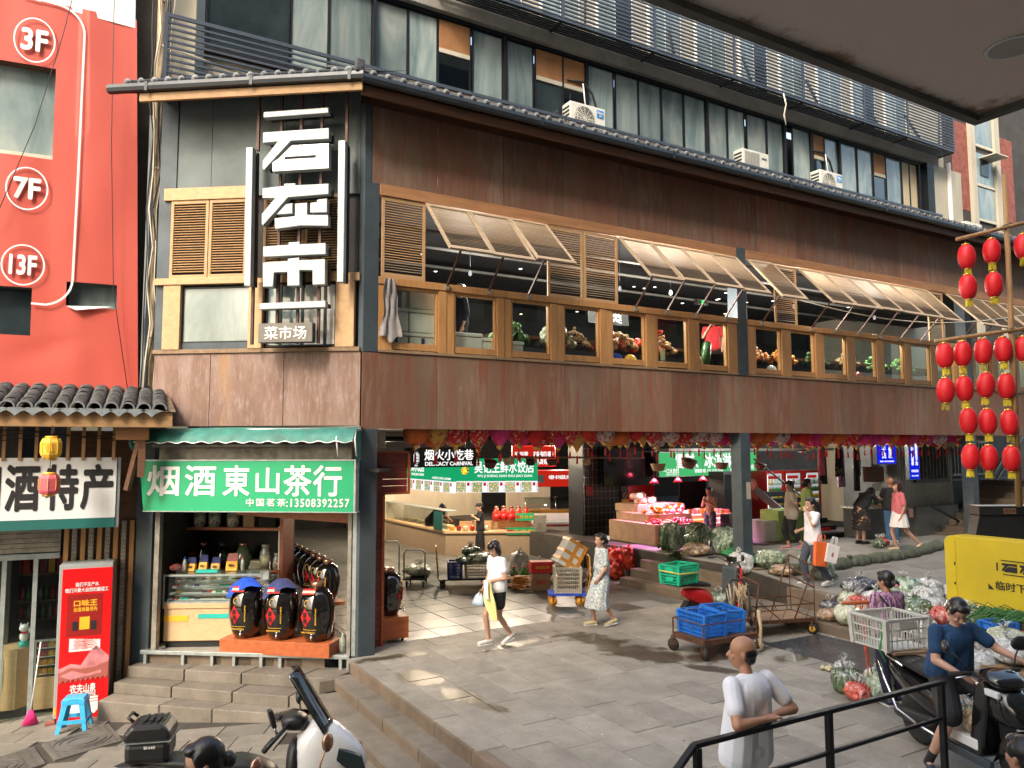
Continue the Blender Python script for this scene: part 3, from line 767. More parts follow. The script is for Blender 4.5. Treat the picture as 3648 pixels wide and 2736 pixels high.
# short face timberwork
bx('sill_board', 'pale_wood', -3.42, -1.83, -.09, .02, 5.735, 5.84, bld, LF, bv=.005)
bx('sill_board', 'pale_wood', -.46, -.03, -.07, .02, 5.735, 5.86, bld, LF, bv=.005)
bx('sill_board', 'pale_wood', -1.72, -.46, -.03, .02, 5.745, 5.82, bld, LF)
for a, b in ((-3.26, -2.97), (-1.83, -1.60), (-.41, -.11)):
    bx('post_board', 'pale_wood', a, b, -.07, .03, 4.69, 5.73, bld, LF, bv=.005)
bx('sill_board', 'grey_wood', -3.42, -.02, -.06, .05, 4.625, 4.69, bld, LF, bv=.004)
def pane_lf(a, b, z0_, z1, mat, fr='black_metal'):
    m = MB(); t = .025
    m.box(a, b, .0, .03, z0_, z0_+t); m.box(a, b, .0, .03, z1-t, z1); m.box(a, a+t, .0, .03, z0_+t, z1-t); m.box(b-t, b, .0, .03, z0_+t, z1-t)
    o = m.B('window', fr, bld, LF); bx('pane', mat, a+t, b-t, .012, .018, z0_+t, z1-t, o, LF)
pane_lf(-2.97, -1.83, 4.80, 5.70, 'pane_frosted')
bx('window_base', 'steel_grey', -2.97, -1.83, .0, .05, 4.69, 4.80, bld, LF)
pm('film_white', (.55, .56, .54), .12, 0, .1, 2, coat=.3)
for a, b, k in ((-1.56, -1.33, 'pane_frosted'), (-1.33, -.97, 'pane_frosted'), (-.97, -.60, 'film_white'), (-.60, -.42, 'film_white')):
    pane_lf(a, b, 4.72, 5.72, k)
bx('lf_backing', 'dark_interior', -3.3, -.05, .06, .12, 4.62, 9.0, bld, LF)
# giant sign on the short face
sg = thing('vertical_sign', 'tall white steel market sign of stacked characters fixed before the slate panels', 'sign', M=LF @ MX((-.95, -.35, 4.7)))
POLY = [
 [(-1.502, 8.367), (-.452, 8.387), (-.45, 8.301), (-1.5, 8.275)],
 [(-1.501, 8.034), (-.441, 8.057), (-.438, 7.886), (-1.046, 7.88), (-1.474, 7.426), (-1.492, 7.471), (-1.495, 7.581), (-1.255, 7.88), (-1.497, 7.869)],
 [(-1.486, 7.142), (-1.135, 7.165), (-1.136, 7.201), (-.958, 7.199), (-.957, 7.167), (-.43, 7.173), (-.427, 7.009), (-1.07, 6.981), (-1.464, 6.55), (-1.484, 6.574), (-1.488, 6.731), (-1.278, 6.977), (-1.482, 6.985)],
 [(-1.104, 6.874), (-1., 6.889), (-.996, 6.721), (-1.247, 6.718)],
 [(-.958, 6.876), (-.764, 6.885), (-.76, 6.693), (-.426, 6.681), (-.423, 6.509), (-.865, 6.529), (-1.266, 6.488), (-1.283, 6.659), (-.954, 6.681)],
 [(-.607, 6.927), (-.45, 6.941), (-.446, 6.723), (-.712, 6.723), (-.715, 6.883), (-.606, 6.891)],
 [(-1.45, 6.218), (-1.046, 6.236), (-1.047, 6.272), (-.872, 6.279), (-.871, 6.238), (-.456, 6.242), (-.453, 6.069), (-1.446, 6.058)],
 [(-1.449, 5.967), (-1.052, 5.982), (-1.053, 6.018), (-.872, 6.029), (-.871, 5.988), (-.464, 5.993), (-.457, 5.604), (-.653, 5.597), (-.658, 5.826), (-.863, 5.832), (-.858, 5.595), (-1.051, 5.595), (-1.056, 5.809), (-1.267, 5.807), (-1.281, 5.589), (-1.439, 5.589)],
 [(-1.488, 5.334), (-.445, 5.352), (-.443, 5.251), (-1.486, 5.239)],
 [(-1.769, 7.806), (-1.662, 7.808), (-1.642, 5.61), (-1.74, 5.613)],
 [(-.284, 7.85), (-.175, 7.85), (-.171, 5.632), (-.271, 5.634)]]
def inset(poly, d):
    n = len(poly); out = []
    ar = sum(poly[i][0]*poly[(i+1) % n][1]-poly[(i+1) % n][0]*poly[i][1] for i in range(n)); s = 1 if ar > 0 else -1
    for i in range(n):
        p, a, b = Vector(poly[i]), Vector(poly[i-1]), Vector(poly[(i+1) % n])
        e1 = (p-a).normalized(); e2 = (b-p).normalized(); n1 = Vector((-e1.y, e1.x))*s; n2 = Vector((-e2.y, e2.x))*s
        k = (n1+n2); k = k/max(.35, k.length_squared)*2; out.append(tuple(p+k*d))
    return out
def char(poly, name='character_stroke'):
    o = MB().prism(poly, -.42, -.30, 'y').B(name, 'vend_grey', sg, LF, .002)
    MB().prism(inset(poly, .012), -.424, -.419, 'y').B('face', 'white_panel', o, LF)
    MB().prism([(x+.02, z) for x, z in inset(poly, .02)], -.25, -.17, 'y').B('back_box', 'black_metal', o, LF)
for p in POLY: char(p)
# the enclosed stroke (a box with a slot): four bars
S2 = [(-1.027, 7.804), (-.437, 7.813), (-.429, 7.419), (-1.333, 7.403), (-1.336, 7.542)]
m = MB(); f = MB()
for poly in ([(-1.027, 7.804), (-.437, 7.813), (-.437, 7.64), (-1.138, 7.626), (-1.24, 7.60)], [(-1.336, 7.542), (-1.24, 7.60), (-1.138, 7.626), (-1.14, 7.585), (-1.33, 7.403)],
             [(-1.33, 7.403), (-1.14, 7.585), (-.637, 7.592), (-.429, 7.419)], [(-.637, 7.592), (-.637, 7.64), (-.437, 7.64), (-.429, 7.419)]):
    m.prism(poly, -.42, -.30, 'y'); f.prism([(x, z) for x, z in poly], -.4225, -.4205, 'y')
o = m.B('character_stroke', 'vend_grey', sg, LF); f.B('face', 'white_panel', o, LF)
for x, z0_, z1 in ((-1.64, 7.8, 8.9), (-1.26, 4.72, 8.9), (-.935, 4.72, 8.9), (-.60, 4.72, 8.9), (-.20, 7.8, 8.9), (-1.66, 4.72, 5.62)):
    bx('support_bar', 'steel_brown', x-.02, x+.02, -.30, -.25, z0_, z1, sg, LF)
sb = bx('name_plate', 'steel_grey', -1.49, -.635, -.43, -.30, 4.724, 5.02, sg, LF, bv=.004)
pm('plate_taupe', (.17, .155, .13), .5); bx('plate_face', 'plate_taupe', -1.485, -.64, -.433, -.4305, 4.729, 5.015, sb, LF)
text('菜市场', 'white', .66, .20, LF @ MX((-1.06, -.436, 4.87)), sb, bold=.012)
# eaves: short face and long face
def eave(M, xa, xb, zc, yo, rafters, cap, kinds, slope=.5):
    z = zc
bx('eave_board', 'eave_wood', -3.43, .155, -.65, -.60, 8.53, 8.66, bld, LF, bv=.005)
m = MB(); prof = [(-.72, 8.80), (-.735, 8.74), (-.72, 8.685), (-.66, 8.67), (-.60, 8.69), (-.60, 8.73), (-.65, 8.76), (-.65, 8.80)]
m.prism(prof, -3.93, .19, 'x'); m.B('gutter', 'gutter', bld, LF)
for x in (-3.3, -1.6, -.05): bx('gutter_joint', 'gutter', x, x+.05, -.738, -.60, 8.665, 8.81, bld, LF)
k = 0
for i in range(17):
    x = -3.35+i*.205
    MB().bar((x, -.62, 8.56), (x+.0, .0, 8.86), .04, .07).B('rafter', 'rafter_wood', bld, LF)
MB().add([(-3.6, -.66, 8.66), (.2, -.66, 8.66), (.05, .1, 9.02), (-3.3, .1, 9.02)], [(0, 3, 2, 1)]).B('soffit', 'dark_wood', bld, LF)
YE = 10.80
bx('eave_fill', 'dark_wood', 4.02, XR, 11.44, 11.5, 8.5, 9.2, bld); bx('eave_fill', 'dark_wood', -3.4, -.02, .035, .08, 8.6, 8.92, bld, LF)
m = MB(); m.prism([(YE-.05, 8.77), (YE-.065, 8.71), (YE-.05, 8.655), (YE, 8.64), (YE+.07, 8.66), (YE+.07, 8.71), (YE+.01, 8.73), (YE+.01, 8.77)], 3.72, XR+1, 'x'); m.B('gutter', 'gutter', bld)
for x in (6.9, 9.9, 13.2, 16.5, 19.8): bx('gutter_joint', 'gutter', x, x+.06, YE-.069, YE+.07, 8.635, 8.78, bld)
x = 3.75
while x < XR:
    L = min(4.2, XR-x); bx('eave_board', 'dark_wood' if x > 3 else 'eave_wood', x, x+L-.004, YE+.075, YE+.125, 8.49, 8.645, bld, bv=.005); x += L
rme = MB().bar((0, YE+.1, 8.53), (0, YF+.02, 8.84), .045, .075).mesh('rafter', 'rafter_wood')
x = 4.25
while x < XR: inst(rme, 'rafter', bld, MX((x, 0, 0))); x += .335
MB().add([(3.7, YE+.1, 8.64), (XR, YE+.1, 8.64), (XR, YF+.25, 9.0), (3.9, YF+.25, 9.0)], [(0, 3, 2, 1)]).B('soffit', 'dark_wood', bld)
MB().add([(3.66, YE-.02, 8.765), (XR, YE-.02, 8.765), (XR, 13.25, 9.98), (4.3, 13.25, 9.98)], [(0, 1, 2, 3)]).B('roof_sheet', 'roof_tile_dark', bld)
MB().add([(-3.75, -.68, 8.80), (.17, -.68, 8.80), (.4, 1.6, 9.96), (-3.2, .6, 9.45)], [(0, 1, 2, 3)]).B('roof_sheet', 'roof_tile_dark', bld, LF)
def tilecol(L=2.4, sl=.495):
    m = MB(); n = 8; vs = []; 
    for y in (0, L):
        for j in range(n+1): t = pi*j/n; vs.append((cos(t)*.055, y, y*sl+sin(t)*.05))
    m.add(vs, [(j+1, j, n+1+j, n+2+j) for j in range(n)], 0, True)
    m.lathe([(.0001, -.008), (.056, -.008), (.06, .004)], 10, (0, -.0, .015), 1, M=Euler((R(90), 0, 0)).to_matrix().to_4x4())
    m.lathe([(.0001, .012), (.028, .010), (.03, .0)], 8, (0, -.004, .015), 0, M=Euler((R(90), 0, 0)).to_matrix().to_4x4())
    return m.mesh('roof_tile', ['roof_tile_dark', 'tile_cap'])
tc = tilecol(); tcs = tilecol(1.1, .5)
for i in range(17): inst(tcs, 'roof_tile', bld, LF @ MX((-3.6+i*.222, -.70, 8.815)))
x = 3.9
while x < XR: inst(tc, 'roof_tile', bld, MX((x, YE-.03, 8.785), rz=ru(-2, 2))); x += .245
MB().tube([(3.68, YE-.02, 8.82), (3.75, 11.0, 8.95), (3.95, 11.5, 9.2)], .065, 8).B('hip_ridge', 'roof_tile_dark', bld)
bx('ridge_end', 'roof_tile_dark', 3.62, 3.76, YE-.04, YE+.06, 8.79, 8.99, bld, bv=.02)
# louvred roof railing on the terrace edge (Y = 13.2)
rl = bx('roof_railing', 'slat_metal', 1.2, 23.1, 13.18, 13.22, 10.16, 10.225, bld)
for x in (1.2, 4.57, 7.9, 11.3, 14.6, 17.9, 21.2): bx('post', 'slat_metal', x, x+.055, 13.18, 13.22, 9.05 if x < 4.7 else 9.9, 10.16, rl)
for k in range(10): bx('slat', 'slat_metal', 1.255, 4.57, 13.185, 13.215, 9.11+k*.1055, 9.143+k*.1055, rl)
bx('slat', 'slat_metal', 4.62, 23.1, 13.185, 13.215, 10.06, 10.09, rl)
# third storey: recessed strip window under a concrete beam
bx('parapet_wall', 'wall_cream', 1.75, XR, 13.75, 13.85, 8.6, 9.98, bld)
bx('concrete_beam', 'concrete', 1.1, 23.54, 13.48, 14.1, 11.93, 12.47, bld, bv=.01)
bx('end_wall', 'wall_cream', 23.23, 24.75, 13.48, 14.1, 8.6, 11.93, bld)
bx('end_wall', 'wall_cream', 23.0, 24.75, 14.02, 14.3, 12.23, 17, bld)
bx('drain_pipe', 'white', 23.92, 24.01, 13.37, 13.46, 9.0, 12.1, bld)
bx('wall_pier', 'wall_cream', 1.15, 1.75, 13.72, 14.1, 8.5, 13.1, bld)
bx('wall_pier', 'steel_grey', 1.74, 1.87, 13.6, 13.75, 9.0, 13.4, bld)
bx('window_header', 'black_metal', 1.87, 23.2, 13.6, 13.75, 11.85, 11.93, bld)
bx('window_sill', 'black_metal', 1.87, 23.2, 13.6, 13.75, 9.975, 10.05, bld)
bx('room_dark', 'dark_interior', 1.87, 23.2, 14.5, 14.6, 9.9, 12.0, bld)
bx('room_floor', 'dark_interior', 1.87, 23.2, 13.76, 14.5, 9.8, 9.9, bld)
def upwin(a, b, mat='pane_frosted', y=13.66, z0_=10.05, z1=11.845):
    m = MB(); t = .028
    m.box(a, a+t, y-.02, y+.02, z0_, z1); m.box(b-t, b, y-.02, y+.02, z0_, z1); m.box(a+t, b-t, y-.02, y+.02, z1-t, z1); m.box(a+t, b-t, y-.02, y+.02, z0_, z0_+t)
    o = m.B('window', 'black_metal', bld)
    bx('pane', mat, a+t, b-t, y-.004, y+.004, z0_+t, z1-t, o); return o
pm('curtain_beige', (.50, .42, .27), .8, 0, .15, 4, stretch=(6, 1, .3))
pm('pane_dark', (.02, .03, .035), .06, 0, .2, 2)
W3 = [(3.34, 4.05, 0), (4.05, 4.90, 0), (4.95, 5.64, 0), (5.64, 6.29, 0), (6.29, 7.04, 1), (7.08, 7.81, 0), (7.90, 8.58, 0), (8.62, 9.35, 2), (9.35, 9.96, 1), (10.01, 10.78, 0), (10.82, 11.51, 0), (11.51, 12.21, 0),
      (12.23, 12.93, 0), (12.95, 13.67, 0), (13.75, 14.42, 0), (14.44, 15.07, 0), (15.14, 15.87, 0), (15.90, 16.53, 0), (16.90, 17.72, 0), (17.74, 18.21, 1), (18.23, 18.82, 0), (18.87, 19.64, 0), (19.68, 20.37, 0), (20.42, 21.0, 1), (21.04, 21.78, 0), (21.82, 22.22, 3), (22.22, 22.62, 3)]
for a, b, k in W3:
    o = upwin(a, b, ('pane_frosted', 'glass_dim', 'pane_dark', 'curtain_beige')[k])
    if k in (1, 2):
        bx('board', 'board_orange', a+.03, b-.03, 13.63, 13.65 , 11.22, 11.82, o); bx('transom', 'frame_cream', a+.03, b-.03, 13.62, 13.65, 11.13, 11.22, o)
bx('window_mullion', 'black_metal', 4.90, 4.95, 13.56, 13.7, 9.99, 11.86, bld)
for x in (7.81, 9.95, 13.67, 16.53, 17.6, 18.82, 22.62): bx('window_mullion', 'black_metal', x, x+.066, 13.58, 13.7, 9.99, 11.86, bld)
bx('window_mullion', 'black_metal', 22.88, 23.23, 13.47, 13.75, 9.5, 11.93, bld)
upwin(1.9, 3.32, 'pane_dark')
MB().tube([(1.2, 13.4, 9.75), (2.2, 13.4, 9.62), (3.4, 13.42, 9.5)], .022, 6).B('waste_pipe', 'frame_cream', bld)
# balcony screen
bal = bx('balcony_screen', 'slat_metal', 6.16, 23.56, 12.97, 13.01, 12.21, 12.255, bld)
px = [6.16, 8.89, 11.46, 14.03, 16.57, 19.14, 21.18, 23.52]
zr = [12.30+.0915*k for k in range(21)]
for i in range(7):
    a, b = px[i]+.055, px[i+1]
    sm = MB().bar((a, 0, 0), (b, 0, 0), .033, .033).mesh('slat', 'slat_metal')
    for z in zr: inst(sm, 'slat', bal, MX((0, 12.99, z)))
    sm2 = MB().bar((a, 0, 0), (b, 0, 0), .038, .022).mesh('slat', 'black_metal')
    for k in range(6): inst(sm2, 'slat', bal, MX((0, 13.045+.077*k, 12.22)))
    MB().bar((a+.6, 13.05, 12.35), (a+1.2, 13.85, 13.5), .055, .055).B('brace', 'black_metal', bal)
for x in px:
    bx('post', 'slat_metal', x, x+.055, 12.97, 13.01, 12.255, 14.27, bal); bx('bearer', 'black_metal', x, x+.045, 13.01, 13.53, 12.19, 12.23, bal)
sm = MB().bar((0, 13.03, 0), (0, 13.5, 0), .033, .033).mesh('slat', 'slat_metal')
for z in zr: inst(sm, 'slat', bal, MX((23.54, 0, z)))
# storey behind the screen
bx('upper_wall', 'wall_cream', 3.3, 24.75, 14.2, 14.4, 12.45, 21, bld)
for i in range(11):
    a = 5.9+i*1.6; o = bx('window', 'white', a, a+1.1, 14.15, 14.2, 12.85, 14.4, bld)
    bx('pane', 'pane_frosted', a+.05, a+.53, 14.14, 14.15, 12.9, 14.35, o); bx('pane', 'pane_dark' if i % 3 == 0 else 'pane_frosted', a+.57, a+1.05, 14.14, 14.15, 12.9, 14.35, o)
# air conditioner condensers
pm('blue_badge', (.02, .25, .62), .4)
def ac(x, label, brand, z=10.0, w_=.95, y=13.26):
    t = thing('air_conditioner', label, 'air conditioner', (x, y, z), group='air conditioners on the tiled roof')
    c = bx('casing', 'ac_white', x, x+w_, y-.0, y+.32, z, z+.66, t, bv=.02)
    g = MB(); cx = x+w_*.40; cz = z+.33; RX = Euler((R(90), 0, 0)).to_matrix().to_4x4()
    if brand != 'GREE':
        for r_ in (.05, .09, .13, .17, .21, .25): g.tube([(cx+r_*cos(a*R(20)), y-.012, cz+r_*sin(a*R(20))) for a in range(18)], .006, 4, closed=True)
        for a in range(12): g.bar((cx, y-.012, cz), (cx+.26*cos(a*R(30)), y-.012, cz+.26*sin(a*R(30))), .008, .008)
        MB().lathe([(.0001, .0), (.27, .0), (.27, .004)], 20, (cx, y-.002, cz), M=RX).B('fan_well', 'black_plastic', t)
    else:
        bx('fan_well', 'black_plastic', x+.09, x+.6, y-.004, y-.001, z+.05, z+.6, t)
        for k in range(24): g.bar((x+.09, y-.014, z+.06+k*.0225), (x+.6, y-.014, z+.06+k*.0225), .009, .007)
        for k in range(10): g.bar((x+.10+k*.054, y-.014, z+.05), (x+.10+k*.054, y-.014, z+.6), .007, .006)
    g.B('grille', 'ac_white', t)
    s = MB()
    for k in range(6): s.box(x-.006, x-.001, y+.03, y+.29, z+.07+k*.09, z+.12+k*.09)
    s.B('side_vent', 'black_plastic', t)['kind'] = 'stuff'
    if brand == 'Midea':
        l = bx('badge', 'blue_badge', x+w_-.24, x+w_-.05, y-.008, y-.001, z+.42, z+.60, t)
        text('Midea', 'white', .15, .065, MX((x+w_-.145, y-.011, z+.535)), l, bold=.01); text('美的', 'white', .075, .04, MX((x+w_-.145, y-.011, z+.465)), l, bold=.01)
        MB().tube([(x+w_*.5, y+.1, z+.66), (x+w_*.5-.02, y+.15, z+1.2)], .016, 6).B('standpipe', 'white', t)
        MB().tube([(x+w_*.5-.3, y+.36, z+1.32), (x+w_*.6, y+.32, z+1.34), (x+w_*.85, y+.28, z+1.1), (x+w_*.97, y+.22, z+.6)], .03, 6).B('hose', 'black_plastic', t)
    else: text('GREE', 'black_plastic', .18, .04, MX((x+w_-.18, y-.008, z+.50)), c, bold=.02)
ac(9.28, 'white condenser with round fan and blue badge, before the large boarded opening', 'Midea')
ac(14.55, 'white condenser with square grille standing on the roof tiles', 'GREE')
ac(17.5, 'white condenser with round fan and blue badge, nearer the far gable', 'Midea')
MB().tube([(15.7, 12.9, 12.2), (15.73, 12.85, 11.9), (15.66, 12.87, 11.6), (15.7, 12.85, 11.35)], .02, 6).B('loose_hose', 'frame_cream', bld)
t_ = thing('air_conditioner', 'old condenser with dark fan beside the brick tower, past the end of the strip window', 'air conditioner', (24.6, 13.3, 9.7), group='air conditioners on the tiled roof')
bx('casing', 'ac_white', 24.6, 25.5, 13.3, 13.6, 9.7, 10.3, t_, bv=.02); MB().lathe([(.0001, 0), (.22, 0), (.22, .01)], 16, (25.05, 13.29, 10.0), M=Euler((R(90), 0, 0)).to_matrix().to_4x4()).B('fan_well', 'black_plastic', t_)
# brick tower and others beyond
bt = thing('brick_tower', 'red brick tower with tall cream framed stair windows behind the market roof', 'building', (29, 16.2, 0))
def bricks(M_, x0, x1, z0_, z1, parent, y):
    m = MB(); z = z0_; r_ = 0
    while z < z1:
        x = x0+(.0 if r_ % 2 else -.12)
        while x < x1:
            a = max(x, x0); b = min(x+.235, x1)
            if b-a > .02: m.box(a, b, y-ru(.006, .014), y, z, z+.062)
            x += .245
        z += .072; r_ += 1
    return m.B('brickwork', 'brick_wall', parent, None, kind='stuff')
bx('wall', 'joint', 28.5, 38, 16.05, 20, 0, 24, bt)
bricks(None, 28.9, 30.0, 12.2, 15.6, bt, 16.045); bricks(None, 32.2, 33.3, 12.2, 15.6, bt, 16.045)
bx('pier', 'wall_cream', 30.0, 30.32, 15.9, 16.04, 0, 24, bt); bx('pier', 'wall_cream', 31.75, 32.1, 15.9, 16.04, 0, 24, bt)
for z in (10.0, 11.9, 13.3, 14.9, 17):
    o = bx('window', 'frame_cream', 30.32, 31.75, 15.98, 16.04, z, z+.1, bt); bx('pane', 'pane_frosted', 30.32, 31.75, 16.0, 16.03, z+.1, z+1.35, o)
bx('open_sash', 'frame_cream', 30.7, 31.6, 15.35, 16.0, 14.42, 14.46, bt)
bx('open_window', 'pane_dark', 30.75, 31.3, 15.96, 15.99, 13.75, 14.45, bt)
gt = thing('tiled_tower', 'tall pale grey tiled apartment tower at the edge beyond the brick tower', 'building', (40, 18, 0))
bx('wall', 'concrete', 33.35, 44, 16.6, 22, 0, 30, gt)
for k in range(60): bx('tile_course', 'concrete', 33.35, 44, 16.585, 16.6, 11.5+k*.09, 11.58+k*.09, gt) if k < 45 else None
bx('window', 'pane_dark', 34.6, 35.2, 16.5, 16.58, 13.3, 14.3, gt)
bg_ = thing('cream_block', 'cream rendered block with few openings closing the view behind the market roof', 'building', (24, 13, 0))
bx('wall', 'wall_cream', 22.4, 28.6, 16.4, 17.4, 0, 24, bg_)
# ------------------------------------------------------------------ across the plaza: the block the view is taken from
ob = thing('opposite_block', 'tall pale block with strip windows across the plaza, its canopy reaching over the view', 'building', (5, -3, 0))
bx('wall', 'concrete', -15.2, 40, -16, -3.2, -1, 27, ob)  # mostly unseen; its ends and height are shaped to shade the plaza
pm('soffit_paint', (.36, .31, .27), .6, 0, .03, .6, dirt=.0)
for k in range(8):
    z = 5.5+k*2.7
    bx('window_strip', 'pane_dark', -13.2, 39.8, -3.2, -3.15, z, z+1.5, ob)
    for i in range(16): bx('pilaster', 'wall_cream', -13.2+i*3.3, -12.4+i*3.3, -3.2, -3.05, z-.05, z+1.55, ob)
def soffit():
    m, t, b, out = newmat('soffit'); g = _n(t, 'ShaderNodeNewGeometry').outputs['Position']
    sx = _n(t, 'ShaderNodeSeparateXYZ'); t.links.new(g, sx.inputs[0])
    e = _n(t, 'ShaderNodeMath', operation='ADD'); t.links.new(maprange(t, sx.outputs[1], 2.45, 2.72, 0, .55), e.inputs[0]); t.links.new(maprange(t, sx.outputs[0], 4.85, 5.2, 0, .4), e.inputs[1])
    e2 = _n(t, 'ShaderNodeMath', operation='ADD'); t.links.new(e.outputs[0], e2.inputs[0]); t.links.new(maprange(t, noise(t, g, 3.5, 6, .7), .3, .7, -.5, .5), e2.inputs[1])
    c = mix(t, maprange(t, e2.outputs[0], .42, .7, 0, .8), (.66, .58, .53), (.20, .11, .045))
    t.links.new(c, b.inputs['Base Color']); b.inputs['Roughness'].default_value = .6
soffit()
can = bx('canopy', 'soffit', -6, 5.17, -3.2, 2.68, 5.3, 5.45, ob)
bx('fascia', 'concrete_dark', -6, 5.23, 2.68, 2.74, 5.26, 5.62, can); bx('fascia', 'concrete_dark', 5.17, 5.23, -3.2, 2.68, 5.26, 5.62, can)
MB().tube([(4.43+.125*cos(R(15*k)), 2.10+.125*sin(R(15*k)), 5.296) for k in range(24)], .014, 6, closed=True).B('downlight_rim', 'white', can)
MB().lathe([(.085, 0), (.135, -.004), (.14, .004), (.085, .03), (.08, .06), (.0001, .06)], 32, (4.43, 2.10, 5.290)).B('downlight', 'vend_grey', can)
bx('soffit_joint', 'concrete_dark', 2.6, 2.606, -3, 2.66, 5.298, 5.3, can)
# ================================================================== RED-CLAD NEIGHBOUR
red = thing('red_clad_building', 'neighbour wrapped in a red fabric banner with cut out windows, beside the bamboo pipe', 'building', (-2, 13.6, -.9))
bx('wall', 'hall_wall', -8, .0, .30, .5, 4.0, 14, red, RB)
bx('wall', 'hall_wall', -8, -1.75, .6, 7, -1, 4.0, red, RB)
holes = [(-2.9, -1.36, 7.65, 9.13), (-1.10, -.35, 5.34, 5.73), (-2.6, -1.56, 4.85, 5.59)]
xs = sorted(set([-3.6+.12*k for k in range(30)]+[h for q in holes for h in q[:2]]+[-.05])); zs = sorted(set([4.0+.14*k for k in range(44)]+[h for q in holes for h in q[2:]]+[10.2]))
xs = [x for x in xs if x <= -.05]; zs = [z for z in zs if z <= 10.2]
def wr(x, z): 
    p = Vector((x*1.1, 0, z*.55)); v = mnoise.noise(p*1.6)*.022+mnoise.noise(Vector((x*3.2+z*.35, 1, z*.25)))*.012
    v += .02*math.exp(-((z-4.35-(x+2.2)*.35)/.12)**2)*math.exp(-((x+1.4)/.5)**2)
    return v
idx = {}; vs = []; fs = []
for i, x in enumerate(xs):
    for j, z in enumerate(zs):
        idx[i, j] = len(vs); vs.append((x-(z-4)*.037*(1 if x > -.9 else .2), wr(x, z), z+(.03*sin(x*6) if j == 0 else 0)))
for i in range(len(xs)-1):
    for j in range(len(zs)-1):
        cx, cz = (xs[i]+xs[i+1])/2, (zs[j]+zs[j+1])/2
        if any(h[0] < cx < h[1] and h[2] < cz < h[3] for h in holes): continue
        fs.append((idx[i, j], idx[i+1, j], idx[i+1, j+1], idx[i, j+1]))
ban = MB().add(vs, fs, 0, True).B('banner', 'banner_red', red, RB)
MB().add([(-3.6, .0, 10.2), (-1.75, .0, 10.2), (-1.3, .0, 10.14), (-.3, .0, 10.05), (-.33, .0, 11.5), (-3.6, 0, 11.5)], [(0, 1, 2, 3, 4, 5)]).B('banner_top', 'poster_white', red, RB)
def ribbon(pts, w_, y, name='print_line', mat='poster_white', closed=False, parent=None, M=RB):
    n = len(pts); vs = []
    for i in range(n):
        p = Vector(pts[i]); a = Vector(pts[i-1] if (i or closed) else pts[i]); b = Vector(pts[(i+1) % n] if (i < n-1 or closed) else pts[i])
        d = (b-a).normalized(); q = Vector((-d.y, d.x))*w_/2; vs += [(p.x+q.x, y, p.y+q.y), (p.x-q.x, y, p.y-q.y)]
    fs = [(2*i, 2*i+1, (2*i+3) % (2*n), (2*i+2) % (2*n)) for i in range(n if closed else n-1)]
    return MB().add(vs, fs).B(name, mat, parent or ban, M)
YB = -.042
arc = lambda cx, cz, r, a0, a1, n=8: [(cx+r*cos(R(a0+(a1-a0)*k/n)), cz+r*sin(R(a0+(a1-a0)*k/n))) for k in range(n+1)]
ribbon([(-1.9, 10.22)]+arc(-1.45, 9.75, .43, 85, 0)+[(-1.02, 7.5)]+arc(-1.45, 5.75, .42, 0, -80)+[(-1.57, 5.345)], .032, YB)
for cx, cz, s, rx_, rz_ in ((-1.70, 9.52, '3F', .275, .355), (-1.70, 7.13, '7F', .275, .33), (-1.70, 5.93, '13F', .28, .31)):
    ribbon([(cx+rx_*cos(R(12*k)), cz+rz_*sin(R(12*k))) for k in range(30)], .022, YB, 'print_ring', closed=True)
    text(s, 'poster_white', rx_*1.25, rz_*.95, RB @ MX((cx, YB, cz)), ban, bold=.03)
for (a, b, c, d), mt in zip(holes, ('pane_frosted', 'pane_frosted', 'pane_dark')):
    m = MB(); m.box(a, b, .05, .28, c-.03, c); m.box(a, b, .05, .28, d, d+.03); m.box(b, b+.03, .05, .28, c, d)
    o = m.B('window', 'dark_wood' if d > 7 else 'concrete_dark', red, RB); bx('pane', mt, a, b, .2, .21, c, d, o, RB)
    bx('sill', 'frame_cream', a, b, .04, .2, c, c+.07, o, RB) if mt == 'pane_frosted' and d > 7 else None
MB().add([(-1.10, -.03, 5.34), (-.45, -.035, 5.37), (-.95, -.10, 5.27)], [(0, 1, 2)]).B('torn_flap', 'poster_white', red, RB)
bx('edge_trim', 'vend_grey', -.03, .02, -.02, .1, 4.1, 8.6, red, RB); 
m = MB(); m.tube([(.13, .05, -.9), (.13, .05, 4.3), (.11, .05, 7), (.10, .05, 9.2), (.06, .05, 12.5)], .062, 10); m.B('down_pipe', 'plastic_pipe', red, RB)
m = MB()
for z in (4.9, 6.3, 7.7, 9.1, 10.6): m.tube([(.12, .05, z), (.12, .05, z+.05)], .072, 10)
m.B('pipe_collar', 'plastic_pipe', red, RB)['kind'] = 'stuff'
for k in range(6):
    x = .0+k*.055; pts = [(x+ru(-.05, .05), -.04-ru(0, .05), 3.9+z*.62) for z in range(14)]
    tag(MB().tube(pts, rc((.008, .012, .016)), 5).B('hanging_cable', ('cable', 'frame_cream')[k % 2], None, RB),
        ('black', 'cream')[k % 2]+' cable hanging between red banner and market face, '+('nearest the banner edge', 'second from the banner', 'just before the pipe', 'crossing the pipe', 'past the pipe', 'nearest the slate panels')[k], 'cable', 'cables in the gap beside the pipe')
tag(MB().tube([(.28, -.05, 9.0), (.24, -.08, 8), (.26, -.06, 7), (.20, -.08, 6.3), (.30, -.05, 5.6), (.27, -.05, 4.7)], .022, 6).B('hanging_hose', 'frame_cream', None, RB), 'thick cream hose hanging beside the pipe at the market corner', 'hose')
tag(MB().tube([(-1.0, -.25, 11.3), (-1.3, -.2, 9.6), (-1.62, -.16, 8.1), (-2.1, -.12, 6.5)], .006, 4).B('slack_wire', 'cable', None, RB), 'thin slack wire crossing the red banner diagonally past 7F', 'wire')
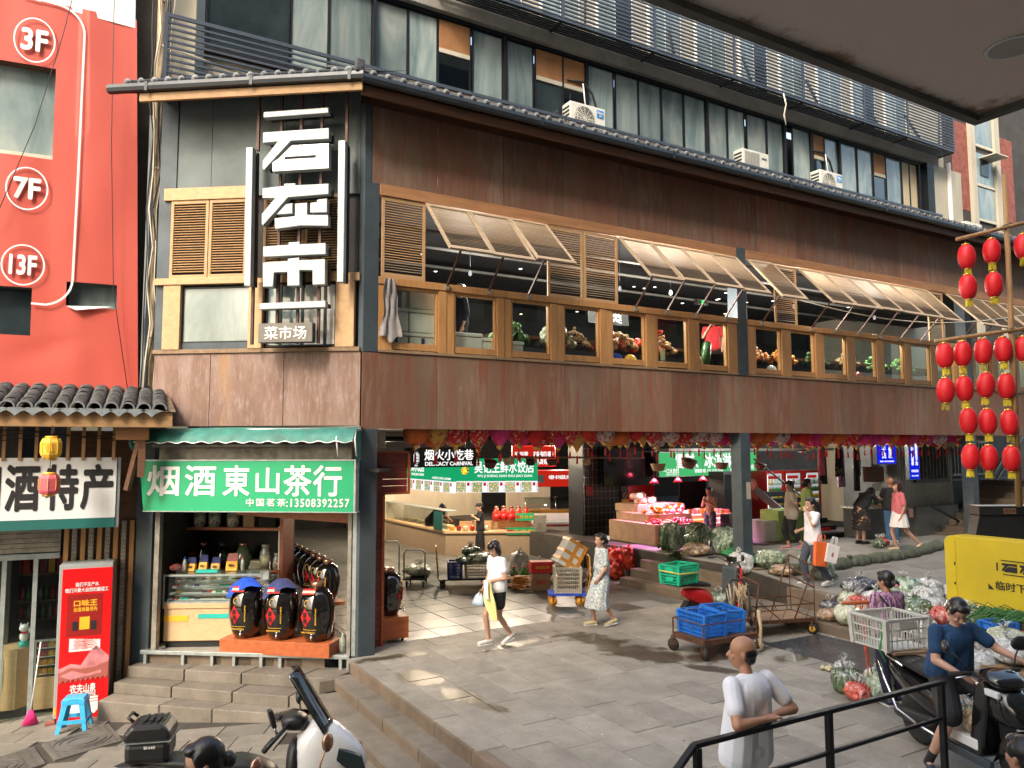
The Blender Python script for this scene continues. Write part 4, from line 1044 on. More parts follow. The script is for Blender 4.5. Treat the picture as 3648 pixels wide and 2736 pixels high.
tag(MB().tube([(-.62, -.25, 11.3), (-.56, -.2, 8), (-.45, -.12, 5.6), (-.18, -.06, 3.95)], .006, 4).B('slack_wire', 'cable', None, RB), 'thin wire running down the red banner near its edge', 'wire')
# tiled pent roof over the neighbour's shop front
pent = thing('pent_roof', 'small dark clay tile roof on a timber fascia above the white shop sign', 'roof', M=RB @ MX((-1, -.6, 3.4)))
bx('fascia', 'eave_wood', -4, .48, -1.12, -1.05, 3.43, 3.655, pent, RB, bv=.008)
bx('rafter_board', 'dark_wood', -4, .44, -1.04, .0, 3.60, 3.64, pent, RB)
MB().add([(-4, -1.16, 3.66), (.52, -1.16, 3.66), (.40, .0, 4.02), (-4, 0, 4.02)], [(0, 1, 2, 3)]).B('bed', 'soil', pent, RB)
m = MB()
vs = []; n = 8
for y_, zz, s_ in ((0, 0, 1), (.10, .03, .93)):
    for j in range(n+1):
        t = pi*j/n; vs.append((cos(t)*.098*s_, y_, zz+sin(t)*.085*s_))
for y_, zz, s_ in ((0, 0, .82),):
    for j in range(n+1):
        t = pi*j/n; vs.append((cos(t)*.098*s_, y_, zz+sin(t)*.085*s_))
m.add(vs, [(j+1, j, n+1+j, n+2+j) for j in range(n)]+[(j, j+1, 2*n+3+j, 2*n+2+j) for j in range(n)], 0, True)
tme = m.mesh('tile', 'roof_tile')
pm('tile_pale', (.13, .15, .16), .6, 0, .25, 9, .2, 60)
tfr = MB().prism([(-.15, 0), (-.06, -.045), (0, -.10), (.06, -.045), (.15, 0), (.07, .02), (-.07, .02)], -.012, .012, 'y').mesh('drip_tile', 'tile_pale')
for c in range(-3, 12):
    x = .30-.213*c
    for k in range(13):
        y_ = -1.17+k*.092+.0; inst(tme, 'tile', pent, RB @ MX((x+ru(-.006, .006)-.004*k*(1 if c < 1 else .2), y_, 3.66+.31*(y_+1.16)+.035+ru(-.006, .01)), rx=-6+ru(-3, 3), rz=ru(-3, 3))) if -3.2 < x < .5 else None
    if x < .5: inst(tfr, 'drip_tile', pent, RB @ MX((x-.107, -1.19, 3.672), rx=-10))
    if x < .5: MB().prism(arc(0, 0, .1, 0, 180, 8)+arc(0, 0, .078, 180, 0, 8), -.012, .012, 'y').B('end_tile', 'tile_pale', pent, RB @ MX((x, -1.18, 3.695)))
bx('bracket', 'dark_wood', .02, .12, -.9, -.8, 2.7, 3.43, pent, RB); bx('bracket', 'beam_wood', -.28, .16, -.92, -.78, 3.25, 3.43, pent, RB, bv=.01)
MB().bar((-.12, -.7, 2.5), (.04, -.85, 3.28), .06, .08).B('brace', 'dark_wood', pent, RB)
sme = MB().box(-.022, .022, -.02, .02, 2.95, 3.44).mesh('slat', 'eave_wood')
for k in range(16): inst(sme, 'slat', pent, RB @ MX((-.32-.2*k, -.62, 0)))
for k in range(3): MB().tube([(-.3-j*.35, -.66, 3.34-.05*sin(j*1.3+k)-k*.03) for j in range(10)], .006, 4).B('light_string', 'cable', pent, RB)
# white shop sign
ws = thing('shop_sign', 'white shop sign with bold black characters and a dark green lower band', 'sign', M=RB @ MX((-1.4, -.55, 2)))
bx('board', 'poster_white', -3.2, -.27, -.62, -.50, 2.1, 2.99, ws, RB); bx('band', 'sign_dkgreen', -3.2, -.27, -.622, -.50, 1.955, 2.098, ws, RB)
bx('return', 'galv', -.268, -.22, -.60, -.48, 1.95, 2.99, ws, RB)
text('酒', 'black_cloth', .40, .63, RB @ MX((-1.47, -.624, 2.56)), ws, bold=.03); text('特', 'black_cloth', .40, .63, RB @ MX((-.98, -.624, 2.56)), ws, bold=.03); text('产', 'black_cloth', .40, .63, RB @ MX((-.52, -.624, 2.56)), ws, bold=.03)
text('烟', 'black_cloth', .40, .63, RB @ MX((-1.95, -.624, 2.56)), ws, bold=.03)
# two paper lanterns
def oct_lantern(z, mat, label):
    t = thing('paper_lantern', label, 'lantern', M=RB @ MX((-1.055, -1.25, z)), group='octagonal lanterns on one cord')
    P = (-1.055, -1.25, z)
    MB().lathe([(.10, -.135), (.128, -.09), (.132, .08), (.10, .135)], 8, P, 0, False).B('shade', mat, t, RB)
    for s_ in (-1, 1): MB().lathe([(.078, z_) for z_ in (.135*s_, .165*s_)][::s_], 12, P).B('rim', 'gold' if s_ > 0 else 'lantern_gold', t, RB)
    m = MB()
    for k in range(8): a = R(45*k); m.tube([(P[0]+.10*cos(a), P[1]+.10*sin(a), z-.135), (P[0]+.132*cos(a), P[1]+.132*sin(a), z-.06), (P[0]+.132*cos(a), P[1]+.132*sin(a), z+.07), (P[0]+.10*cos(a), P[1]+.10*sin(a), z+.135)], .004, 4)
    m.B('rib', 'gold', t, RB)['kind'] = 'stuff'; return t
def paper(name, col, e):
    m, t, b, out = newmat(name); g = coord(t, kind='object')
    c = mix(t, maprange(t, noise(t, g, 30, 2), .58, .62, 0, .5), col, tuple(x*.5 for x in col)); t.links.new(c, b.inputs['Base Color']); b.inputs['Roughness'].default_value = .7
paper('paper_yellow', (.72, .40, .04), 0); paper('paper_pink', (.62, .10, .13), 0)
t = oct_lantern(3.13, 'paper_yellow', 'yellow octagonal paper lantern, upper of the pair on one cord'); text('福', 'gold', .09, .12, RB @ MX((-1.07, -1.383, 3.14)), t)
oct_lantern(2.63, 'paper_pink', 'faded pink octagonal lantern hanging below the yellow one')
MB().tube([(-1.055, -1.2, 3.45), (-1.055, -1.25, 2.8)], .004, 4).B('cord', 'cable', t, RB)
# shop front below
front = thing('corner_shop_front', 'glass fronted corner shop with half raised shutter and slatted end wall', 'shop front', M=RB @ MX((-1.4, 0, -.85)))
for k in range(6): bx('shutter_slat', 'galv_dirty', -3.2, -1.03, -.03+.006*(k % 2), .0, 1.93-.072*k, 1.995-.072*k, front, RB)
bx('shutter_rail', 'galv', -3.2, -1.03, -.04, .01, 1.47, 1.55, front, RB)
for x in (-1.34, -1.74): bx('mullion', 'galv', x-.03, x+.03, -.02, .02, -.88, 1.50, front, RB)
bx('glass_panel', 'glass', -3.2, -1.03, .0, .006, -.85, 1.47, front, RB)
for k in range(9): bx('wall_batten', 'frame_wood' if k % 2 == 0 else 'galv_dirty', -.985+k*.112, -.92+k*.112, -.05-.02*(k % 2), .0, -.9, 2.0, front, RB, bv=.004)
m = MB()
for k in (1, 3, 5, 7):
    for z in range(40):
        for q in (0, 1): m.box(-.970+k*.112+q*.03, -.958+k*.112+q*.03, -.073, -.069, -.6+z*.062, -.585+z*.062)
m.B('perforations', 'black_plastic', front, RB, kind='stuff')
bx('back_board', 'dark_wood', -.98, .12, .0, .04, -.9, 3.4, front, RB)
bx('interior_wall', 'hall_wall', -3.2, -1.0, 1.6, 1.7, -.9, 2.0, front, RB)
# counters and goods inside the shop
ct = thing('glass_counter', 'pale laminate counter with glass top standing behind the shop window', 'counter', M=RB @ MX((-1.9, .35, -.9)))
MB().prism([(-3.0, .15), (-1.55, .15), (-1.38, .32), (-1.38, .75), (-3.0, .75)], -.75, .12, 'z').B('cabinet', 'light_laminate', ct, RB); bx('plinth', 'black_plastic', -3., -1.42, .2, .7, -.88, -.75, ct, RB)
bx('note', 'veg_white', -2.1, -1.72, .14, .149, -.45, -.02, ct, RB)
ct = thing('display_counter', 'glass display counter of small packets behind the shop window post', 'counter', M=RB @ MX((-1.1, .3, -.9)))
bx('cabinet', 'light_laminate', -1.32, -1.0, .2, .6, -.8, -.33, ct, RB); bx('glass_case', 'glass', -1.32, -1.0, .2, .204, -.33, .22, ct, RB)
bx('case_frame', 'galv', -1.32, -1.0, .19, .21, .20, .23, ct, RB); bx('case_frame', 'galv', -1.33, -1.31, .19, .21, -.33, .23, ct, RB)
for r_ in range(4):
    bx('shelf', 'white', -1.32, -1.0, .22, .5, -.30+r_*.13, -.29+r_*.13, ct, RB)
    for k in range(4): bx('packet', rc(('red', 'gold', 'veg_white', 'vend_dark_red', 'fruit_orange')), -1.30+k*.075, -1.24+k*.075, .24, .3, -.29+r_*.13, -.215+r_*.13, ct, RB)
cat_ = thing('beckoning_figurine', 'small white ceramic cat figurine on a turquoise base on the shop counter', 'figurine', M=RB @ MX((-1.5, .35, .12)))
m = MB(); m.ell((-1.5, .35, .27), (.065, .05, .08)); m.ell((-1.5, .34, .40), (.072, .055, .062))
for s_ in (-1, 1): m.lathe([(.022, .0), (.0001, .04)], 6, (-1.5+s_*.045, .34, .445))
m.ell((-1.43, .33, .36), (.02, .02, .045)); m.B('body', 'white_gloss', cat_, RB); MB().lathe([(.07, .12), (.075, .19), (.0001, .2)], 12, (-1.5, .35, 0)).B('base', 'cigarette_teal', cat_, RB); bx('collar', 'red', -1.545, -1.455, .285, .3, .325, .345, cat_, RB)
for q, (z0_, n_) in enumerate(((1.08, 5), (.65, 7), (.35, 6))):
    sh = thing('wall_shelf', ('highest', 'middle', 'lowest')[q]+' shelf of liquor boxes and bottles inside the corner shop', 'shelf', M=RB @ MX((-1.9, 1.4, z0_)))
    bx('board', 'dark_wood', -3.0, -1.05, 1.25, 1.55, z0_-.03, z0_, sh, RB)
for q, (z0_, n_) in enumerate(((1.08, 10), (.65, 14), (.35, 12))):
    for k in range(n_):
        x = -2.3+k*1.2/n_
        if q == 0: o = bx('gift_box', rc(('vend_dark_red', 'red', 'gold')), x, x+.09, 1.28, 1.4, z0_, z0_+.26, None, RB); tag(o, 'liquor gift box on the highest shop shelf, %s' % ('at the wall end', 'second from the wall', 'third from the wall', 'fourth from the wall', 'left of the centre pair', 'right of the centre pair', 'fourth from the post', 'third from the post', 'second from the post', 'at the post end')[k], 'box', 'liquor boxes on the top shelf')
        else:
            o = MB().lathe([(.03, 0), (.032, .13), (.012, .17), (.012, .22), (.0001, .22)], 8).B('bottle', rc(('bottle_green', 'bottle_red', 'glass_jar')), None, RB @ MX((x, 1.34, z0_))); tag(o, 'small bottle on the %s shelf in the corner shop' % ('middle' if q == 1 else 'lowest'), 'bottle', 'bottles on the shop shelves')
# ================================================================== TEA AND WINE SHOP (short face, ground floor)
gs = thing('shop_sign', 'green light box sign of the tea and wine shop with white brush characters', 'sign', M=LF @ MX((-1.7, -.25, 2.1)))
MB().add([(-3.42, -.30, 2.93), (-.01, -.30, 2.93), (.03, -.30, 2.17), (-3.32, -.30, 2.17), (-3.42, -.14, 2.93), (-.01, -.14, 2.93), (.03, -.14, 2.17), (-3.32, -.14, 2.17)],
   [(0, 3, 2, 1), (4, 5, 6, 7), (0, 1, 5, 4), (1, 2, 6, 5), (2, 3, 7, 6), (3, 0, 4, 7)]).B('box', 'sign_green', gs, LF)
bx('rim', 'galv', -3.43, .0, -.31, -.13, 2.93, 2.95, gs, LF); bx('rim', 'galv', -3.33, .05, -.305, -.13, 2.155, 2.17, gs, LF); bx('rim', 'galv', .0, .03, -.305, -.13, 2.17, 2.95, gs, LF)
for s_, a, b in (('烟', -3.26, -2.76), ('酒', -2.65, -2.17), ('東', -2.04, -1.63), ('山', -1.52, -1.16), ('茶', -1.08, -.66), ('行', -.62, -.19)):
    text(s_, 'white', b-a, .45 if s_ != '山' else .38, LF @ MX(((a+b)/2, -.304, 2.63)), gs, bold=.018)
text('中国茗茶', 'white', .62, .115, LF @ MX((-1.36, -.304, 2.305)), gs, bold=.014, space=1.35); text(':13508392257', 'white', .97, .12, LF @ MX((-.55, -.304, 2.30)), gs, bold=.02, space=1.2)
aw = thing('shop_awning', 'folded dark green fabric awning with wavy white edge above the green sign', 'awning', M=LF @ MX((-1.7, -.4, 3.2)))
prof = [(-.02, 3.43), (-.18, 3.44), (-.34, 3.42), (-.47, 3.36), (-.54, 3.28), (-.565, 3.21)]
n = 60; vs = []
for i in range(n+1):
    x = -3.36+3.42*i/n
    for k, (y_, z_) in enumerate(prof): vs.append((x, y_+(.012*sin(x*9+k) if k > 1 else 0), z_+(.014*sin(x*2*pi/.26) if k == 5 else .006*sin(x*3+k))))
fs = [(i*6+k, i*6+k+1, (i+1)*6+k+1, (i+1)*6+k) for i in range(n) for k in range(5)]
MB().add(vs, fs, 0, True).B('canopy_cloth', 'awning_green', aw, LF)
MB().tube([(-3.36+3.42*i/90, -.568, 3.21+.014*sin((-3.36+3.42*i/90)*2*pi/.26)) for i in range(91)], .009, 5).B('white_hem', 'white', aw, LF)
for x in (-2.2, .02):
    pass
MB().tube([(-3.3, -.34, 3.40), (.0, -.34, 3.41)], .018, 6).B('roller', 'galv', aw, LF); MB().tube([(-3.2, -.30, 3.17), (-.1, -.30, 3.17)], .03, 8).B('front_bar', 'galv_dirty', aw, LF)
MB().add([(.02, -.02, 3.43), (.06, -.5, 3.34), (.08, -.58, 3.2), (.03, -.35, 3.1), (.10, -.45, 2.85), (.05, -.25, 2.9), (.04, -.1, 3.05)], [(0, 1, 2, 3, 6), (3, 4, 5, 6)]).B('side_flap', 'awning_green', aw, LF)
m = MB(); m.ell((-3.4, -.4, 3.2), (.06, .2, .12)); m.B('side_fold', 'awning_green', aw, LF)
for x in (-.25, .03): MB().tube([(x, -.05, 3.4), (x+.02, -.4, 3.38), (x+.06, -.56, 3.25), (x+.07, -.5, 3.0)], .012, 5).B('awning_arm', 'white', aw, LF)
bx('backing', 'galv_dirty', -3.2, -.1, -.12, .02, 2.95, 3.14, aw, LF)
ts = thing('tea_shop', 'open fronted tea and wine shop in the market corner with steel door posts', 'shop front', M=LF @ MX((-1.7, 0, 0)))
bx('door_post', 'galv_dirty', -3.27, -3.19, -.05, .05, .02, 2.2, ts, LF, bv=.004); bx('door_post', 'galv_dirty', -.16, -.10, -.05, .05, -.02, 2.2, ts, LF, bv=.004)
bx('post', 'galv', -.09, -.03, -.03, .05, .0, 2.2, ts, LF)
bx('threshold', 'galv', -3.42, -.10, -.09, .02, -.035, .02, ts, LF, bv=.005)
for x in (-3.36, -2.75, -2.28, -1.93, -1.5, -1.2, -.26, -.14): bx('threshold_leg', 'galv', x, x+.045, -.085, -.03, -.19, -.036, ts, LF)
for k, a in enumerate((-3.38, -2.74, -2.26, -1.9, -1.45, -1.1)): bx('riser_block', 'kerb_brown', a, a+.60, -.02, .06, -.2, -.04, ts, LF)
MB().add([(-3.4, .0, -.01), (-.05, .0, -.01), (1.2, 3.5, -.01), (-3.4, 3.5, -.01)], [(0, 1, 2, 3)]).B('floor', 'concrete', ts, LF)
# back wall and side wall of the shop
bx('back_wall', 'hall_wall', -3.4, -1.70, 1.62, 1.7, 0, 3.4, ts, LF); bx('side_wall', 'hall_wall', -3.48, -3.4, .02, 1.7, -.1, 3.4, ts, LF); bx('ceiling', 'hall_wall', -3.4, .3, .0, 1.7, 2.75, 2.8, ts, LF)
sf = thing('wall_shelving', 'red brown open shelving of jars along the back of the tea shop', 'shelving', M=LF @ MX((-2.3, 1.3, 0)))
for z in (.62, 1.08, 1.78, 2.25): bx('shelf', 'shelf_wood', -3.38, -1.70, 1.10, 1.56, z-.05, z, sf, LF, bv=.003)
for x in (-1.72,): bx('upright', 'shelf_wood', x, x+.06, 1.10, 1.56, 0, 2.0, sf, LF); bx('edge_strip', 'white', x-.03, x, 1.12, 1.15, .62, 1.8, sf, LF)
bx('back_panel', 'dark_interior', -3.38, -1.68, 1.56, 1.6, 0, 2.7, sf, LF)
def jar(x, y, z, r, h, mat, lid, label, cat='jar', group='jars on the tea shop shelves', profile=0, lbl=None):
    t = thing('storage_jar', label, cat, M=LF @ MX((x, y, z)), group=group)
    p = [(r*.75, 0), (r, h*.25), (r, h*.6), (r*.6, h*.85), (r*.45, h)] if profile else [(r, 0), (r, h*.8), (r*.75, h*.92), (r*.75, h)]
    MB().lathe(p, 14).B('body', mat, t, LF @ MX((x, y, z))); MB().lathe([(r*.5 if profile else r*.8, h), (r*.52 if profile else r*.82, h+.05), (.0001, h+.055)], 12).B('lid', lid, t, LF @ MX((x, y, z)))
    if lbl: MB().lathe([(r*1.01, h*.15), (r*1.01, h*.65)], 14).B('label', lbl, t, LF @ MX((x, y, z)))
    return t
print_cloth('jar_print', (.55, .52, .45), (.20, .14, .08), 22, thr=(.5, .56))
for k, x in enumerate((-3.2, -2.93, -2.6)): jar(x, 1.2, 1.78, .10, .32, 'glass_jar', 'black_plastic', 'printed glass jar on the top shelf, number %s from the post' % ('one', 'two', 'three')[k], lbl='jar_print')
jar(-3.12, 1.2, 1.08, .14, .38, 'ceramic_black', 'copper_lid', 'dark wine jar with copper lid beside the red box', profile=1)
jar(-2.76, 1.2, 1.08, .15, .38, 'ceramic_black', 'black_plastic', 'wide black wine jar in the shelf middle', profile=1)
jar(-2.4, 1.2, 1.08, .16, .38, 'ceramic_green', 'copper_lid', 'green glazed wine jar on the middle shelf', profile=1)
jar(-2.0, 1.2, 1.08, .09, .36, 'glass_jar', 'glass_jar', 'tall clear jar full of pale straws', lbl='veg_white')
jar(-1.8, 1.2, 1.08, .065, .22, 'glass_jar', 'glass_jar', 'short glass jar with brown label on the middle shelf', lbl='jar_print')
jar(-2.05, 1.2, .62, .09, .3, 'glass_jar', 'red', 'glass jar with bright red lid on the lower shelf', lbl='jar_print')
jar(-1.83, 1.2, .62, .10, .34, 'glass_jar', 'glass_jar', 'clear lidded jar at the end of the lower shelf', lbl='jar_print')
for nm, mt, x, z, w_, h, lb in (('red_box', 'vend_dark_red', -3.36, 1.08, .2, .28, 'dark red gift box on the middle tea shelf'), ('tissue_box', 'veg_white', -2.30, 1.08, .26, .14, 'white tissue box beside the green wine jar'),
       ('carton', 'cardboard', -2.4, 1.78, .2, .2, 'small brown carton on the top tea shelf'), ('goods_box', 'dark_interior', -2.12, 1.78, .3, .26, 'dark plastic box with pale straps on the top tea shelf')):
    o = bx(nm, mt, x, x+w_, 1.15, 1.4, z, z+h, None, LF, bv=.006); tag(o, lb, 'box')
# display counter
dc = thing('display_counter', 'pale wood display counter with glass case of cigarette packs and a green stripe', 'counter', M=LF @ MX((-2.5, .35, 0)))
CM = LF @ MX((-3.22, .16, 0), rz=9)
bx('cabinet', 'light_laminate', .02, 1.52, .02, .5, .10, .60, dc, CM); bx('plinth', 'black_plastic', .04, 1.50, .06, .5, 0, .10, dc, CM)
bx('stripe', 'cigarette_teal', .55, 1.52, .012, .019, .44, .51, dc, CM); bx('stripe_gold', 'gold', .02, .40, .012, .019, .40, .49, dc, CM); bx('ledge', 'light_laminate', .0, 1.54, .0, .5, .60, .68, dc, CM, bv=.004)
m = MB(); m.box(0, 1.54, 0, .02, .68, .71); m.box(0, 1.54, 0, .02, 1.10, 1.13); m.box(0, .02, 0, .02, .71, 1.10); m.box(1.52, 1.54, 0, .02, .71, 1.10); m.box(1.52, 1.54, .48, .5, .71, 1.25); m.B('case_frame', 'galv', dc, CM)
bx('front_glass', 'glass', .02, 1.52, .004, .009, .71, 1.10, dc, CM); bx('top_glass', 'glass', .0, 1.54, .0, .5, 1.13, 1.14, dc, CM); bx('case_back', 'white', .02, 1.52, .46, .48, .70, 1.12, dc, CM)
for r_ in range(4):
    y_ = .1+.1*r_; z_ = .72+.085*r_; bx('tray', 'white', .03, 1.51, y_, y_+.09, z_-.03, z_, dc, CM); bx('price_strip', 'vend_grey', .03, 1.51, y_-.006, y_, z_-.03, z_-.004, dc, CM)
    for k in range(18):
        if rr0() < .5: bx('pack', rc(('red', 'vend_dark_red', 'gold', 'white', 'cigarette_teal', 'navy_cloth', 'bottle_green', 'ceramic_green')), .05+k*.08, .11+k*.08, y_+.01, y_+.08, z_, z_+.025, dc, CM)
for k, (x, w_, h, mt, lb) in enumerate(((.33, .15, .22, 'orange_bag', 'orange snack pouch beside the blue capped bottle'), (.52, .14, .26, 'navy_cloth', 'blue and orange pouch in the middle of the counter'), (.72, .14, .22, 'orange_bag', 'orange pouch with blue top leaning on the counter'), (.98, .18, .28, 'fruit_orange', 'largest orange and maroon pouch on the counter'))):
    t = thing('snack_pouch', lb, 'pouch', M=CM @ MX((x, .25, 1.14)), group='pouches on the tea counter')
    MB().prism([(-w_/2, 0), (w_/2, 0), (w_/2, h*.55), (-w_/2, h*.55)], -.03, .03, 'y').B('pouch', 'orange_bag', t, CM @ MX((x, .25, 1.14), rz=ru(-15, 15), rx=-15), .01); 
    MB().prism([(-w_/2, h*.56), (w_/2, h*.56), (w_*.4, h), (-w_*.4, h)], -.02, .02, 'y').B('pouch_top', 'navy_cloth' if k < 3 else 'vend_dark_red', t, CM @ MX((x, .26, 1.14), rx=-15))
    text('酒料', 'black_cloth', w_*.5, .04, CM @ MX((x, .215, 1.14+h*.35), rx=-15), t, bold=.02)
m = MB(); m.ell((.1, .3, 1.2), (.13, .1, .06)); tag(m.B('candy_bag', 'bag_red', None, CM), 'pink bag of sweets at the counter end', 'bag')
tag(bx('teal_box', 'cigarette_teal', .48, .82, .05, .15, 1.145, 1.19, None, CM), 'flat teal carton on the glass counter', 'box')
for x, c, lb in ((.25, 'blue_cloth', 'water bottle with blue cap on the tea counter'), (1.17, 'red', 'clear bottle with red cap on the tea counter')):
    t = thing('water_bottle', lb, 'bottle', M=CM @ MX((x, .2, 1.145))); MB().lathe([(.03, 0), (.033, .08), (.03, .16), (.012, .2)], 10).B('bottle', 'glass_jar', t, CM @ MX((x, .2, 1.145))); MB().lathe([(.015, .2), (.015, .23), (.0001, .23)], 8).B('cap', c, t, CM @ MX((x, .2, 1.145)))
# platform with the three big jars
PM = MX((2.24, 12.70, 0), -41.5)
tag(MB().box(0, 1.80, 0, .45, 0, .205).B('jar_plinth', 'red_wood', None, PM, .004), 'low red brown wooden plinth carrying three black wine jars', 'plinth')
def wine_jar(M, s, label, cover=None, tag_card=True, group='large black wine jars'):
    t = thing('wine_jar', label, 'wine jar', M=M, group=group)
    m = MB(); m.lathe([(.15*s, 0), (.20*s, .10*s), (.238*s, .30*s), (.24*s, .44*s), (.20*s, .60*s), (.13*s, .68*s), (.075*s, .71*s)], 28); m.B('body', 'ceramic_black', t, M)
    MB().lathe([(.09*s, .70*s), (.092*s, .765*s), (.08*s, .775*s), (.0001, .775*s)], 18).B('lid', 'copper_lid', t, M)
    def on(x, z, dz=0): return M @ MX((x*s, -.0, z*s))
    # red diamond follows the belly
    def patch(cx, cz, wx, wz, mat, name, nn=6, shape='d', off=1.012):
        vs = []; fs = []
        def rad(z):
            P = [(0, .15), (.10, .20), (.30, .238), (.44, .24), (.60, .20), (.68, .13)]
            for (a, ra), (b, rb_) in zip(P[:-1], P[1:]):
                if a <= z <= b: return ra+(rb_-ra)*(z-a)/(b-a)
            return .13
        for i in range(nn+1):
            for j in range(nn+1):
                u = -1+2*i/nn; v_ = -1+2*j/nn
                if shape == 'd': x = (u+v_)/2; z = (v_-u)/2
                else: x, z = u, v_
                zz = cz+z*wz/2; th = -pi/2+(cx+x*wx/2)/.24; r_ = rad(zz)*off
                vs.append((r_*cos(th)*s, r_*sin(th)*s, zz*s))
        for i in range(nn):
            for j in range(nn): q = i*(nn+1)+j; fs.append((q, q+1, q+nn+2, q+nn+1))
        return MB().add(vs, fs, 0, True).B(name, mat, t, M)
    d = patch(-.10, .33, .17, .25, 'red', 'diamond_label')
    th = -.10/.24; MT = M @ Matrix.Rotation(th, 4, 'Z')
    text('原', 'black_cloth', .055*s, .062*s, MT @ MX((0, -.2475*s, .37*s)), d, bold=.02); text('酒', 'black_cloth', .055*s, .062*s, MT @ MX((0, -.2465*s, .295*s)), d, bold=.02)
    MT2 = M @ Matrix.Rotation(.05/.24, 4, 'Z'); text('醇香绵香陈香', 'gold', .02*s, .22*s, MT2 @ MX((0, -.2465*s, .35*s)), t, vert=True)
    g = MB(); g.tube([(.045*cos(R(20*k)), 0, .045*sin(R(20*k))) for k in range(15)], .005, 5); g.B('emblem', 'gold', t, MT @ MX((.02*s, -.236*s, .52*s), rx=-14))
    patch(-.05, .175, .22, .006, 'gold', 'gold_line', 8, 'r', 1.03); text('最美依旧最初味道', 'gold', .2*s, .022*s, M @ Matrix.Rotation(-.05/.24, 4, 'Z') @ MX((0, -.236*s, .145*s)), t)
    k = MB(); k.tube([(0, -.19*s, .09*s), (0, -.25*s, .09*s)], .014*s, 8); k.tube([(0, -.25*s, .10*s), (0, -.255*s, .05*s)], .010*s, 8); k.tube([(-.02*s, -.235*s, .12*s), (.02*s, -.235*s, .12*s)], .006*s, 6); k.B('tap', 'chrome', t, M)
    if tag_card: c = bx('price_card', 'veg_white', -.085*s, .085*s, -.004, 0, -.05*s, .05*s, t, M @ MX((-.06*s, -.185*s, .665*s), rx=-52)); bx('card_band', 'red', -.085*s, .085*s, -.007, -.004, .02*s, .05*s, t, M @ MX((-.06*s, -.185*s, .665*s), rx=-52)); bx('card_band', 'red', -.085*s, .085*s, -.007, -.004, -.05*s, -.025*s, t, M @ MX((-.06*s, -.185*s, .665*s), rx=-52))
    return t
def drape(M, s, mat, label):
    vs = []; n = 24; fs = []
    for i in range(9):
        r_ = .02+.023*i*s*1.2
        for j in range(n):
            a = 2*pi*j/n; rr = r_*(1+.12*sin(3*a+i*.4)+.06*sin(7*a)); z = .79*s-(max(0, rr-.085)**1.1)*(1.1+.5*sin(2*a))*.9
            vs.append((rr*cos(a), rr*sin(a), z))
    for i in range(8):
        for j in range(n): fs.append((i*n+j, i*n+(j+1) % n, (i+1)*n+(j+1) % n, (i+1)*n+j))
    fs.append(tuple(range(n))); o = MB().add(vs, fs, 0, True).B('cloth', mat, None, M); tag(o, label, 'cloth'); return o
J = [PM @ MX((x, y_, .205), rz=r_) for x, y_, r_ in ((.30, .25, 12), (.90, .24, 12), (1.49, .23, 8))]
wine_jar(J[0], 1.13, 'large black wine jar under a bright blue towel'); drape(J[0], 1.13, 'blue_cloth', 'bright blue towel laid over a wine jar lid')
wine_jar(J[1], 1.13, 'large black wine jar under a navy cloth, in the middle of the plinth'); drape(J[1], 1.13, 'navy_cloth', 'dark navy cloth laid over the middle wine jar')
wine_jar(J[2], 1.13, 'large black wine jar with its bare copper lid, nearest the steel pillar')
# sloping rack of smaller jars behind
rk = thing('jar_rack', 'red brown stepped rack carrying a row of small black wine jars', 'rack', M=LF @ MX((-.5, .8, 0)))
A0 = Vector((4.22, 16.4, -.08)); A1 = Vector((3.80, 12.0, .07))
MB().bar(A0+Vector((0, 0, .62)), A1+Vector((0, 0, .62)), .36, .05).B('shelf', 'shelf_wood', rk); MB().bar(A0+Vector((0, 0, .3)), A1+Vector((0, 0, .25)), .04, .5).B('panel', 'shelf_wood', rk)
MB().bar(LF @ Vector((-2.2, .5, 2.12)), LF @ Vector((-.1, .35, 2.0)), .05, .14).B('upper_beam', 'shelf_wood', rk)
for k in range(8):
    p = A0.lerp(A1, (k+.4)/8); wine_jar(Matrix.Translation(p+Vector((-.03, 0, .645))) @ MX(rz=-40), .82, 'small black wine jar in the rack row, '+('deepest in the hall', 'second deepest', 'third deepest', 'fourth deepest', 'fourth from the front', 'third from the front', 'second from the front', 'nearest the big jars')[k], tag_card=False, group='row of small black wine jars')
tag(MB().lathe([(.05, 0), (.06, .05), (.055, .2), (.02, .27), (.02, .3), (.0001, .3)], 10).B('water_jug', 'glass_jar', None, LF @ MX((-.28, .15, 0))), 'clear plastic bottle pack standing beside the plinth end', 'bottle')
m = MB(); m.ell((0, 0, .12), (.16, .12, .13)); tag(m.B('plastic_bag', 'bag_clear', None, LF @ MX((-1.5, 1.0, .35))), 'crumpled clear plastic bag on the jar rack', 'bag')
# ================================================================== MARKET INTERIOR, GROUND FLOOR
def pt_light(name, loc, e, col, r=.15, parent=None):
    l = bpy.data.lights.new(name, 'POINT'); l.energy = e; l.color = col; l.shadow_soft_size = r
    o = bpy.data.objects.new(name, l); link(o, parent, MX(loc)); return o
def lamp(loc, mat, e, col, label, r=.06, h=.05, cat='ceiling lamp', group='lamps under the market ceiling'):
    t = thing('ceiling_lamp', label, cat, loc, group=group)
    MB().lathe([(r, -h), (r, 0)], 14, loc).B('housing', 'black_plastic', t)
    MB().lathe([(.0001, -h-.004), (r*.9, -h-.004)], 14, loc).B('lens', mat, t)
    if e: pt_light('glow', (loc[0], loc[1], loc[2]-h-.1), e, col, r, t)
    return t
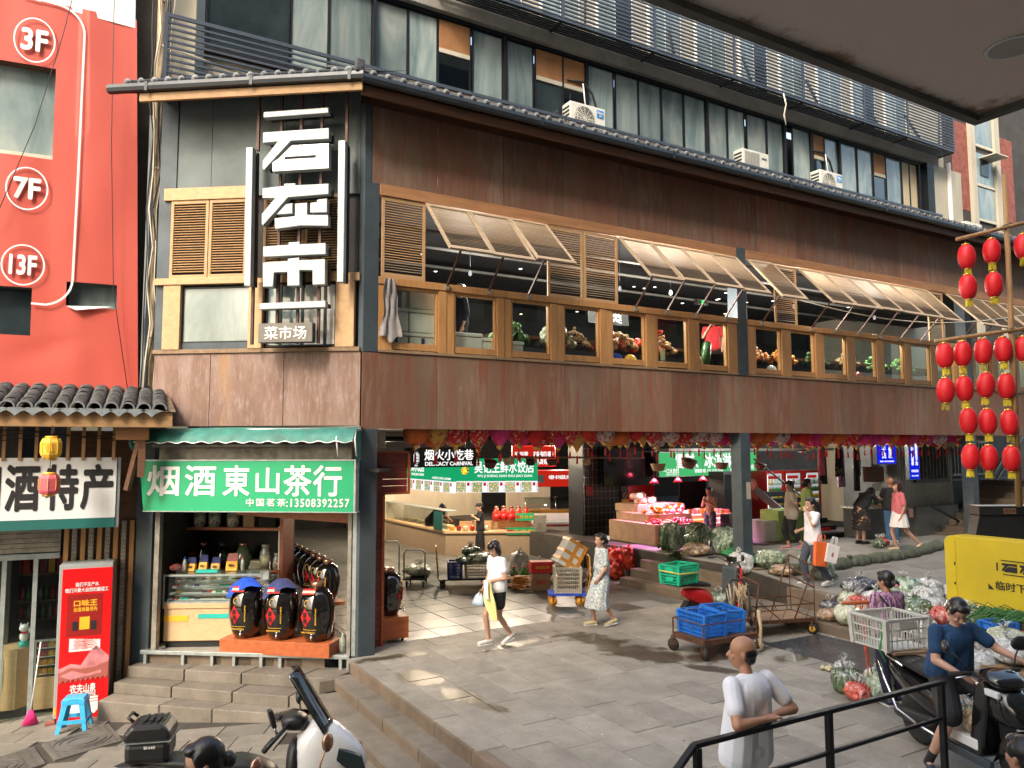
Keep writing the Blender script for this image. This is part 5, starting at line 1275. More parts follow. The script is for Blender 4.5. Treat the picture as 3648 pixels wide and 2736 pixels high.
# red plank return beside the pillar
rp = thing('plank_screen', 'dark red plank screen with orange edge trim beside the corner pillar', 'screen', (4.45, 11.75, 0))
n = 0; z = -.02
while z < 3.03:
    wide = z > 2.38; bx('plank', 'brick_red', 4.30, 4.92 if wide else 4.50, 11.76, 11.79, z+.004, min(z+.108, 3.04), rp, bv=.004); z += .11
for a in ((4.49, 4.53, -.05, 2.40), (4.49, 4.96, 2.375, 2.41), (4.92, 4.96, 2.41, 3.07), (4.28, 4.96, 3.04, 3.07)): bx('trim', 'red_wood', a[0], a[1], 11.73, 11.75, a[2], a[3], rp)
bx('backing', 'dark_wood', 4.30, 4.51, 11.80, 11.9, 0, 3.0, rp)
tag(bx('speaker_box', 'ac_white', 4.50, 4.75, 12.3, 12.5, 3.12, 3.42, None, bv=.01), 'grey white wall speaker box under the rusted band', 'speaker')
# jar on a trolley box inside the opening
tb = thing('trolley_box', 'orange brown wooden box on castors beside the red planks', 'box', (4.78, 12.05, 0))
bx('box', 'red_wood', 4.53, 5.01, 11.86, 12.42, .06, .40, tb, bv=.004)
for x, y_ in ((4.6, 11.93), (4.93, 11.93), (4.93, 12.35)): MB().tube([(x-.012, y_, .03), (x+.012, y_, .03)], .03, 10).B('castor', 'rubber', tb)
wine_jar(MX((4.77, 12.14, .40), rz=60), .98, 'large black wine jar on the castored box inside the hall', tag_card=False)
# black lightbox sign
def board(name, label, M, w_, h, mat, cat='sign', d=.12, rim='black_plastic', group=None):
    t = thing(name, label, cat, M=M, group=group)
    bx('case', rim, -w_/2, w_/2, .0, d, -h/2, h/2, t, M, bv=.004); bx('face', mat, -w_/2+.015, w_/2-.015, -.004, -.001, -h/2+.015, h/2-.015, t, M); return t
M1 = MX((5.83, 12.35, 2.955)); t = board('lightbox_sign', 'black light box with glowing white snack alley lettering', M1, 1.36, .345, 'black_gloss')
text('烟火小吃巷', 'lit_white', .95, .185, M1 @ MX((.13, -.01, .045)), t, bold=.016); text('DELICACY CARNIVAL', 'lit_white', .93, .065, M1 @ MX((.13, -.01, -.11)), t, bold=.02)
m = MB()      # small logo: framed stack of strokes
for p in POLY: m.prism([((x+.95)*.062-.50, (z-6.7)*.062-.01) for x, z in p], -.012, -.006, 'y')
m.prism([((x+.95)*.062-.50, (z-6.7)*.062-.01) for x, z in S2], -.012, -.006, 'y'); m.B('logo', 'lit_white', t, M1); bx('logo_plate', 'lit_dim_white', -.53, -.48, -.012, -.006, -.15, -.12, t, M1)
MB().tube([(5.4, 12.4, 3.13), (5.4, 12.4, 3.5)], .01, 5).B('hanger', 'galv', t); MB().tube([(6.3, 12.4, 3.13), (6.3, 12.4, 3.5)], .01, 5).B('hanger', 'galv', t)
# dumpling shop: right wing frame
CR = Vector((9.83, 20.59, 0)); RWa = math.degrees(math.atan2(-1.18, 2.31)); RW = MX(CR, RWa); LW = MX(CR, -90)      # LW local x runs towards -Y? (x -> corner at 0)
ds = thing('dumpling_sign', 'green dumpling shop light box with food pictures, facing the hall entrance', 'sign', M=RW @ MX((1.5, 0, 2.2)))
bx('face', 'lit_green', .27, 2.71, -.02, .1, 2.16, 2.82, ds, RW); text('吴记生鲜水饺店', 'lit_white', 1.75, .34, RW @ MX((1.72, -.026, 2.57)), ds, bold=.02); text('WU JI SHENG XIAN SHUI JIAO DIAN', 'lit_white', 1.62, .095, RW @ MX((1.73, -.026, 2.30)), ds, bold=.012)
m = MB(); m.lathe([(.0001, 0), (.11, 0)], 14, (.56, -.03, 2.47), M=Euler((R(90), 0, 0)).to_matrix().to_4x4()); m.B('bowl_picture', 'gold', ds, RW)
bx('menu_strip', 'menu_white', .27, 2.71, -.015, .09, 1.83, 2.15, ds, RW)
for k in range(5):
    x = .29+k*.485; bx('food_picture', 'menu_food', x, x+.30, -.02, -.016, 1.84, 2.13, ds, RW); bx('price_tag', 'lit_red', x+.33, x+.41, -.02, -.016, 2.02, 2.12, ds, RW)
    text(('鲜肉水饺', '韭菜水饺', '玉米水饺', '白菜水饺', '香菇水饺')[k], 'dark_interior', .035, .26, RW @ MX((x+.455, -.019, 1.98)), ds, vert=True, bold=.01)
ds2 = thing('dumpling_sign', 'second green dumpling sign running back along the side of the counter', 'sign', (9.83, 22, 2.2))
LWM = MX((9.83, 23.6, 0), -90)      # local x 0..3.4 runs towards the corner, facing -X
bx('face', 'lit_green', 0, 3.5, -.02, .1, 2.16, 2.82, ds2, LWM); text('鲜水饺店', 'lit_white', 1.0, .34, LWM @ MX((1.0, -.026, 2.57)), ds2, bold=.02); text('SHUI JIAO DIAN', 'lit_white', .95, .10, LWM @ MX((1.0, -.026, 2.30)), ds2, bold=.01); text('长年回收学员 合作电话: 13883288888', 'lit_white', 1.3, .08, LWM @ MX((2.75, -.026, 2.24)), ds2)
bx('menu_strip', 'menu_white', .1, 3.5, -.015, .09, 1.83, 2.15, ds2, LWM)
for k in range(5): bx('food_picture', 'menu_food', .16+k*.68, .16+k*.68+.42, -.02, -.016, 1.84, 2.13, ds2, LWM); bx('price_tag', 'lit_red', .62+k*.68, .72+k*.68, -.02, -.016, 2.02, 2.12, ds2, LWM)
# counters
bx('pale_backdrop', 'wall_cream', 9.2, 13.6, 25.4, 25.5, 0, 2.2, hall); bx('pale_backdrop', 'wall_cream', 13.6, 15.4, 23.5, 23.6, 0, 2.0, hall)  # plain pale walls added to brighten the dark behind the counters
cn = thing('food_counter', 'long beige food counter turning the corner under the green dumpling signs', 'counter', (9.83, 20.59, 0))
bx('front_panel', 'counter_beige', .0, 2.62, .0, .7, 0, .64, cn, RW); bx('worktop', 'light_laminate', -.05, 2.62, -.04, .75, .64, .70, cn, RW, bv=.005); bx('upstand', 'light_laminate', 0.4, 2.55, .5, .56, .70, .95, cn, RW)
bx('side_panel', 'counter_beige', -6.0, 3.02, .0, .7, 0, .66, cn, MX((9.83, 23.6, 0), -90)); bx('side_worktop', 'light_laminate', -6, 3.05, -.04, .75, .66, .72, cn, MX((9.83, 23.6, 0), -90))
bx('sneeze_glass', 'glass', -6, 3.1, .02, .026, .75, 1.28, cn, MX((9.83, 23.6, 0), -90)); bx('glass_shelf', 'galv', -6, 3.1, .0, .35, 1.28, 1.30, cn, MX((9.83, 23.6, 0), -90))
bx('counter_end', 'galv_dirty', 2.62, 2.95, -.1, .6, 0, 1.15, cn, RW)
s_ = bx('small_sign', 'sign_green', 1.79, 2.60, -.03, -.008, .60, .80, cn, RW); text('饺子、抄手、面块', 'gold', .55, .10, RW @ MX((2.28, -.034, .70)), s_, bold=.02); text('馄饨', 'red', .18, .10, RW @ MX((1.90, -.034, .70)), s_, bold=.02)
s_ = bx('small_sign', 'sign_green', 2.05, 2.60, -.03, -.008, 1.0, 1.22, cn, RW); text('饺子、抄手、面块', 'gold', .38, .10, RW @ MX((2.37, -.034, 1.11)), s_, bold=.02); text('馄饨', 'red', .12, .10, RW @ MX((2.12, -.034, 1.11)), s_, bold=.02)
bx('green_notice', 'sign_dkgreen', 2.3, 2.9, -.06, -.045, .72, 1.25, cn, MX((9.83, 23.6, 0), -90))
gb = MX((9.9, 20.7, 0), RWa)
for k in range(6):
    o = MB().lathe([(.07, 0), (.075, .12), (.07, .14)], 10).B('food_tub', ('fruit_orange', 'vend_dark_red', 'veg_white', 'bottle_red', 'beans', 'white')[k], None, RW @ MX((.18+k*.2, .15+.05*(k % 2), .70))); tag(o, 'small %s tub on the dumpling worktop' % ('orange', 'dark red', 'cream', 'amber', 'tan', 'white')[k], 'tub', 'tubs on the worktop')
for k in range(8):
    o = bx('tray', 'stainless', .15, .45, .2+k*.62, .2+k*.62+.45, .73, .79, None, MX((9.95, 20.9, 0))); tag(o, 'steel tray of dough under the glass of the side counter', 'tray', 'steel trays along the side counter')
    bx('dough', 'beans', .17, .43, .22+k*.62, .2+k*.62+.43, .79, .815, o, MX((9.95, 20.9, 0)))
for k in range(5):
    p = RW @ Vector((1.5+k*.22, .28+.1*(k % 2), .95)); t = thing('liquor_jar', 'amber glass jar with red label, number %s along the rear counter' % ('one', 'two', 'three', 'four', 'five')[k], 'jar', p, group='amber jars with red labels')
    MB().lathe([(.11, 0), (.115, .26), (.07, .34), (.06, .40)], 14, p).B('body', 'bottle_red', t); MB().lathe([(.117, .06), (.117, .23)], 14, p).B('label', 'red', t); MB().lathe([(.065, .40), (.065, .45), (.0001, .45)], 12, p).B('lid', 'copper_lid', t)
# red prepared-food stall further in
for (a, b, z0_, z1, s1, lb) in ((12.2, 13.6, 2.55, 3.2, '味知香', 'red shop sign with white rounded logo beyond the black column'), (12.0, 13.6, 1.95, 2.45, '中国第一家 半成品菜上市公司', 'tilted red menu board with a small grey screen beyond the hall')):
    M_ = MX(((a+b)/2, 20.6 if z0_ > 2.5 else 19.6, (z0_+z1)/2), -20, 0 if z0_ > 2.5 else 12); t = board('shop_sign', lb, M_, b-a, z1-z0_, 'lit_red', rim='red'); text(s1, 'lit_white', (b-a)*.45, .2 if z0_ > 2.5 else .12, M_ @ MX(((b-a)*.22, -.008, .05)), t, bold=.02)
    if z0_ < 2.5: bx('screen', 'vend_grey', -.6, -.15, -.012, -.006, -.12, .12, t, M_)
    else: text('预制', 'lit_white', .5, .16, M_ @ MX((.3, -.008, -.18)), t, bold=.02); text('味知香', 'lit_white', .42, .12, M_ @ MX((-.4, -.008, .08)), t, bold=.02)
fz = thing('chest_freezer', 'red and white chest freezer with sloped glass top and red checks at its end', 'freezer', (13.9, 20.6, 0)); FM = MX((12.85, 20.55, 0), -25)
bx('body', 'cardboard_red', 0, 2.2, 0, .7, .1, .75, fz, FM, bv=.02); bx('white_side', 'white', .02, 1.5, -.006, .0, .12, .6, fz, FM); bx('top_rim', 'white_gloss', -.02, 2.22, -.02, .72, .75, .82, fz, FM); bx('lid_glass', 'glass', .05, 2.15, .02, .68, .822, .83, fz, FM); bx('goods', 'bag_red', .06, 2.1, .04, .66, .7, .76, fz, FM)
m = MB()
for i in range(3):
    for j in range(9): m.box(1.9+i*.07, 1.97+i*.07, -.008, -.004, .12+j*.07, .19+j*.07) if (i+j) % 2 else None
m.B('check_pattern', 'white', fz, FM, kind='stuff')
cz = thing('curved_display_case', 'curved glass deli case behind the red freezer', 'display case', (14, 21.5, 0)); CZ = MX((13.2, 21.6, 0), -25)
bx('base', 'white', 0, 2, 0, .8, .1, 1.0, cz, CZ); MB().add([(x, .0+.45*(1-cos(R(a))), 1.0+.5*sin(R(a))) for a in range(0, 91, 15) for x in (0, 2)], [(2*i, 2*i+1, 2*i+3, 2*i+2) for i in range(6)], 0, True).B('curved_glass', 'glass_dim', cz, CZ); bx('food', 'fruit_orange', .1, 1.9, .15, .7, 1.0, 1.08, cz, CZ)
for x in (0, 1, 2): MB().tube([(x, .45*(1-cos(R(a))), 1.0+.5*sin(R(a))) for a in range(0, 91, 15)], .012, 5).B('case_rib', 'chrome', cz, CZ)
# dark column with wires and notices
col_ = thing('cable_column', 'black column wrapped in wire mesh carrying notices, before the fruit stall', 'column', (13.3, 17.8, 0))
bx('shaft', 'black_metal', 12.62, 13.9, 17.6, 18.3, 0, 3.5, col_)
m = MB()
for k in range(9): m.tube([(12.65+k*.15, 17.585, 0), (12.65+k*.15, 17.585, 3.3)], .005, 4)
for k in range(16): m.tube([(12.62, 17.585, .3+k*.2), (13.9, 17.585, .3+k*.2)], .004, 4)
m.B('wire_mesh', 'galv', col_, kind='stuff')
bx('side_post', 'black_metal', 13.9, 14.2, 17.55, 17.9, 0, 3.5, col_)
n1 = bx('notice', 'navy_cloth', 13.93, 14.17, 17.535, 17.545, 1.66, 1.86, col_); bx('notice', 'gold', 13.93, 14.17, 17.535, 17.545, 1.55, 1.655, col_); bx('notice', 'veg_white', 13.95, 14.17, 17.535, 17.545, 1.15, 1.52, col_); bx('notice', 'vend_dark_red', 12.7, 12.93, 17.56, 17.57, 1.8, 2.05, col_)
m = MB(); m.tube([(14.05+.07*cos(R(30*k)), 17.53, 1.76+.07*sin(R(30*k))) for k in range(12)], .01, 5, closed=True); m.bar((14.0, 17.53, 1.81), (14.1, 17.53, 1.71), .015, .008); m.B('no_sign', 'gold', col_)
m = MB(); m.tube([(14.05+.09*cos(R(30*k)), 17.53, .78+.09*sin(R(30*k))) for k in range(12)], .01, 5, closed=True); m.bar((13.98, 17.53, .84), (14.12, 17.53, .72), .015, .008); m.B('no_sign', 'white', col_)
text('严禁入内', 'white', .2, .05, MX((14.05, 17.53, .62)), col_)
sc_ = thing('wall_screen', 'large unlit black screen hung on the cable column', 'screen', (14.2, 17.4, 2.6)); bx('panel', 'black_gloss', 13.17, 15.12, 17.36, 17.45, 2.05, 3.14, sc_, bv=.01)
# ice cream shop sign and roof of corrugated sheet
M2 = MX((16.87, 17.0, 2.64)); t = board('lightbox_sign', 'green light box of the ice cream wholesaler above the fruit stall', M2, 4.0, .72, 'lit_green2', rim='galv')
text('雪糕、冰淇淋批发', 'lit_white', 3.0, .42, M2 @ MX((.15, -.01, .10)), t, bold=.025); text('一口大自然', 'lit_white', .60, .15, M2 @ MX((-1.55, -.01, -.19)), t, bold=.015); text('A BITE OF NATURE', 'lit_white', .5, .05, M2 @ MX((-1.5, -.01, -.30)), t)
text('销售热线: 135 1237 3754', 'lit_white', 1.15, .11, M2 @ MX((-.05, -.01, -.2)), t, bold=.015); text('XNC', 'lit_white', .2, .10, M2 @ MX((.93, -.01, -.2)), t, bold=.02); text('心情', 'lit_white', .22, .16, M2 @ MX((1.75, -.01, -.12)), t)
tag(bx('box_roof', 'corrugated', 14.9, 22, 16.6, 17.1, 3.02, 3.10, None), 'grey corrugated strip above the ice cream sign', 'canopy')
# fruit stall under pink lamps
fs_ = thing('fruit_stall', 'stepped fruit stall faced in brown board lit by pink lamps', 'stall', (13.4, 15, .72))
MB().prism([(12.75, 15.8), (12.75, 14.75), (14.12, 14.5), (14.12, 16.6), (12.75, 16.6)], .70, 1.22, 'z').B('base', 'cardboard', fs_, None, .006)
MB().prism([(13.0, 16.6), (13.0, 15.3), (14.3, 15.1), (14.3, 16.6)], 1.22, 1.42, 'z').B('step', 'cardboard', fs_); MB().prism([(13.2, 16.9), (13.2, 15.95), (14.6, 15.7), (14.6, 16.9)], 1.42, 1.62, 'z').B('step', 'cardboard', fs_)
bx('side_table', 'cardboard', 14.55, 16.3, 15.2, 16.4, .70, 1.1, fs_); bx('side_step', 'cardboard', 14.55, 16.3, 15.6, 16.4, 1.1, 1.3, fs_)
def pile(name, label, cat, mat, pts, r, nn, jit=.02, group=None, parent=None):
    me = MB().ell((0, 0, 0), (r, r, r*.92), nu=10, nv=6).mesh(name, mat); 
    for k in range(nn):
        x0_, x1_, y0_, y1_, z_ = pts; p = (ru(x0_, x1_), ru(y0_, y1_), z_+r*.8+rc((0, 0, r*1.3)))
        o = inst(me, name, None, MX(p, ru(0, 360), ru(-30, 30))); tag(o, label, cat, group)
pile('melon', 'pale melon heaped on the top step of the pink lit stall', 'melon', 'melon', (13.3, 14.2, 15.95, 16.5, 1.62), .10, 12, group='melons on the fruit stall')
pile('orange_fruit', 'orange fruit on the middle step of the pink lit stall', 'fruit', 'fruit_orange', (13.1, 14.2, 15.35, 15.8, 1.42), .065, 20, group='oranges on the fruit stall')
pile('wrapped_fruit', 'red wrapped fruit on the middle step end', 'fruit', 'bag_red', (13.6, 14.25, 15.2, 15.7, 1.42), .07, 14, group='wrapped fruit on the stall')
pile('tomato', 'red tomato on the front ledge of the fruit stall', 'tomato', 'fruit_red', (12.8, 13.15, 14.85, 15.2, 1.22), .04, 22, group='tomatoes on the front ledge')
pile('longan', 'small brown fruit on the front ledge of the fruit stall', 'fruit', 'ginger', (13.1, 13.5, 14.75, 15.05, 1.22), .03, 24, group='brown fruit on the front ledge')
for k in range(9):
    x = 13.5+.11*(k % 5)+.03*(k//5); y_ = 14.68+.17*(k//5); p = MX((x, y_, 1.24+.03*(k//5)), ru(-20, 20), 58)
    t = thing('watermelon_half', 'halved watermelon %s at the front of the fruit stall' % ('with split rind', 'tilted forward', 'beside the post')[k % 3] if k < 3 else 'halved red watermelon among others on the fruit stall', 'watermelon', M=p, group='halved watermelons')
    MB().lathe([(.0001, -.07), (.07, -.05), (.10, 0)], 14).B('rind', 'rind', t, p); MB().lathe([(.0001, .002), (.092, .002)], 14).B('flesh', 'watermelon_flesh', t, p)
for k in range(34): 
    x = 14.0+ru(0, 2.1); y_ = ru(15.3, 16.3); o = bx('fruit_tray', rc(('foam_white', 'bag_red', 'fruit_orange', 'bag_red')), x, x+.3, y_, y_+.22, 1.10 if y_ < 15.6 else 1.30, 1.20 if y_ < 15.6 else 1.40, None, bv=.01); tag(o, 'film wrapped fruit tray on the side table of the stall', 'tray', 'wrapped fruit trays')
for k, (x, y_, z_) in enumerate(((12.95, 14.9, 1.36), (13.6, 15.25, 1.55), (13.95, 15.2, 1.6), (14.25, 15.1, 1.42), (14.8, 15.2, 1.3), (15.5, 15.2, 1.35))):
    o = MB().box(-.05, .05, -.004, .004, 0, .10).B('price_card', 'gold', None, MX((x, y_, z_), -10)); tag(o, 'orange price card %s' % ('over the tomatoes', 'over the melons', 'between two fruit heaps', 'beside the shirtless man', 'over the wrapped trays', 'near the steel pillar')[k], 'price card')
for k, (x, y_) in enumerate(((13.3, 15.4), (14.3, 15.6), (15.4, 15.8))):
    t = thing('pendant_lamp', 'red shaded pendant lamp glowing pink %s' % ('over the tomatoes', 'over the melon heap', 'over the side table')[k], 'lamp', (x, y_, 2.25), group='pink lamps over the fruit stall')
    MB().lathe([(.02, .12), (.05, .1), (.14, 0)], 16, (x, y_, 2.2)).B('shade', 'red', t); MB().lathe([(.0001, 0), (.1, 0)], 12, (x, y_, 2.205)).B('bulb', 'lamp_pink', t); MB().tube([(x, y_, 2.32), (x, y_, 3.6)], .006, 4).B('cord', 'cable', t)
    l = bpy.data.lights.new('glow', 'SPOT'); l.energy = 330; l.color = (1, .40, .78); l.spot_size = R(95); l.spot_blend = .6; l.shadow_soft_size = .15; link(bpy.data.objects.new('glow', l), t, MX((x, y_-.1, 2.7)))
bx('red_panel', 'red', 14.9, 15.9, 18.4, 18.5, .7, 2.2, fs_); bx('drape', 'black_cloth', 16.2, 17.3, 17.6, 17.65, .72, 2.1, fs_)
# drinks fridges
def fridge(x, y_, label, w_=.78, lit=True, hd='vend_dark_red'):
    t = thing('drinks_fridge', label, 'fridge', (x+w_/2, y_, .7), group='upright drinks fridges')
    m = MB(); m.box(x, x+w_, y_+.06, y_+.6, .72, 2.42); m.B('cabinet', hd, t, None, .01)
    m = MB(); m.box(x, x+.05, y_, y_+.06, .72, 2.42); m.box(x+w_-.05, x+w_, y_, y_+.06, .72, 2.42); m.box(x+.05, x+w_-.05, y_, y_+.06, 2.34, 2.42); m.box(x+.05, x+w_-.05, y_, y_+.06, .72, .85); m.B('door', hd, t)
    bx('interior', 'lit_dim_white' if lit else 'dark_interior', x+.05, x+w_-.05, y_+.055, y_+.058, .85, 2.34, t)
    if lit: bx('led_strip', 'fridge_led', x+.06, x+.085, y_+.02, y_+.03, .88, 2.3, t); bx('header', 'lit_red', x+.15, x+w_-.15, y_+.035, y_+.05, 2.18, 2.27, t)
    cols = ('white', 'bottle_green', 'gold', 'gold', 'vend_dark_red', 'red')
    bot = [MB().lathe([(.022, 0), (.024, .1), (.010, .14), (.010, .17), (.0001, .17)], 8).mesh('bottle', c) for c in cols]
    for r_ in range(6 if lit else 0):
        z_ = .9+r_*.22; bx('rack', 'white', x+.1, x+w_-.06, y_+.02, y_+.05, z_-.015, z_, t)
        for k in range(9): inst(bot[5-r_ if rr0() < .8 else rnd.randrange(6)], 'bottle', t, MX((x+.14+k*(w_-.24)/8, y_+.03, z_)))
    bx('glass_door', 'glass', x+.05, x+w_-.05, y_-.004, y_, .85, 2.34, t); return t
fridge(18.15, 16.0, 'lit drinks fridge standing nearest the fruit stall'); fridge(18.98, 16.0, 'lit drinks fridge in the middle, behind the beige shirted man'); fridge(19.9, 16.0, 'red drinks fridge behind the woman in lime green', .7)
fridge(16.6, 16.2, 'unlit dark fridge between the fruit stall and the lit fridges', .95, False, 'black_plastic')
bx_ = bx('green_chest', 'lime_shirt', 16.0, 17.35, 13.75, 14.35, .72, 1.5, None, bv=.02); tag(bx_, 'lime green ice cream chest freezer behind the walking man', 'freezer')
bx_ = bx('white_chest', 'ac_white', 15.55, 16.0, 13.8, 14.4, .72, 1.25, None, bv=.02); tag(bx_, 'white side of a small chest freezer beside the green one', 'freezer')
for k in range(3): o = bx('black_crate', 'black_plastic', 14.6, 15.2, 13.9, 14.4, .72+k*.24, .95+k*.24, None, bv=.01); tag(o, '%s black crate stacked behind the steel pillar' % ('lowest', 'middle', 'topmost')[k], 'crate', 'black crates by the pillar')
lamp((17.9, 14.5, 3.05), 'lamp_white', 60, (1, .96, .88), 'bright oval lamp glowing before the drinks fridges', .13)
# clothes rail, inside stairs, sewing counter
cl = [('pink_shirt', 'dusty pink jacket'), ('black_cloth', 'black jacket'), ('navy_trousers', 'blue plastic garment bag'), ('floral_black', 'patterned black blouse'), ('grey_cloth', 'grey cardigan'), ('purple_print', 'mauve trousers'), ('black_cloth', 'long black coat'), ('jar_print', 'printed scarf'), ('slate_trousers', 'slate shirt')]
for k, (mt, nm) in enumerate(cl):
    x = 17.3+k*.24; m = MB(); h = (.75, .9, 1.0, .8, .7, 1.1, 1.2, .6, .8)[k]
    m.lathe([(.04, 0), (.11, -.04), (.13, -.3), (.15, -h), (.145, -h-.01)], 10, sy=.45); o = m.B('hanging_garment', mt, None, MX((x, 13.4+.15*(k % 3), 3.15), ru(-25, 25))); tag(o, nm+' hanging from the rail above the inside stairs', 'garment', 'garments hung over the stairs')
st2 = thing('inner_staircase', 'black steel stairs climbing behind the women, inside the hall', 'staircase', (17.5, 13.6, .72))
for k in range(7): bx('tread', 'black_metal', 17.0+k*.02, 18.3, 13.5+k*.27, 13.8+k*.27, .72+k*.17, .75+k*.17+.1, st2)
MB().bar((17.0, 13.45, .75), (17.0, 15.4, 1.95), .05, .2).B('stringer', 'black_metal', st2); MB().bar((16.95, 13.4, 1.6), (17.0, 15.4, 2.8), .04, .04).B('handrail', 'rubber', st2); bx('red_label', 'red', 17.3, 17.7, 13.49, 13.495, .92, 1.02, st2)
sc2 = thing('service_counter', 'dark metal service counter where the couple stands, heaped with plants', 'counter', (18.9, 13.0, .72)); bx('body', 'concrete_dark', 18.25, 20.0, 12.85, 13.5, .74, 1.50, sc2); bx('top', 'stainless', 18.2, 20.05, 12.8, 13.55, 1.50, 1.54, sc2)
m = MB()
for k in range(30): m.ell((19.2+rnd.gauss(0, .2), 13.0+rnd.gauss(0, .08), 1.6+rnd.gauss(0, .03)), (.09, .04, .02), M=Euler((rr0()*3, rr0()*3, rr0()*3)).to_matrix().to_4x4(), nu=6, nv=4)
tag(m.B('herb_heap', 'leaf_green', None), 'heap of green herbs on the service counter', 'herbs')
# blue signs, corrugated kiosk wall
M3 = MX((18.82, 12.55, 3.02)); t = board('blue_sign', 'blue light box offering clothes alterations and dry cleaning, larger of the two', M3, .82, .70, 'lit_blue', rim='galv')
text('服装', 'lit_white', .55, .16, M3 @ MX((0, -.01, .24)), t, bold=.02); text('修改', 'lit_white', .17, .30, M3 @ MX((.16, -.01, -.04)), t, vert=True, bold=.02); text('干洗', 'lit_white', .17, .30, M3 @ MX((-.12, -.01, -.04)), t, vert=True, bold=.02); text('电话: 18523180987', 'lit_white', .6, .045, M3 @ MX((0, -.01, -.27)), t, bold=.01)
M4 = MX((19.95, 12.5, 2.78)); t = board('blue_sign', 'tall narrow blue light box on the corrugated kiosk', M4, .46, 1.06, 'lit_blue', rim='galv')
text('服装修改干洗', 'lit_white', .11, .60, M4 @ MX((.09, -.01, .15)), t, vert=True, bold=.02); text('电器上门维修', 'lit_white', .11, .60, M4 @ MX((-.09, -.01, .15)), t, vert=True, bold=.02); text('修鞋配钥匙', 'lit_white', .32, .07, M4 @ MX((0, -.01, -.3)), t); text('023-6789', 'lit_white', .3, .04, M4 @ MX((0, -.01, -.43)), t)
kk = thing('corrugated_kiosk', 'kiosk clad in pale corrugated sheet with a barred dark window', 'kiosk', (21, 12.7, .7))
for k in range(26): x = 19.7+k*.09; MB().tube([(x, 12.68, 1.45), (x, 12.68, 3.5)], .035, 6, sq=.6).B('corrugation', 'corrugated', kk)
bx('wall', 'concrete_dark', 19.65, 22.1, 12.7, 14.5, .7, 3.5, kk); bx('base_wall', 'concrete_dark', 20.1, 22.1, 12.6, 12.7, .70, 1.5, kk)
o = bx('window', 'black_metal', 20.15, 21.75, 12.60, 12.66, 2.15, 3.45, kk); bx('pane', 'pane_dark', 20.25, 21.65, 12.59, 12.6, 2.25, 3.4, o)
for k in range(9): bx('bar', 'galv_dirty', 20.3+k*.16, 20.31+k*.16, 12.57, 12.58, 2.25, 3.4, o)
bx('louvre_box', 'dark_wood', 18.45, 19.2, 12.9, 13.0, 2.2, 2.6, kk); bx('paper_note', 'veg_white', 18.65, 19.05, 12.88, 12.89, 1.95, 2.15, kk)
tag(MB().bar((20.3, 12.3, 1.55), (22.4, 12.35, .78), .04, .05).B('hand_rail', 'rail_black', None), 'sloping black handrail before the kiosk base', 'handrail')
# far stairs with wall and railing
fst = thing('stone_staircase', 'stone steps with rendered wall and grey railing beyond the kiosk', 'staircase', (23.5, 12.5, .7))
for k in range(9): bx('step', 'kerb_brown', 20.9+k*.36, 26, 10.6+(.0 if k < 4 else .8), 13.6, .60, .78+k*.165, fst) if k < 4 else bx('step', 'kerb_brown', 23.6+(k-4)*.34, 27, 11.2, 13.6, .6, .78+k*.165, fst)
bx('wall', 'concrete_dark', 22.1, 26.5, 13.4, 13.7, .6, 2.1, fst, bv=.01); bx('wall_edge', 'concrete', 22.0, 22.25, 13.2, 13.7, .6, 2.1, fst); bx('coping', 'concrete', 22.0, 26.5, 13.35, 13.75, 2.1, 2.16, fst)
m = MB()
bx('rail_post', 'galv', 23.1, 23.18, 13.5, 13.58, 2.1, 3.3, fst); bx('top_rail', 'galv', 23.1, 25.6, 13.51, 13.57, 3.25, 3.32, fst); bx('low_rail', 'galv', 23.1, 25.6, 13.51, 13.57, 2.25, 2.31, fst)
for k in range(13): bx('baluster', 'galv', 23.3+k*.17, 23.33+k*.17, 13.52, 13.56, 2.31, 3.25, fst)
MB().bar((25.2, 13.2, 2.3), (27.2, 13.2, 4.0), .05, .05).B('stair_rail', 'galv', fst); MB().bar((25.2, 13.2, 2.0), (27.2, 13.2, 3.6), .05, .05).B('stair_rail', 'galv', fst)
bx('rear_stair_wall', 'concrete_dark', 22.4, 28, 13.9, 14.0, 2.1, 3.5, fst)  # dark concrete wall behind the railing
# green plastic stool on the stairs
# hall lamps and ceiling services
for k, (x, y_, e, c) in enumerate(((9.0, 19.3, 150, (1, .80, .58)), (10.6, 18.6, 170, (1, .80, .58)), (11.8, 22.0, 240, (1, .75, .5)), (8.6, 23.2, 180, (1, .75, .5)), (13.5, 20.0, 90, (1, .8, .65)), (6.3, 16.5, 25, (1, .85, .65)))):
    lamp((x, y_, 3.35), 'lamp_warm', e, c, 'warm ceiling spot %s' % ('over the side counter end', 'over the corner of the counter', 'deep behind the worktop', 'over the far steel trays', 'over the red freezer', 'over the parked trolleys')[k], .09)
for k in range(9): tag(MB().lathe([(.0001, 0), (.035, 0)], 10).B('spot_lens', 'lamp_warm', None, MX((12.2+k*.35, 22.5, 1.95+.05*(k % 2)))), 'tiny warm bulb in a row over the deli case', 'bulb', 'bulbs over the deli case')
for y_ in (13.0, 14.6, 16.2): tag(MB().tube([(4.3, y_, 3.3), (22, y_, 3.3)], .03, 6).B('ceiling_pipe', 'black_metal', None), 'dark service pipe under the hall ceiling at %s' % {13.0: 'the entrance', 14.6: 'mid depth', 16.2: 'the fruit stall line'}[y_], 'pipe')
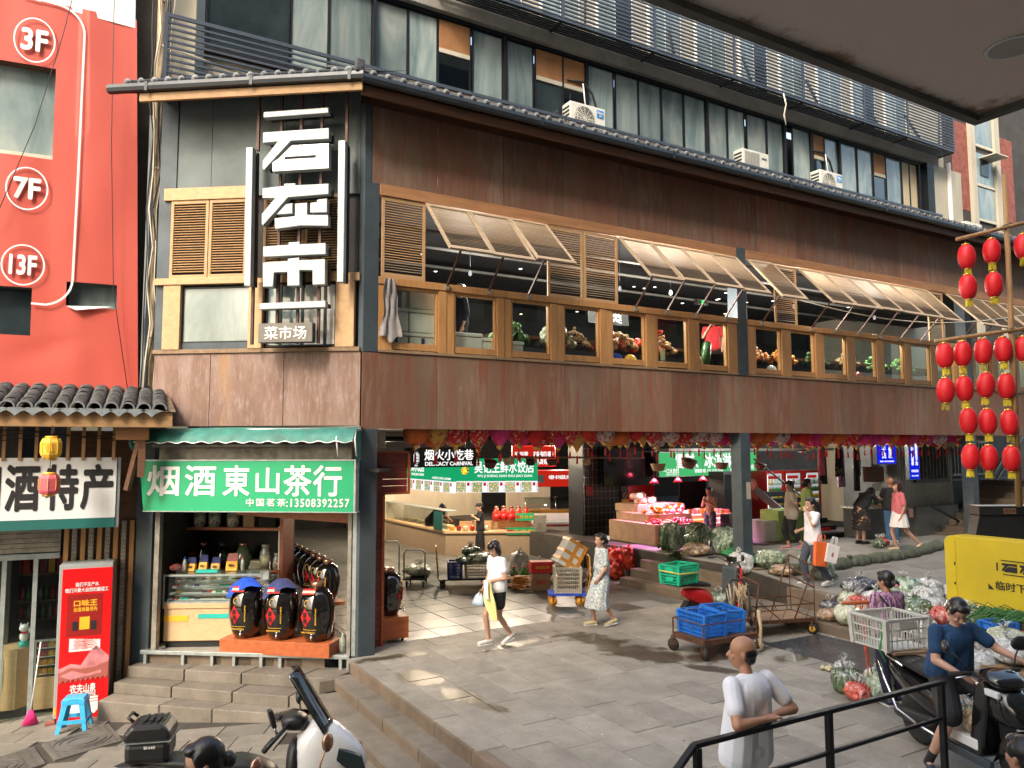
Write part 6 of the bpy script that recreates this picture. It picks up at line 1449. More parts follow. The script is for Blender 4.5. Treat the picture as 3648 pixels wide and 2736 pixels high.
# festive lanterns in rows under the band
print_cloth('lan_floral_red', (.50, .02, .02), (.60, .45, .40), 16, thr=(.56, .60)); print_cloth('lan_floral_white', (.55, .45, .42), (.35, .06, .07), 18, thr=(.52, .58))
print_cloth('lan_floral_gold', (.58, .33, .08), (.45, .08, .05), 14, thr=(.54, .6)); print_cloth('lan_pink', (.60, .02, .16), (.62, .05, .2), 5); print_cloth('lan_red', (.55, .02, .015), (.6, .04, .03), 5); print_cloth('lan_orange', (.60, .12, .02), (.6, .15, .04), 5)
LK = [('lan_floral_red', 'red floral'), ('lan_floral_white', 'white floral'), ('lan_floral_gold', 'gold floral'), ('lan_pink', 'plain magenta'), ('lan_red', 'plain red'), ('lan_orange', 'plain orange')]
PL = ['beside the corner pillar', 'before the black sign', 'over the snack alley letters', 'over the dumpling sign', 'over the red shop sign', 'over the black screen', 'over the ice cream sign', 'beside the second pillar', 'over the drinks fridges', 'over the hung garments', 'over the blue sign', 'over the kiosk window', 'near the far pillar']
protos = {}
shp = {0: [(.03, .17), (.10, .15), (.165, .08), (.18, 0), (.15, -.08), (.07, -.14), (.035, -.17)], 1: [(.05, .16), (.15, .14), (.175, .05), (.12, -.06), (.05, -.15), (.03, -.18)], 2: [(.04, .16), (.13, .14), (.18, .04), (.18, -.04), (.13, -.14), (.04, -.16)]}
for i, (mt, nm) in enumerate(LK):
    for sh_ in (0, 1, 2):
        m = MB(); m.lathe(shp[sh_], 16); m.lathe([(.035, -.16), (.045, -.18), (.0001, -.24)], 8, m=1); m.tube([(0, 0, -.24), (0, 0, -.29)], .004, 4, 2); m.lathe([(.008, -.29), (.016, -.31), (.018, -.42), (.0001, -.42)], 6, m=2)
        protos[i, sh_] = m.mesh('festive_lantern', [mt, 'lantern_gold', 'tassel_red'])
rl_ = random.Random(11); nn = 0; pv = 'white floral'
for row, (yy, zz) in enumerate(((11.82, 3.37), (12.25, 3.33))):
    x = 5.1+row*.15
    while x < 21.9:
        if not (12.0 < x < 12.6 and row == 0):
            i = rl_.choice((0, 0, 1, 1, 4, 3, 4, 5, 2)) if x < 12 else rl_.choice((0, 1, 4, 3, 3, 5, 0)); sh_ = rl_.choice((0, 1, 2)); sz = rl_.uniform(1.0, 1.2)
            o = inst(protos[i, sh_], 'festive_lantern', None, MX((x, yy+rl_.uniform(-.06, .06), zz+rl_.uniform(-.04, .04)), rl_.uniform(0, 360)) @ Matrix.Scale(sz, 4))
            tag(o, '%s festive lantern, %s row, after a %s one, %s' % (LK[i][1], ('front', 'rear')[row], pv, PL[min(12, int((x-5)/1.35))]), 'lantern', 'festive lanterns hung under the rusted band'); pv = LK[i][1]
        x += rl_.uniform(.37, .46)
# hanging baskets and hats on a pole
tag(MB().tube([(8.3, 14.2, 2.93), (11.8, 14.0, 2.88)], .02, 6).B('basket_pole', 'grey_wood', None), 'thin pole under the lanterns carrying baskets', 'pole')
for k, (x, y_, z_, r_, mt, lb) in enumerate(((7.1, 12.9, 2.86, .13, 'dark_wood', 'dark woven basket before the dumpling sign'), (7.5, 12.9, 2.90, .12, 'beans', 'pale split bamboo basket beside the dark one'), (8.0, 12.9, 2.88, .11, 'black_plastic', 'flat black basket by the red sign'), (8.5, 12.9, 2.87, .12, 'dark_wood', 'round hat shaped basket under the lanterns'), (9.35, 12.9, 2.85, .09, 'ginger', 'small tan basket near the black screen'),
      (12.4, 14.2, 2.72, .18, 'ginger', 'tan basket at the end of the ice cream sign'), (13.4, 14.2, 2.80, .2, 'dark_wood', 'dark boat shaped basket over the ice cream sign'), (14.5, 14.2, 2.72, .17, 'grey_wood', 'deep basket left of the steel pillar'), (15.9, 14.2, 2.68, .15, 'dark_wood', 'deep basket beyond the steel pillar'))):
    m = MB(); m.lathe([(.0001, -r_*.9), (r_*.7, -r_*.85), (r_, 0), (r_*1.02, .02)], 14)
    for q in range(3): m.tube([(r_*(.8+.07*q)*cos(R(a*30)), r_*(.8+.07*q)*sin(R(a*30)), -r_*.6+q*r_*.28) for a in range(12)], .006, 4, closed=True)
    o = m.B('hanging_basket', mt, None, MX((x, y_, z_), 0, ru(-25, 25))); tag(o, lb, 'basket')
# ================================================================== UPPER FLOOR GOODS (seen through the small windows)
ru2 = random.Random(5).uniform
def lumps(m, c, r, n, s, mt=0, flat=.8):
    for k in range(n):
        a = ru(0, 6.28); q = math.sqrt(rr0()); m.ell((c[0]+r[0]*q*cos(a), c[1]+r[1]*q*sin(a), c[2]+r[2]*(1-q*q)*ru(.5, 1)), (s*ru(.7, 1.2), s*ru(.7, 1.2), s*flat), M=Euler((rr0()*3, rr0()*3, rr0()*3)).to_matrix().to_4x4(), nu=7, nv=5, m=mt)
bench = thing('produce_bench', 'long dark bench of vegetables along the upstairs windows', 'bench', (12, 12.3, 4.5))
bx('top', 'dark_wood', 6.6, 21, 11.9, 12.9, 5.12, 5.18, bench)
for x in (6.7, 9, 11.6, 14.3, 17, 20.5): bx('leg', 'dark_wood', x, x+.06, 12.0, 12.06, 4.5, 5.12, bench)
for k, (x, mt, lb, s, n_) in enumerate(((6.95, 'leaf_green', 'leafy greens heaped on the upstairs bench beside the foam box', .07, 60), (7.95, 'bag_pale', 'pale gourds and cabbages on the upstairs bench', .09, 16), (8.35, 'ginger', 'heap of brown roots on the upstairs bench', .035, 60), (9.2, 'bag_red', 'red tubs and bags on the upstairs bench', .09, 14),
      (9.55, 'ginger', 'heap of potatoes behind the fifth window', .05, 40), (10.2, 'fruit_red', 'purple red onions behind the sixth window', .05, 40), (10.55, 'ginger', 'mixed tubers behind the sixth window', .045, 40), (13.1, 'bag_red', 'pink red roots in the first window past the pillar', .045, 46), (13.3, 'fruit_orange', 'row of orange squash past the pillar', .06, 16),
      (14.2, 'fruit_orange', 'orange carrots on the upstairs bench', .045, 40), (15.3, 'leaf_dark', 'dark greens in the middle far window', .06, 30), (16.5, 'ginger', 'brown potatoes in a far window', .05, 40), (17.6, 'leaf_green', 'long green stems in a far window', .06, 40), (18.7, 'leaf_green', 'pale scallions in the last window', .06, 40))):
    m = MB(); lumps(m, (x, 11.95, 5.05), (.38, .25, .36), n_+14, s*1.1); tag(m.B('vegetable_heap', mt, None), lb, 'vegetables', 'vegetable heaps upstairs')['kind'] = 'stuff'
def foam(x0, x1, y0, y1, z0_, z1, label, tape=None):
    t = thing('foam_box', label, 'box', ((x0+x1)/2, (y0+y1)/2, z0_), group='white foam boxes upstairs'); bx('box', 'foam_white', x0, x1, y0, y1, z0_, z1-.07, t, bv=.015); bx('lid', 'foam_white', x0-.01, x1+.01, y0-.01, y1+.01, z1-.065, z1, t, bv=.012)
    if tape: bx('tape', tape, x0-.012, x1+.012, y0-.014, y0-.011, z0_+.12, z0_+.17, t); bx('tape', tape, (x0+x1)/2-.03, (x0+x1)/2+.03, y0-.016, y0-.014, z0_, z1-.08, t)
    for k in range(3): bx('recess', 'foam_white', x0+.04+k*(x1-x0)/3.2, x0+.12+k*(x1-x0)/3.2, y0-.006, y0-.001, z0_+.06, z1-.12, t) if tape else None
for i, (x0, x1) in enumerate(((4.42, 4.86), (4.88, 5.34))):
    for j in range(3 if i else 2): foam(x0, x1, 11.62, 12.0, 4.62+j*.40, 5.01+j*.40, ('bottom', 'second', 'top')[j]+' foam box of the %s stack behind the first window' % ('outer', 'inner')[i], 'navy_cloth' if j == 0 else None)
foam(5.62, 6.22, 11.6, 12.0, 4.62, 5.08, 'single foam box with orange tape behind the second window'); foam(6.26, 6.6, 11.6, 11.95, 4.62, 5.02, 'smaller foam box with green rim beside the second window post'); foam(6.72, 7.05, 11.6, 11.95, 4.62, 5.0, 'foam box at the foot of the third window')
t = thing('winter_melon', 'long dark green winter melon leaning behind the seventh window', 'melon', (11.6, 11.75, 4.7)); MB().lathe([(.0001, 0), (.09, .04), (.11, .3), (.09, .6), (.0001, .66)], 14, M=Euler((0, R(12), 0)).to_matrix().to_4x4(), c=(11.55, 11.75, 4.72)).B('body', 'rind', t)
t = tag(MB().lathe([(.0001, 0), (.10, .05), (.12, .15), (.08, .27), (.0001, .3)], 12, (11.33, 11.7, 4.72)).B('pumpkin', 'ginger', None), 'tan pumpkin beside the winter melon', 'pumpkin')
tag(MB().lathe([(.05, 0), (.13, .05), (.14, .1)], 14, (10.45, 11.95, 5.4)).B('red_basket', 'red', None), 'red plastic basket on the onions upstairs', 'basket')
for k, (x, mt, lb) in enumerate(((9.25, 'blue_cloth', 'blue bucket low behind the fifth window'), (16.6, 'bag_red', 'bundle of pink bags low in a far window'), (13.6, 'bag_clear', 'clear bag low past the pillar'), (8.9, 'red', 'red tub low behind the fifth window'), (9.6, 'gold', 'yellow mesh sack low behind the fifth window'))):
    m = MB(); m.ell((x, 11.75, 4.82), (.14, .1, .13)); tag(m.B('sack', mt, None), lb, 'sack')
tag(bx('price_board', 'veg_white', 10.25, 10.37, 11.6, 11.61, 4.85, 5.08, None), 'small cream price board with characters behind the sixth window', 'price board')
# shirt hung on the first window post
n = 14; vs = []; fs = []
for i in range(n):
    for j in range(9):
        z_ = 5.80-.92*i/(n-1); w_ = .09+.05*i/(n-1)+.02*sin(i*.6); x = 4.42+(j/8-.5)*2*w_+.05*i/n*(1 if j > 5 else -.2); vs.append((x, 11.33-.03*sin(j*2.1+i*.35)-.01*sin(j*4.3+i), z_-(.1 if j in (4, 5) and i == n-1 else 0)))
for i in range(n-1):
    for j in range(8): fs.append((i*9+j, i*9+j+1, (i+1)*9+j+1, (i+1)*9+j))
tag(MB().add(vs, fs, 0, True).B('hung_jacket', 'grey_cloth', None), 'grey jacket hung over the first window post', 'jacket')
# upstairs ceiling lights, pipes
for k in range(26):
    x = 5.3+ru(0, 15); y_ = ru(13, 18); tag(MB().lathe([(.0001, 0), (.04, 0)], 10).B('spot_lamp', 'lamp_white' if k % 3 else 'lamp_warm', None, MX((x, y_, ru(6.6, 7.2)))), 'small spot lamp glowing deep under the upstairs ceiling', 'lamp', 'small spots upstairs')
for k, (x, y_) in enumerate(((6.5, 12.6), (9.8, 12.3), (11.0, 12.1), (14.6, 11.9), (17.6, 11.9))):
    t = thing('pendant_bulb', 'bare bulb on a cord upstairs, %s' % ('behind the first raised shutters', 'under the second raised shutters', 'big and lit beside the steel pillar', 'behind the long run of raised shutters', 'near the far pillar')[k], 'lamp', (x, y_, 6.3)); MB().tube([(x, y_, 7.4), (x, y_, 6.45)], .006, 4).B('cord', 'cable', t); MB().lathe([(.015, .08), (.03, .05), (.034, 0), (.0001, -.03)], 10, (x, y_, 6.35)).B('bulb', 'lamp_white' if k in (2,) else 'lit_dim_white', t)
    pt_light('glow', (x, y_, 6.2), 80, (1, .93, .82), .08, t)
for y_ in (12.4, 13.4, 14.8): tag(MB().tube([(4.6, y_, 7.0), (21, y_, 7.0)], .035, 6).B('service_pipe', 'concrete_dark', None), 'grey service pipe under the upstairs ceiling, %s' % {12.4: 'nearest the windows', 13.4: 'second from the windows', 14.8: 'deepest in the room'}[y_], 'pipe')
M5 = MX((13.0, 13.2, 6.55)); t = board('exit_sign', 'green running man exit sign upstairs past the pillar', M5, .34, .14, 'black_gloss'); text('走', 'exit_green', .12, .1, M5 @ MX((0, -.01, 0)), t); 
t = board('lit_letters', 'glowing white wall letters reading egg goods upstairs', MX((10.2, 13.2, 5.95)), 1.1, .3, 'dark_interior'); text('蛋类', 'lamp_white', .7, .22, MX((10.2, 13.19, 5.95)), t)
tag(MB().tube([(12.9, 11.2, 6.75)]+[(12.9+k*.62, 11.2-.12*k, 6.45-.9*sin(pi*k/13)*.5) for k in range(1, 13)]+[(20.9, 8.9, 7.0)], .012, 5).B('slack_cable', 'frame_cream', None), 'pale slack cable looping from the shutters to the lantern pole', 'cable')
# ================================================================== OUTDOOR PROPS
# vending advert column and stool
VM = RB @ MX((-.97, -.52, -.86)); vd = thing('advert_fridge', 'tall narrow red drinks advert cabinet printed in white, beside the blue stool', 'cabinet', M=VM)
bx('body', 'vend_grey', 0, .70, 0, .5, .10, 2.28, vd, VM, bv=.008); bx('door', 'vend_red', .045, .70, -.02, .0, .04, 2.22, vd, VM, bv=.004)
for x in (.02, .66): bx('foot', 'black_plastic', x, x+.04, .05, .4, .0, .10, vd, VM)
def VT(s_, x, z, w_, h, mt='white', **k): return text(s_, mt, w_, h, VM @ MX((x, -.024, z)), vd, **k)
VT('我们不生产水', .37, 1.99, .30, .06, bold=.02); VT('我们只是大自然的搬运工', .37, 1.91, .56, .06, bold=.02)
bx('poster', 'vend_dark_red', .12, .58, -.024, -.021, 1.25, 1.85, vd, VM); VT('口味王', .36, 1.72, .30, .09, 'gold', bold=.03); VT('全国销量领先', .36, 1.63, .31, .06, 'gold', bold=.02)
bx('yellow_pack', 'gold', .29, .42, -.028, -.024, 1.34, 1.52, vd, VM); bx('side_pack', 'black_plastic', .20, .27, -.028, -.024, 1.33, 1.46, vd, VM); bx('side_pack', 'black_plastic', .44, .51, -.028, -.024, 1.33, 1.46, vd, VM); VT('口味王', .355, 1.43, .03, .12, 'black_cloth', vert=True)
m = MB(); m.prism([(.17, 1.03), (.57, 1.03), (.57, 1.18), (.17, 1.22)], -.024, -.021, 'y'); m.B('wave_panel', 'white', vd, VM)
m = MB()
for q in range(3):
    for i in range(4):
        for r_ in (.10, .075, .05): m.tube([(.20+i*.115+r_*cos(R(a)), -.026, 1.035+q*.05+r_*.8*sin(R(a))) for a in range(20, 161, 20)], .003, 4) if .17 < .20+i*.115-r_*.9 and .20+i*.115+r_*.9 < .58 else None
m.B('wave_line', 'vend_red', vd, VM, kind='stuff')
pm('peak_pink', (.60, .22, .24), .35, 0, .25, 5)
MB().prism([(.05, .72), (.05, .80), (.2, .86), (.33, .83), (.42, .98), (.52, 1.10), (.62, 1.0), (.69, .93), (.69, .78)], -.024, -.021, 'y').B('mountain', 'peak_pink', vd, VM)
MB().prism([(.05, .60), (.05, .74), (.2, .81), (.33, .78), (.5, .79), (.69, .86), (.69, .66)]+[(.69-k*.032, .66-(.05 if k % 2 else 0)-.001*k) for k in range(1, 20)], -.029, -.025, 'y').B('mountain', 'lip', vd, VM)
MB().prism([(.07, .70), (.22, .76), (.40, .70), (.60, .74), (.60, .70), (.2, .64)], -.033, -.030, 'y').B('snow_field', 'peak_pink', vd, VM)
VT('农夫山泉', .37, .50, .33, .12, bold=.03); VT('NONGFU SPRING', .37, .41, .33, .05, bold=.03)
for z0_, z1 in ((.345, .375), (.305, .335)): bx('stripe', 'white', .17, .57, -.024, -.021, z0_, z1, vd, VM)
MB().prism([(.17, .295), (.57, .295), (.57, .18), (.53, .13), (.47, .115), (.27, .115), (.21, .13), (.17, .18)], -.024, -.021, 'y').B('bottle_foot', 'white', vd, VM)
bx('side_sticker', 'gold', .005, .035, -.003, .0, .16, .26, vd, VM)
def stool(M, label, mat, s=1.):
    t = thing('plastic_stool', label, 'stool', M=M)
    H = .46*s; a, b = .125*s, .19*s
    m = MB(); m.prism([(-a, -a*.85), (a, -a*.85), (a, a*.85), (-a, a*.85)], H-.03, H, 'z'); m.B('seat', mat, t, M, .015)
    for sx in (-1, 1):
        for sy in (-1, 1):
            m = MB(); m.add([(sx*a, sy*a*.85, H-.02), (sx*(a-.075*s), sy*a*.85, H-.02), (sx*a, sy*(a*.85-.075*s), H-.02), (sx*b, sy*b*.85, 0), (sx*(b-.05*s), sy*b*.85, 0), (sx*b, sy*(b*.85-.05*s), 0)], [(0, 1, 4, 3), (0, 3, 5, 2), (1, 2, 5, 4), (0, 2, 1), (3, 4, 5)] if sx*sy > 0 else [(0, 3, 4, 1), (0, 2, 5, 3), (1, 4, 5, 2), (0, 1, 2), (3, 5, 4)]); m.B('leg', mat, t, M, .006)
    k = .62; c = a+(b-a)*k; zz = H*(1-k)
    for (p, q) in (((-c, -c*.85), (c, -c*.85)), ((c, -c*.85), (c, c*.85)), ((c, c*.85), (-c, c*.85)), ((-c, c*.85), (-c, -c*.85))): MB().bar((p[0], p[1], zz), (q[0], q[1], zz), .012, .05).B('stretcher', mat, t, M)
    a2 = a+(b-a)*.12; z2 = H-.055
    for (p, q) in (((-a2, -a2*.85), (a2, -a2*.85)), ((a2, -a2*.85), (a2, a2*.85)), ((a2, a2*.85), (-a2, a2*.85)), ((-a2, a2*.85), (-a2, -a2*.85))): MB().bar((p[0], p[1], z2), (q[0], q[1], z2), .012, .06).B('apron', mat, t, M)
    return t
stool(MX((.34, 12.66, -.825), -16), 'bright blue plastic stool standing before the red advert cabinet', 'blue_stool', 1.08)
bk = bx('loose_brick', 'brick_wall', -.02, .10, 13.1, 13.22, -.84, -.78, None); tag(bk, 'small brick lying under the advert cabinet corner', 'brick')
t = thing('broom', 'pink broom leaning on the corner shop window', 'broom', (-.15, 13.35, -.86)); MB().tube([(-.12, 13.45, .3), (-.2, 13.35, -.6)], .01, 5).B('handle', 'white', t); MB().lathe([(.11, 0), (.03, .2)], 8, (-.2, 13.33, -.82), sy=.3).B('bristles', 'lan_pink', t)
# crates ---------------------------------------------------------------
def crate(M, L, W_, H, mat, label, cat='crate', group=None, rows=5, cols=9, taper=.03, name='crate', strap=None):
    t = thing(name, label, cat, M=M, group=group); th = .012; m = MB()
    def wall(p0, p1, q0, q1, n_):      # p bottom corners, q top corners
        p0, p1, q0, q1 = map(Vector, (p0, p1, q0, q1)); P = lambda u, v_: (p0.lerp(p1, u)).lerp(q0.lerp(q1, u), v_)
        for v_, hh in [(.03, .05), (.97, .07)]+[(k/rows, .016) for k in range(1, rows)]: m.bar(P(0, v_), P(1, v_), th, H*hh if hh > .02 else .014)
        for k in range(n_+1): m.bar(P(k/n_, 0), P(k/n_, 1), .009 if 0 < k < n_ else .028, th, up=(p1-p0).normalized().cross(Vector((0, 0, 1))))
    a, b = L/2, W_/2; c, d = a*(1-taper*2), b*(1-taper*2)
    wall((-c, -d, 0), (c, -d, 0), (-a, -b, H), (a, -b, H), cols*2); wall((c, -d, 0), (c, d, 0), (a, -b, H), (a, b, H), cols+2)
    wall((c, d, 0), (-c, d, 0), (a, b, H), (-a, b, H), cols*2); wall((-c, d, 0), (-c, -d, 0), (-a, b, H), (-a, -b, H), cols+2)
    m.B('lattice', mat, t, M)['kind'] = 'stuff'
    bx('bottom', mat, -c, c, -d, d, 0, .012, t, M)
    r = MB(); e = .016
    for (x0, y0, x1, y1) in ((-a, -b, a, -b), (a, -b, a, b), (a, b, -a, b), (-a, b, -a, -b)): r.bar((x0, y0, H), (x1, y1, H), e*2, .022)
    r.B('rim', mat, t, M)
    for (x, y_) in ((-a, -b), (a, -b), (a, b), (-a, b)):
        k = 1-taper*2; MB().bar((x*k, y_*k, 0), (x, y_, H), .05, .05).B('corner_post', mat, t, M)
    for s_ in (-1, 1): MB().box(s_*a-.008, s_*a+.008, -b*.4, b*.4, H-.10, H-.03).B('handle_panel', mat, t, M)
    return t
# rusty flat cart with two blue crates
CW = MX((8.93, 9.22, 0), -8); cartM = CW
A_ = Vector((8.29, 9.22, .24)); B_ = Vector((8.29, 8.56, .24)); C_ = Vector((9.35, 8.52, .24)); D_ = A_+C_-B_
ct = thing('flat_cart', 'rusty low cart on castors carrying two blue crates', 'cart', (8.8, 8.9, 0))
m = MB()
for p, q in ((A_, B_), (B_, C_), (C_, D_), (D_, A_)): m.bar(p, q, .03, .07)
m.B('deck_frame', 'rust', ct); MB().add([A_+Vector((0, 0, .03)), B_+Vector((0, 0, .03)), C_+Vector((0, 0, .03)), D_+Vector((0, 0, .03))], [(0, 1, 2, 3)]).B('deck', 'rust', ct)
m = MB(); U = Vector((0, 0, .26))
for p, q in ((A_, B_), (B_, C_), (C_, D_), (D_, A_)): m.bar(p+U, q+U, .014, .014)
for p in (A_, B_, C_, D_): m.bar(p, p+U, .018, .018)
m.B('guard_rail', 'rust', ct)
def castor(M, r, parent, tyre='rubber', hub='gold', w_=.035):
    o = MB().tube([(-w_/2, 0, r), (w_/2, 0, r)], r, 18).B('wheel', tyre, parent, M); MB().tube([(-w_/2-.004, 0, r), (w_/2+.004, 0, r)], r*.6, 12).B('hub', hub, o, M)
    MB().bar((-w_, 0, r), (-w_, 0, r*2.3), .006, .03).B('fork', 'rust', parent, M); MB().bar((w_, 0, r), (w_, 0, r*2.3), .006, .03).B('fork', 'rust', parent, M); MB().box(-w_-.004, w_+.004, -.02, .02, r*2.25, r*2.45).B('fork_plate', 'rust', parent, M); return o
for p, a, ty in ((A_, 10, 'rubber'), (B_, -15, 'rubber'), (C_, 40, 'white'), (D_, 0, 'rubber')): castor(MX((p.x, p.y, 0), a), .095, ct, ty, 'rust')
crate(MX((8.62, 8.93, .275), 88), .60, .42, .33, 'blue_crate', 'nearer blue crate on the rusty cart, chain over its rim'); crate(MX((9.10, 8.98, .275), 75), .60, .40, .33, 'blue_crate', 'farther blue crate on the rusty cart, muddy inside')
tag(MB().tube([(8.45+.05*k, 9.1+.02*sin(k), .615+.008*(k % 2)) for k in range(9)], .008, 5).B('chain', 'chrome', None), 'short steel chain lying over the blue crate rim', 'chain')
# handle of the cart, wrapped in black tape and rope
t = thing('cart_handle', 'bent cart handle wrapped in black tape with brown rope tangled on it', 'handle', (9.6, 8.95, .25))
MB().tube([(9.32, 9.10, .25), (9.36, 9.12, .6), (9.40, 9.16, .88), (9.50, 9.16, .98), (9.64, 9.06, .97), (9.70, 8.98, .86), (9.62, 8.9, .6), (9.55, 8.8, .3)], .02, 8).B('bar', 'black_plastic', t)
m = MB()
for k in range(26): x = 9.32+rr0()*.42; m.tube([(x, 9.05+ru(-.08, .08), .95-rr0()*.1), (x+ru(-.08, .08), 9.0+ru(-.06, .06), .75-rr0()*.1), (x+ru(-.1, .1), 8.95, .52-rr0()*.25)], .008, 5)
m.B('rope_tangle', 'rope', t, kind='stuff'); MB().tube([(9.38, 8.5, .62), (9.40, 8.48, .35), (9.37, 8.47, .12), (9.39, 8.46, .03)], [.03, .025, .03, .02], 7).B('hanging_rag', 'rope', t)
# angle-iron cage trolley
cg = thing('cage_trolley', 'empty rusty wire cage trolley with tall ends behind the blue crates', 'trolley', (10.6, 9.1, 0))
P = {'FL': Vector((9.95, 9.10, .24)), 'FR': Vector((11.05, 8.80, .24)), 'BR': Vector((11.25, 9.45, .24)), 'BL': Vector((10.15, 9.75, .24))}
m = MB()
for a, b in (('FL', 'FR'), ('FR', 'BR'), ('BR', 'BL'), ('BL', 'FL')): m.bar(P[a], P[b], .03, .06)
m.B('base_frame', 'rust', cg); MB().add([P[k]+Vector((0, 0, .02)) for k in ('FL', 'FR', 'BR', 'BL')], [(0, 1, 2, 3)]).B('deck', 'grey_wood', cg)
m = MB(); up1 = Vector((0, 0, .26)); up2 = Vector((0, 0, .42))
for a, b in (('FL', 'FR'), ('BR', 'BL')):
    m.bar(P[a]+up1, P[b]+up1, .014, .02); n_ = 5
    for k in range(n_): p = P[a].lerp(P[b], (k+.2)/n_); q = P[a].lerp(P[b], (k+.75)/n_); m.tube([p, q+up1*1.0], .006, 4)
for a, b in (('FR', 'BR'), ('BL', 'FL')): m.bar(P[a]+up1, P[b]+up1, .014, .02)
m.B('side_grid', 'rust', cg, kind='stuff')
m = MB(); hR = Vector((-.32, .16, .98)); r0, r1 = P['FR']+Vector((-.30, 0, 0)), P['BR']+Vector((-.30, .0, 0)); e0, e1 = P['FR']+Vector((.02, 0, .88)), P['BR']+Vector((-.02, 0, .98))
m.tube([P['FR'].lerp(P['FL'], .35), e0], .013, 6); m.tube([P['BR'].lerp(P['BL'], .35), e1], .013, 6); m.tube([e0, e1], .013, 6); m.tube([e0, P['FR']], .009, 5); m.tube([e1, P['BR']], .009, 5)
for z in (.62, .76): m.bar(P['FR']+Vector((.015, 0, z-.1)), P['BR']+Vector((-.0, 0, z)), .02, .03)
m.B('tall_end', 'rust', cg)
m = MB(); f0, f1 = P['FL']+Vector((.12, 0, .62)), P['BL']+Vector((.12, 0, .68)); m.tube([P['FL']+Vector((.0, 0, 0)), f0], .014, 6); m.tube([P['BL'], f1], .014, 6); m.tube([f0, f1], .014, 6); m.tube([f0+Vector((0, 0, -.3)), P['FL']+Vector((.5, -.14, 0))], .009, 5); m.B('low_end', 'rust', cg)
for k, h in (('FL', 'gold'), ('FR', 'gold'), ('BR', 'gold'), ('BL', 'gold')): castor(MX((P[k].x+(.08 if k[1] == 'L' else -.06), P[k].y, 0), 20), .085, cg, 'rubber', h)
# hall trolleys
def hand_truck(x, y_, rz, label, mat, hh=.95, dk='black_plastic', L=.85, W_=.55, bar='galv'):
    M = MX((x, y_, .0), rz); t = thing('platform_trolley', label, 'trolley', M=M, group='platform trolleys in the hall')
    bx('deck', dk, -L/2, L/2, -W_/2, W_/2, .17, .20, t, M, bv=.01)
    MB().tube([(-L/2, -W_/2+.04, .2), (-L/2-.05, -W_/2+.04, hh-.08), (-L/2-.05, -W_/2+.10, hh), (-L/2-.05, W_/2-.10, hh), (-L/2-.05, W_/2-.04, hh-.08), (-L/2, W_/2-.04, .2)], .016, 8).B('push_handle', bar, t, M)
    for sx in (-1, 1):
        for sy in (-1, 1): castor(M @ MX((sx*(L/2-.1), sy*(W_/2-.09), 0), 90), .068, t, 'rubber', 'galv', .03)
    return M
hand_truck(6.9, 17.6, 70, 'empty black platform trolley with arched steel handle beside the beige counter', 0); hand_truck(7.2, 16.6, 60, 'low platform trolley with mesh handle and a sack on it', 0, .85)
hand_truck(8.05, 15.9, -25, 'platform trolley with yellow handle carrying the heaped crates', 0, .9, bar='gold', L=1.15, W_=.6)
crate(MX((8.35, 15.72, .20), -25), .62, .44, .34, 'tan_crate', 'dirty beige crate heaped with bagged greens in the hall', rows=5); crate(MX((7.85, 15.95, .20), -25), .30, .44, .36, 'blue_crate_dark', 'dark blue crate beside the beige one on the trolley')
# foam box on blue trolley beside the lady
HM = MX((8.95, 13.0, 0), -30); t = thing('platform_trolley', 'small blue platform trolley with yellow wheels under the white crate', 'trolley', M=HM, group='platform trolleys in the hall')
bx('deck', 'blue_cloth', -.42, .32, -.25, .25, .20, .235, t, HM)
for sx in (-.33, .22):
    for sy in (-.18, .18): castor(HM @ MX((sx, sy, 0), 90), .085, t, 'fruit_orange', 'gold', .03)
MB().tube([(.34, -.2, .2), (.42, -.2, .6), (.40, -.2, .95), (.40, .2, .95), (.42, .2, .6), (.34, .2, .2)], .014, 8).B('push_handle', 'tape_orange', t, HM)
crate(HM @ MX((-.03, 0, .236)), .52, .38, .50, 'tan_crate', 'tall cream crate with paper label under the taped foam box', rows=6, cols=6)
FB = HM @ MX((.02, .02, .98), 20, 0, 32); t = thing('foam_box', 'white foam box bound with orange tape leaning on the cream crate', 'box', M=FB)
bx('box', 'foam_white', -.22, .22, -.17, .17, -.28, .28, t, FB, bv=.02)
for z in (-.17, .0, .24): bx('tape', 'tape_orange', -.224, .224, -.174, .174, z-.03, z+.03, t, FB)
bx('tape', 'tape_orange', -.04, .04, -.178, .178, -.284, .284, t, FB); bx('tape', 'tape_orange', .15, .226, -.176, .176, -.2, .28, t, FB)
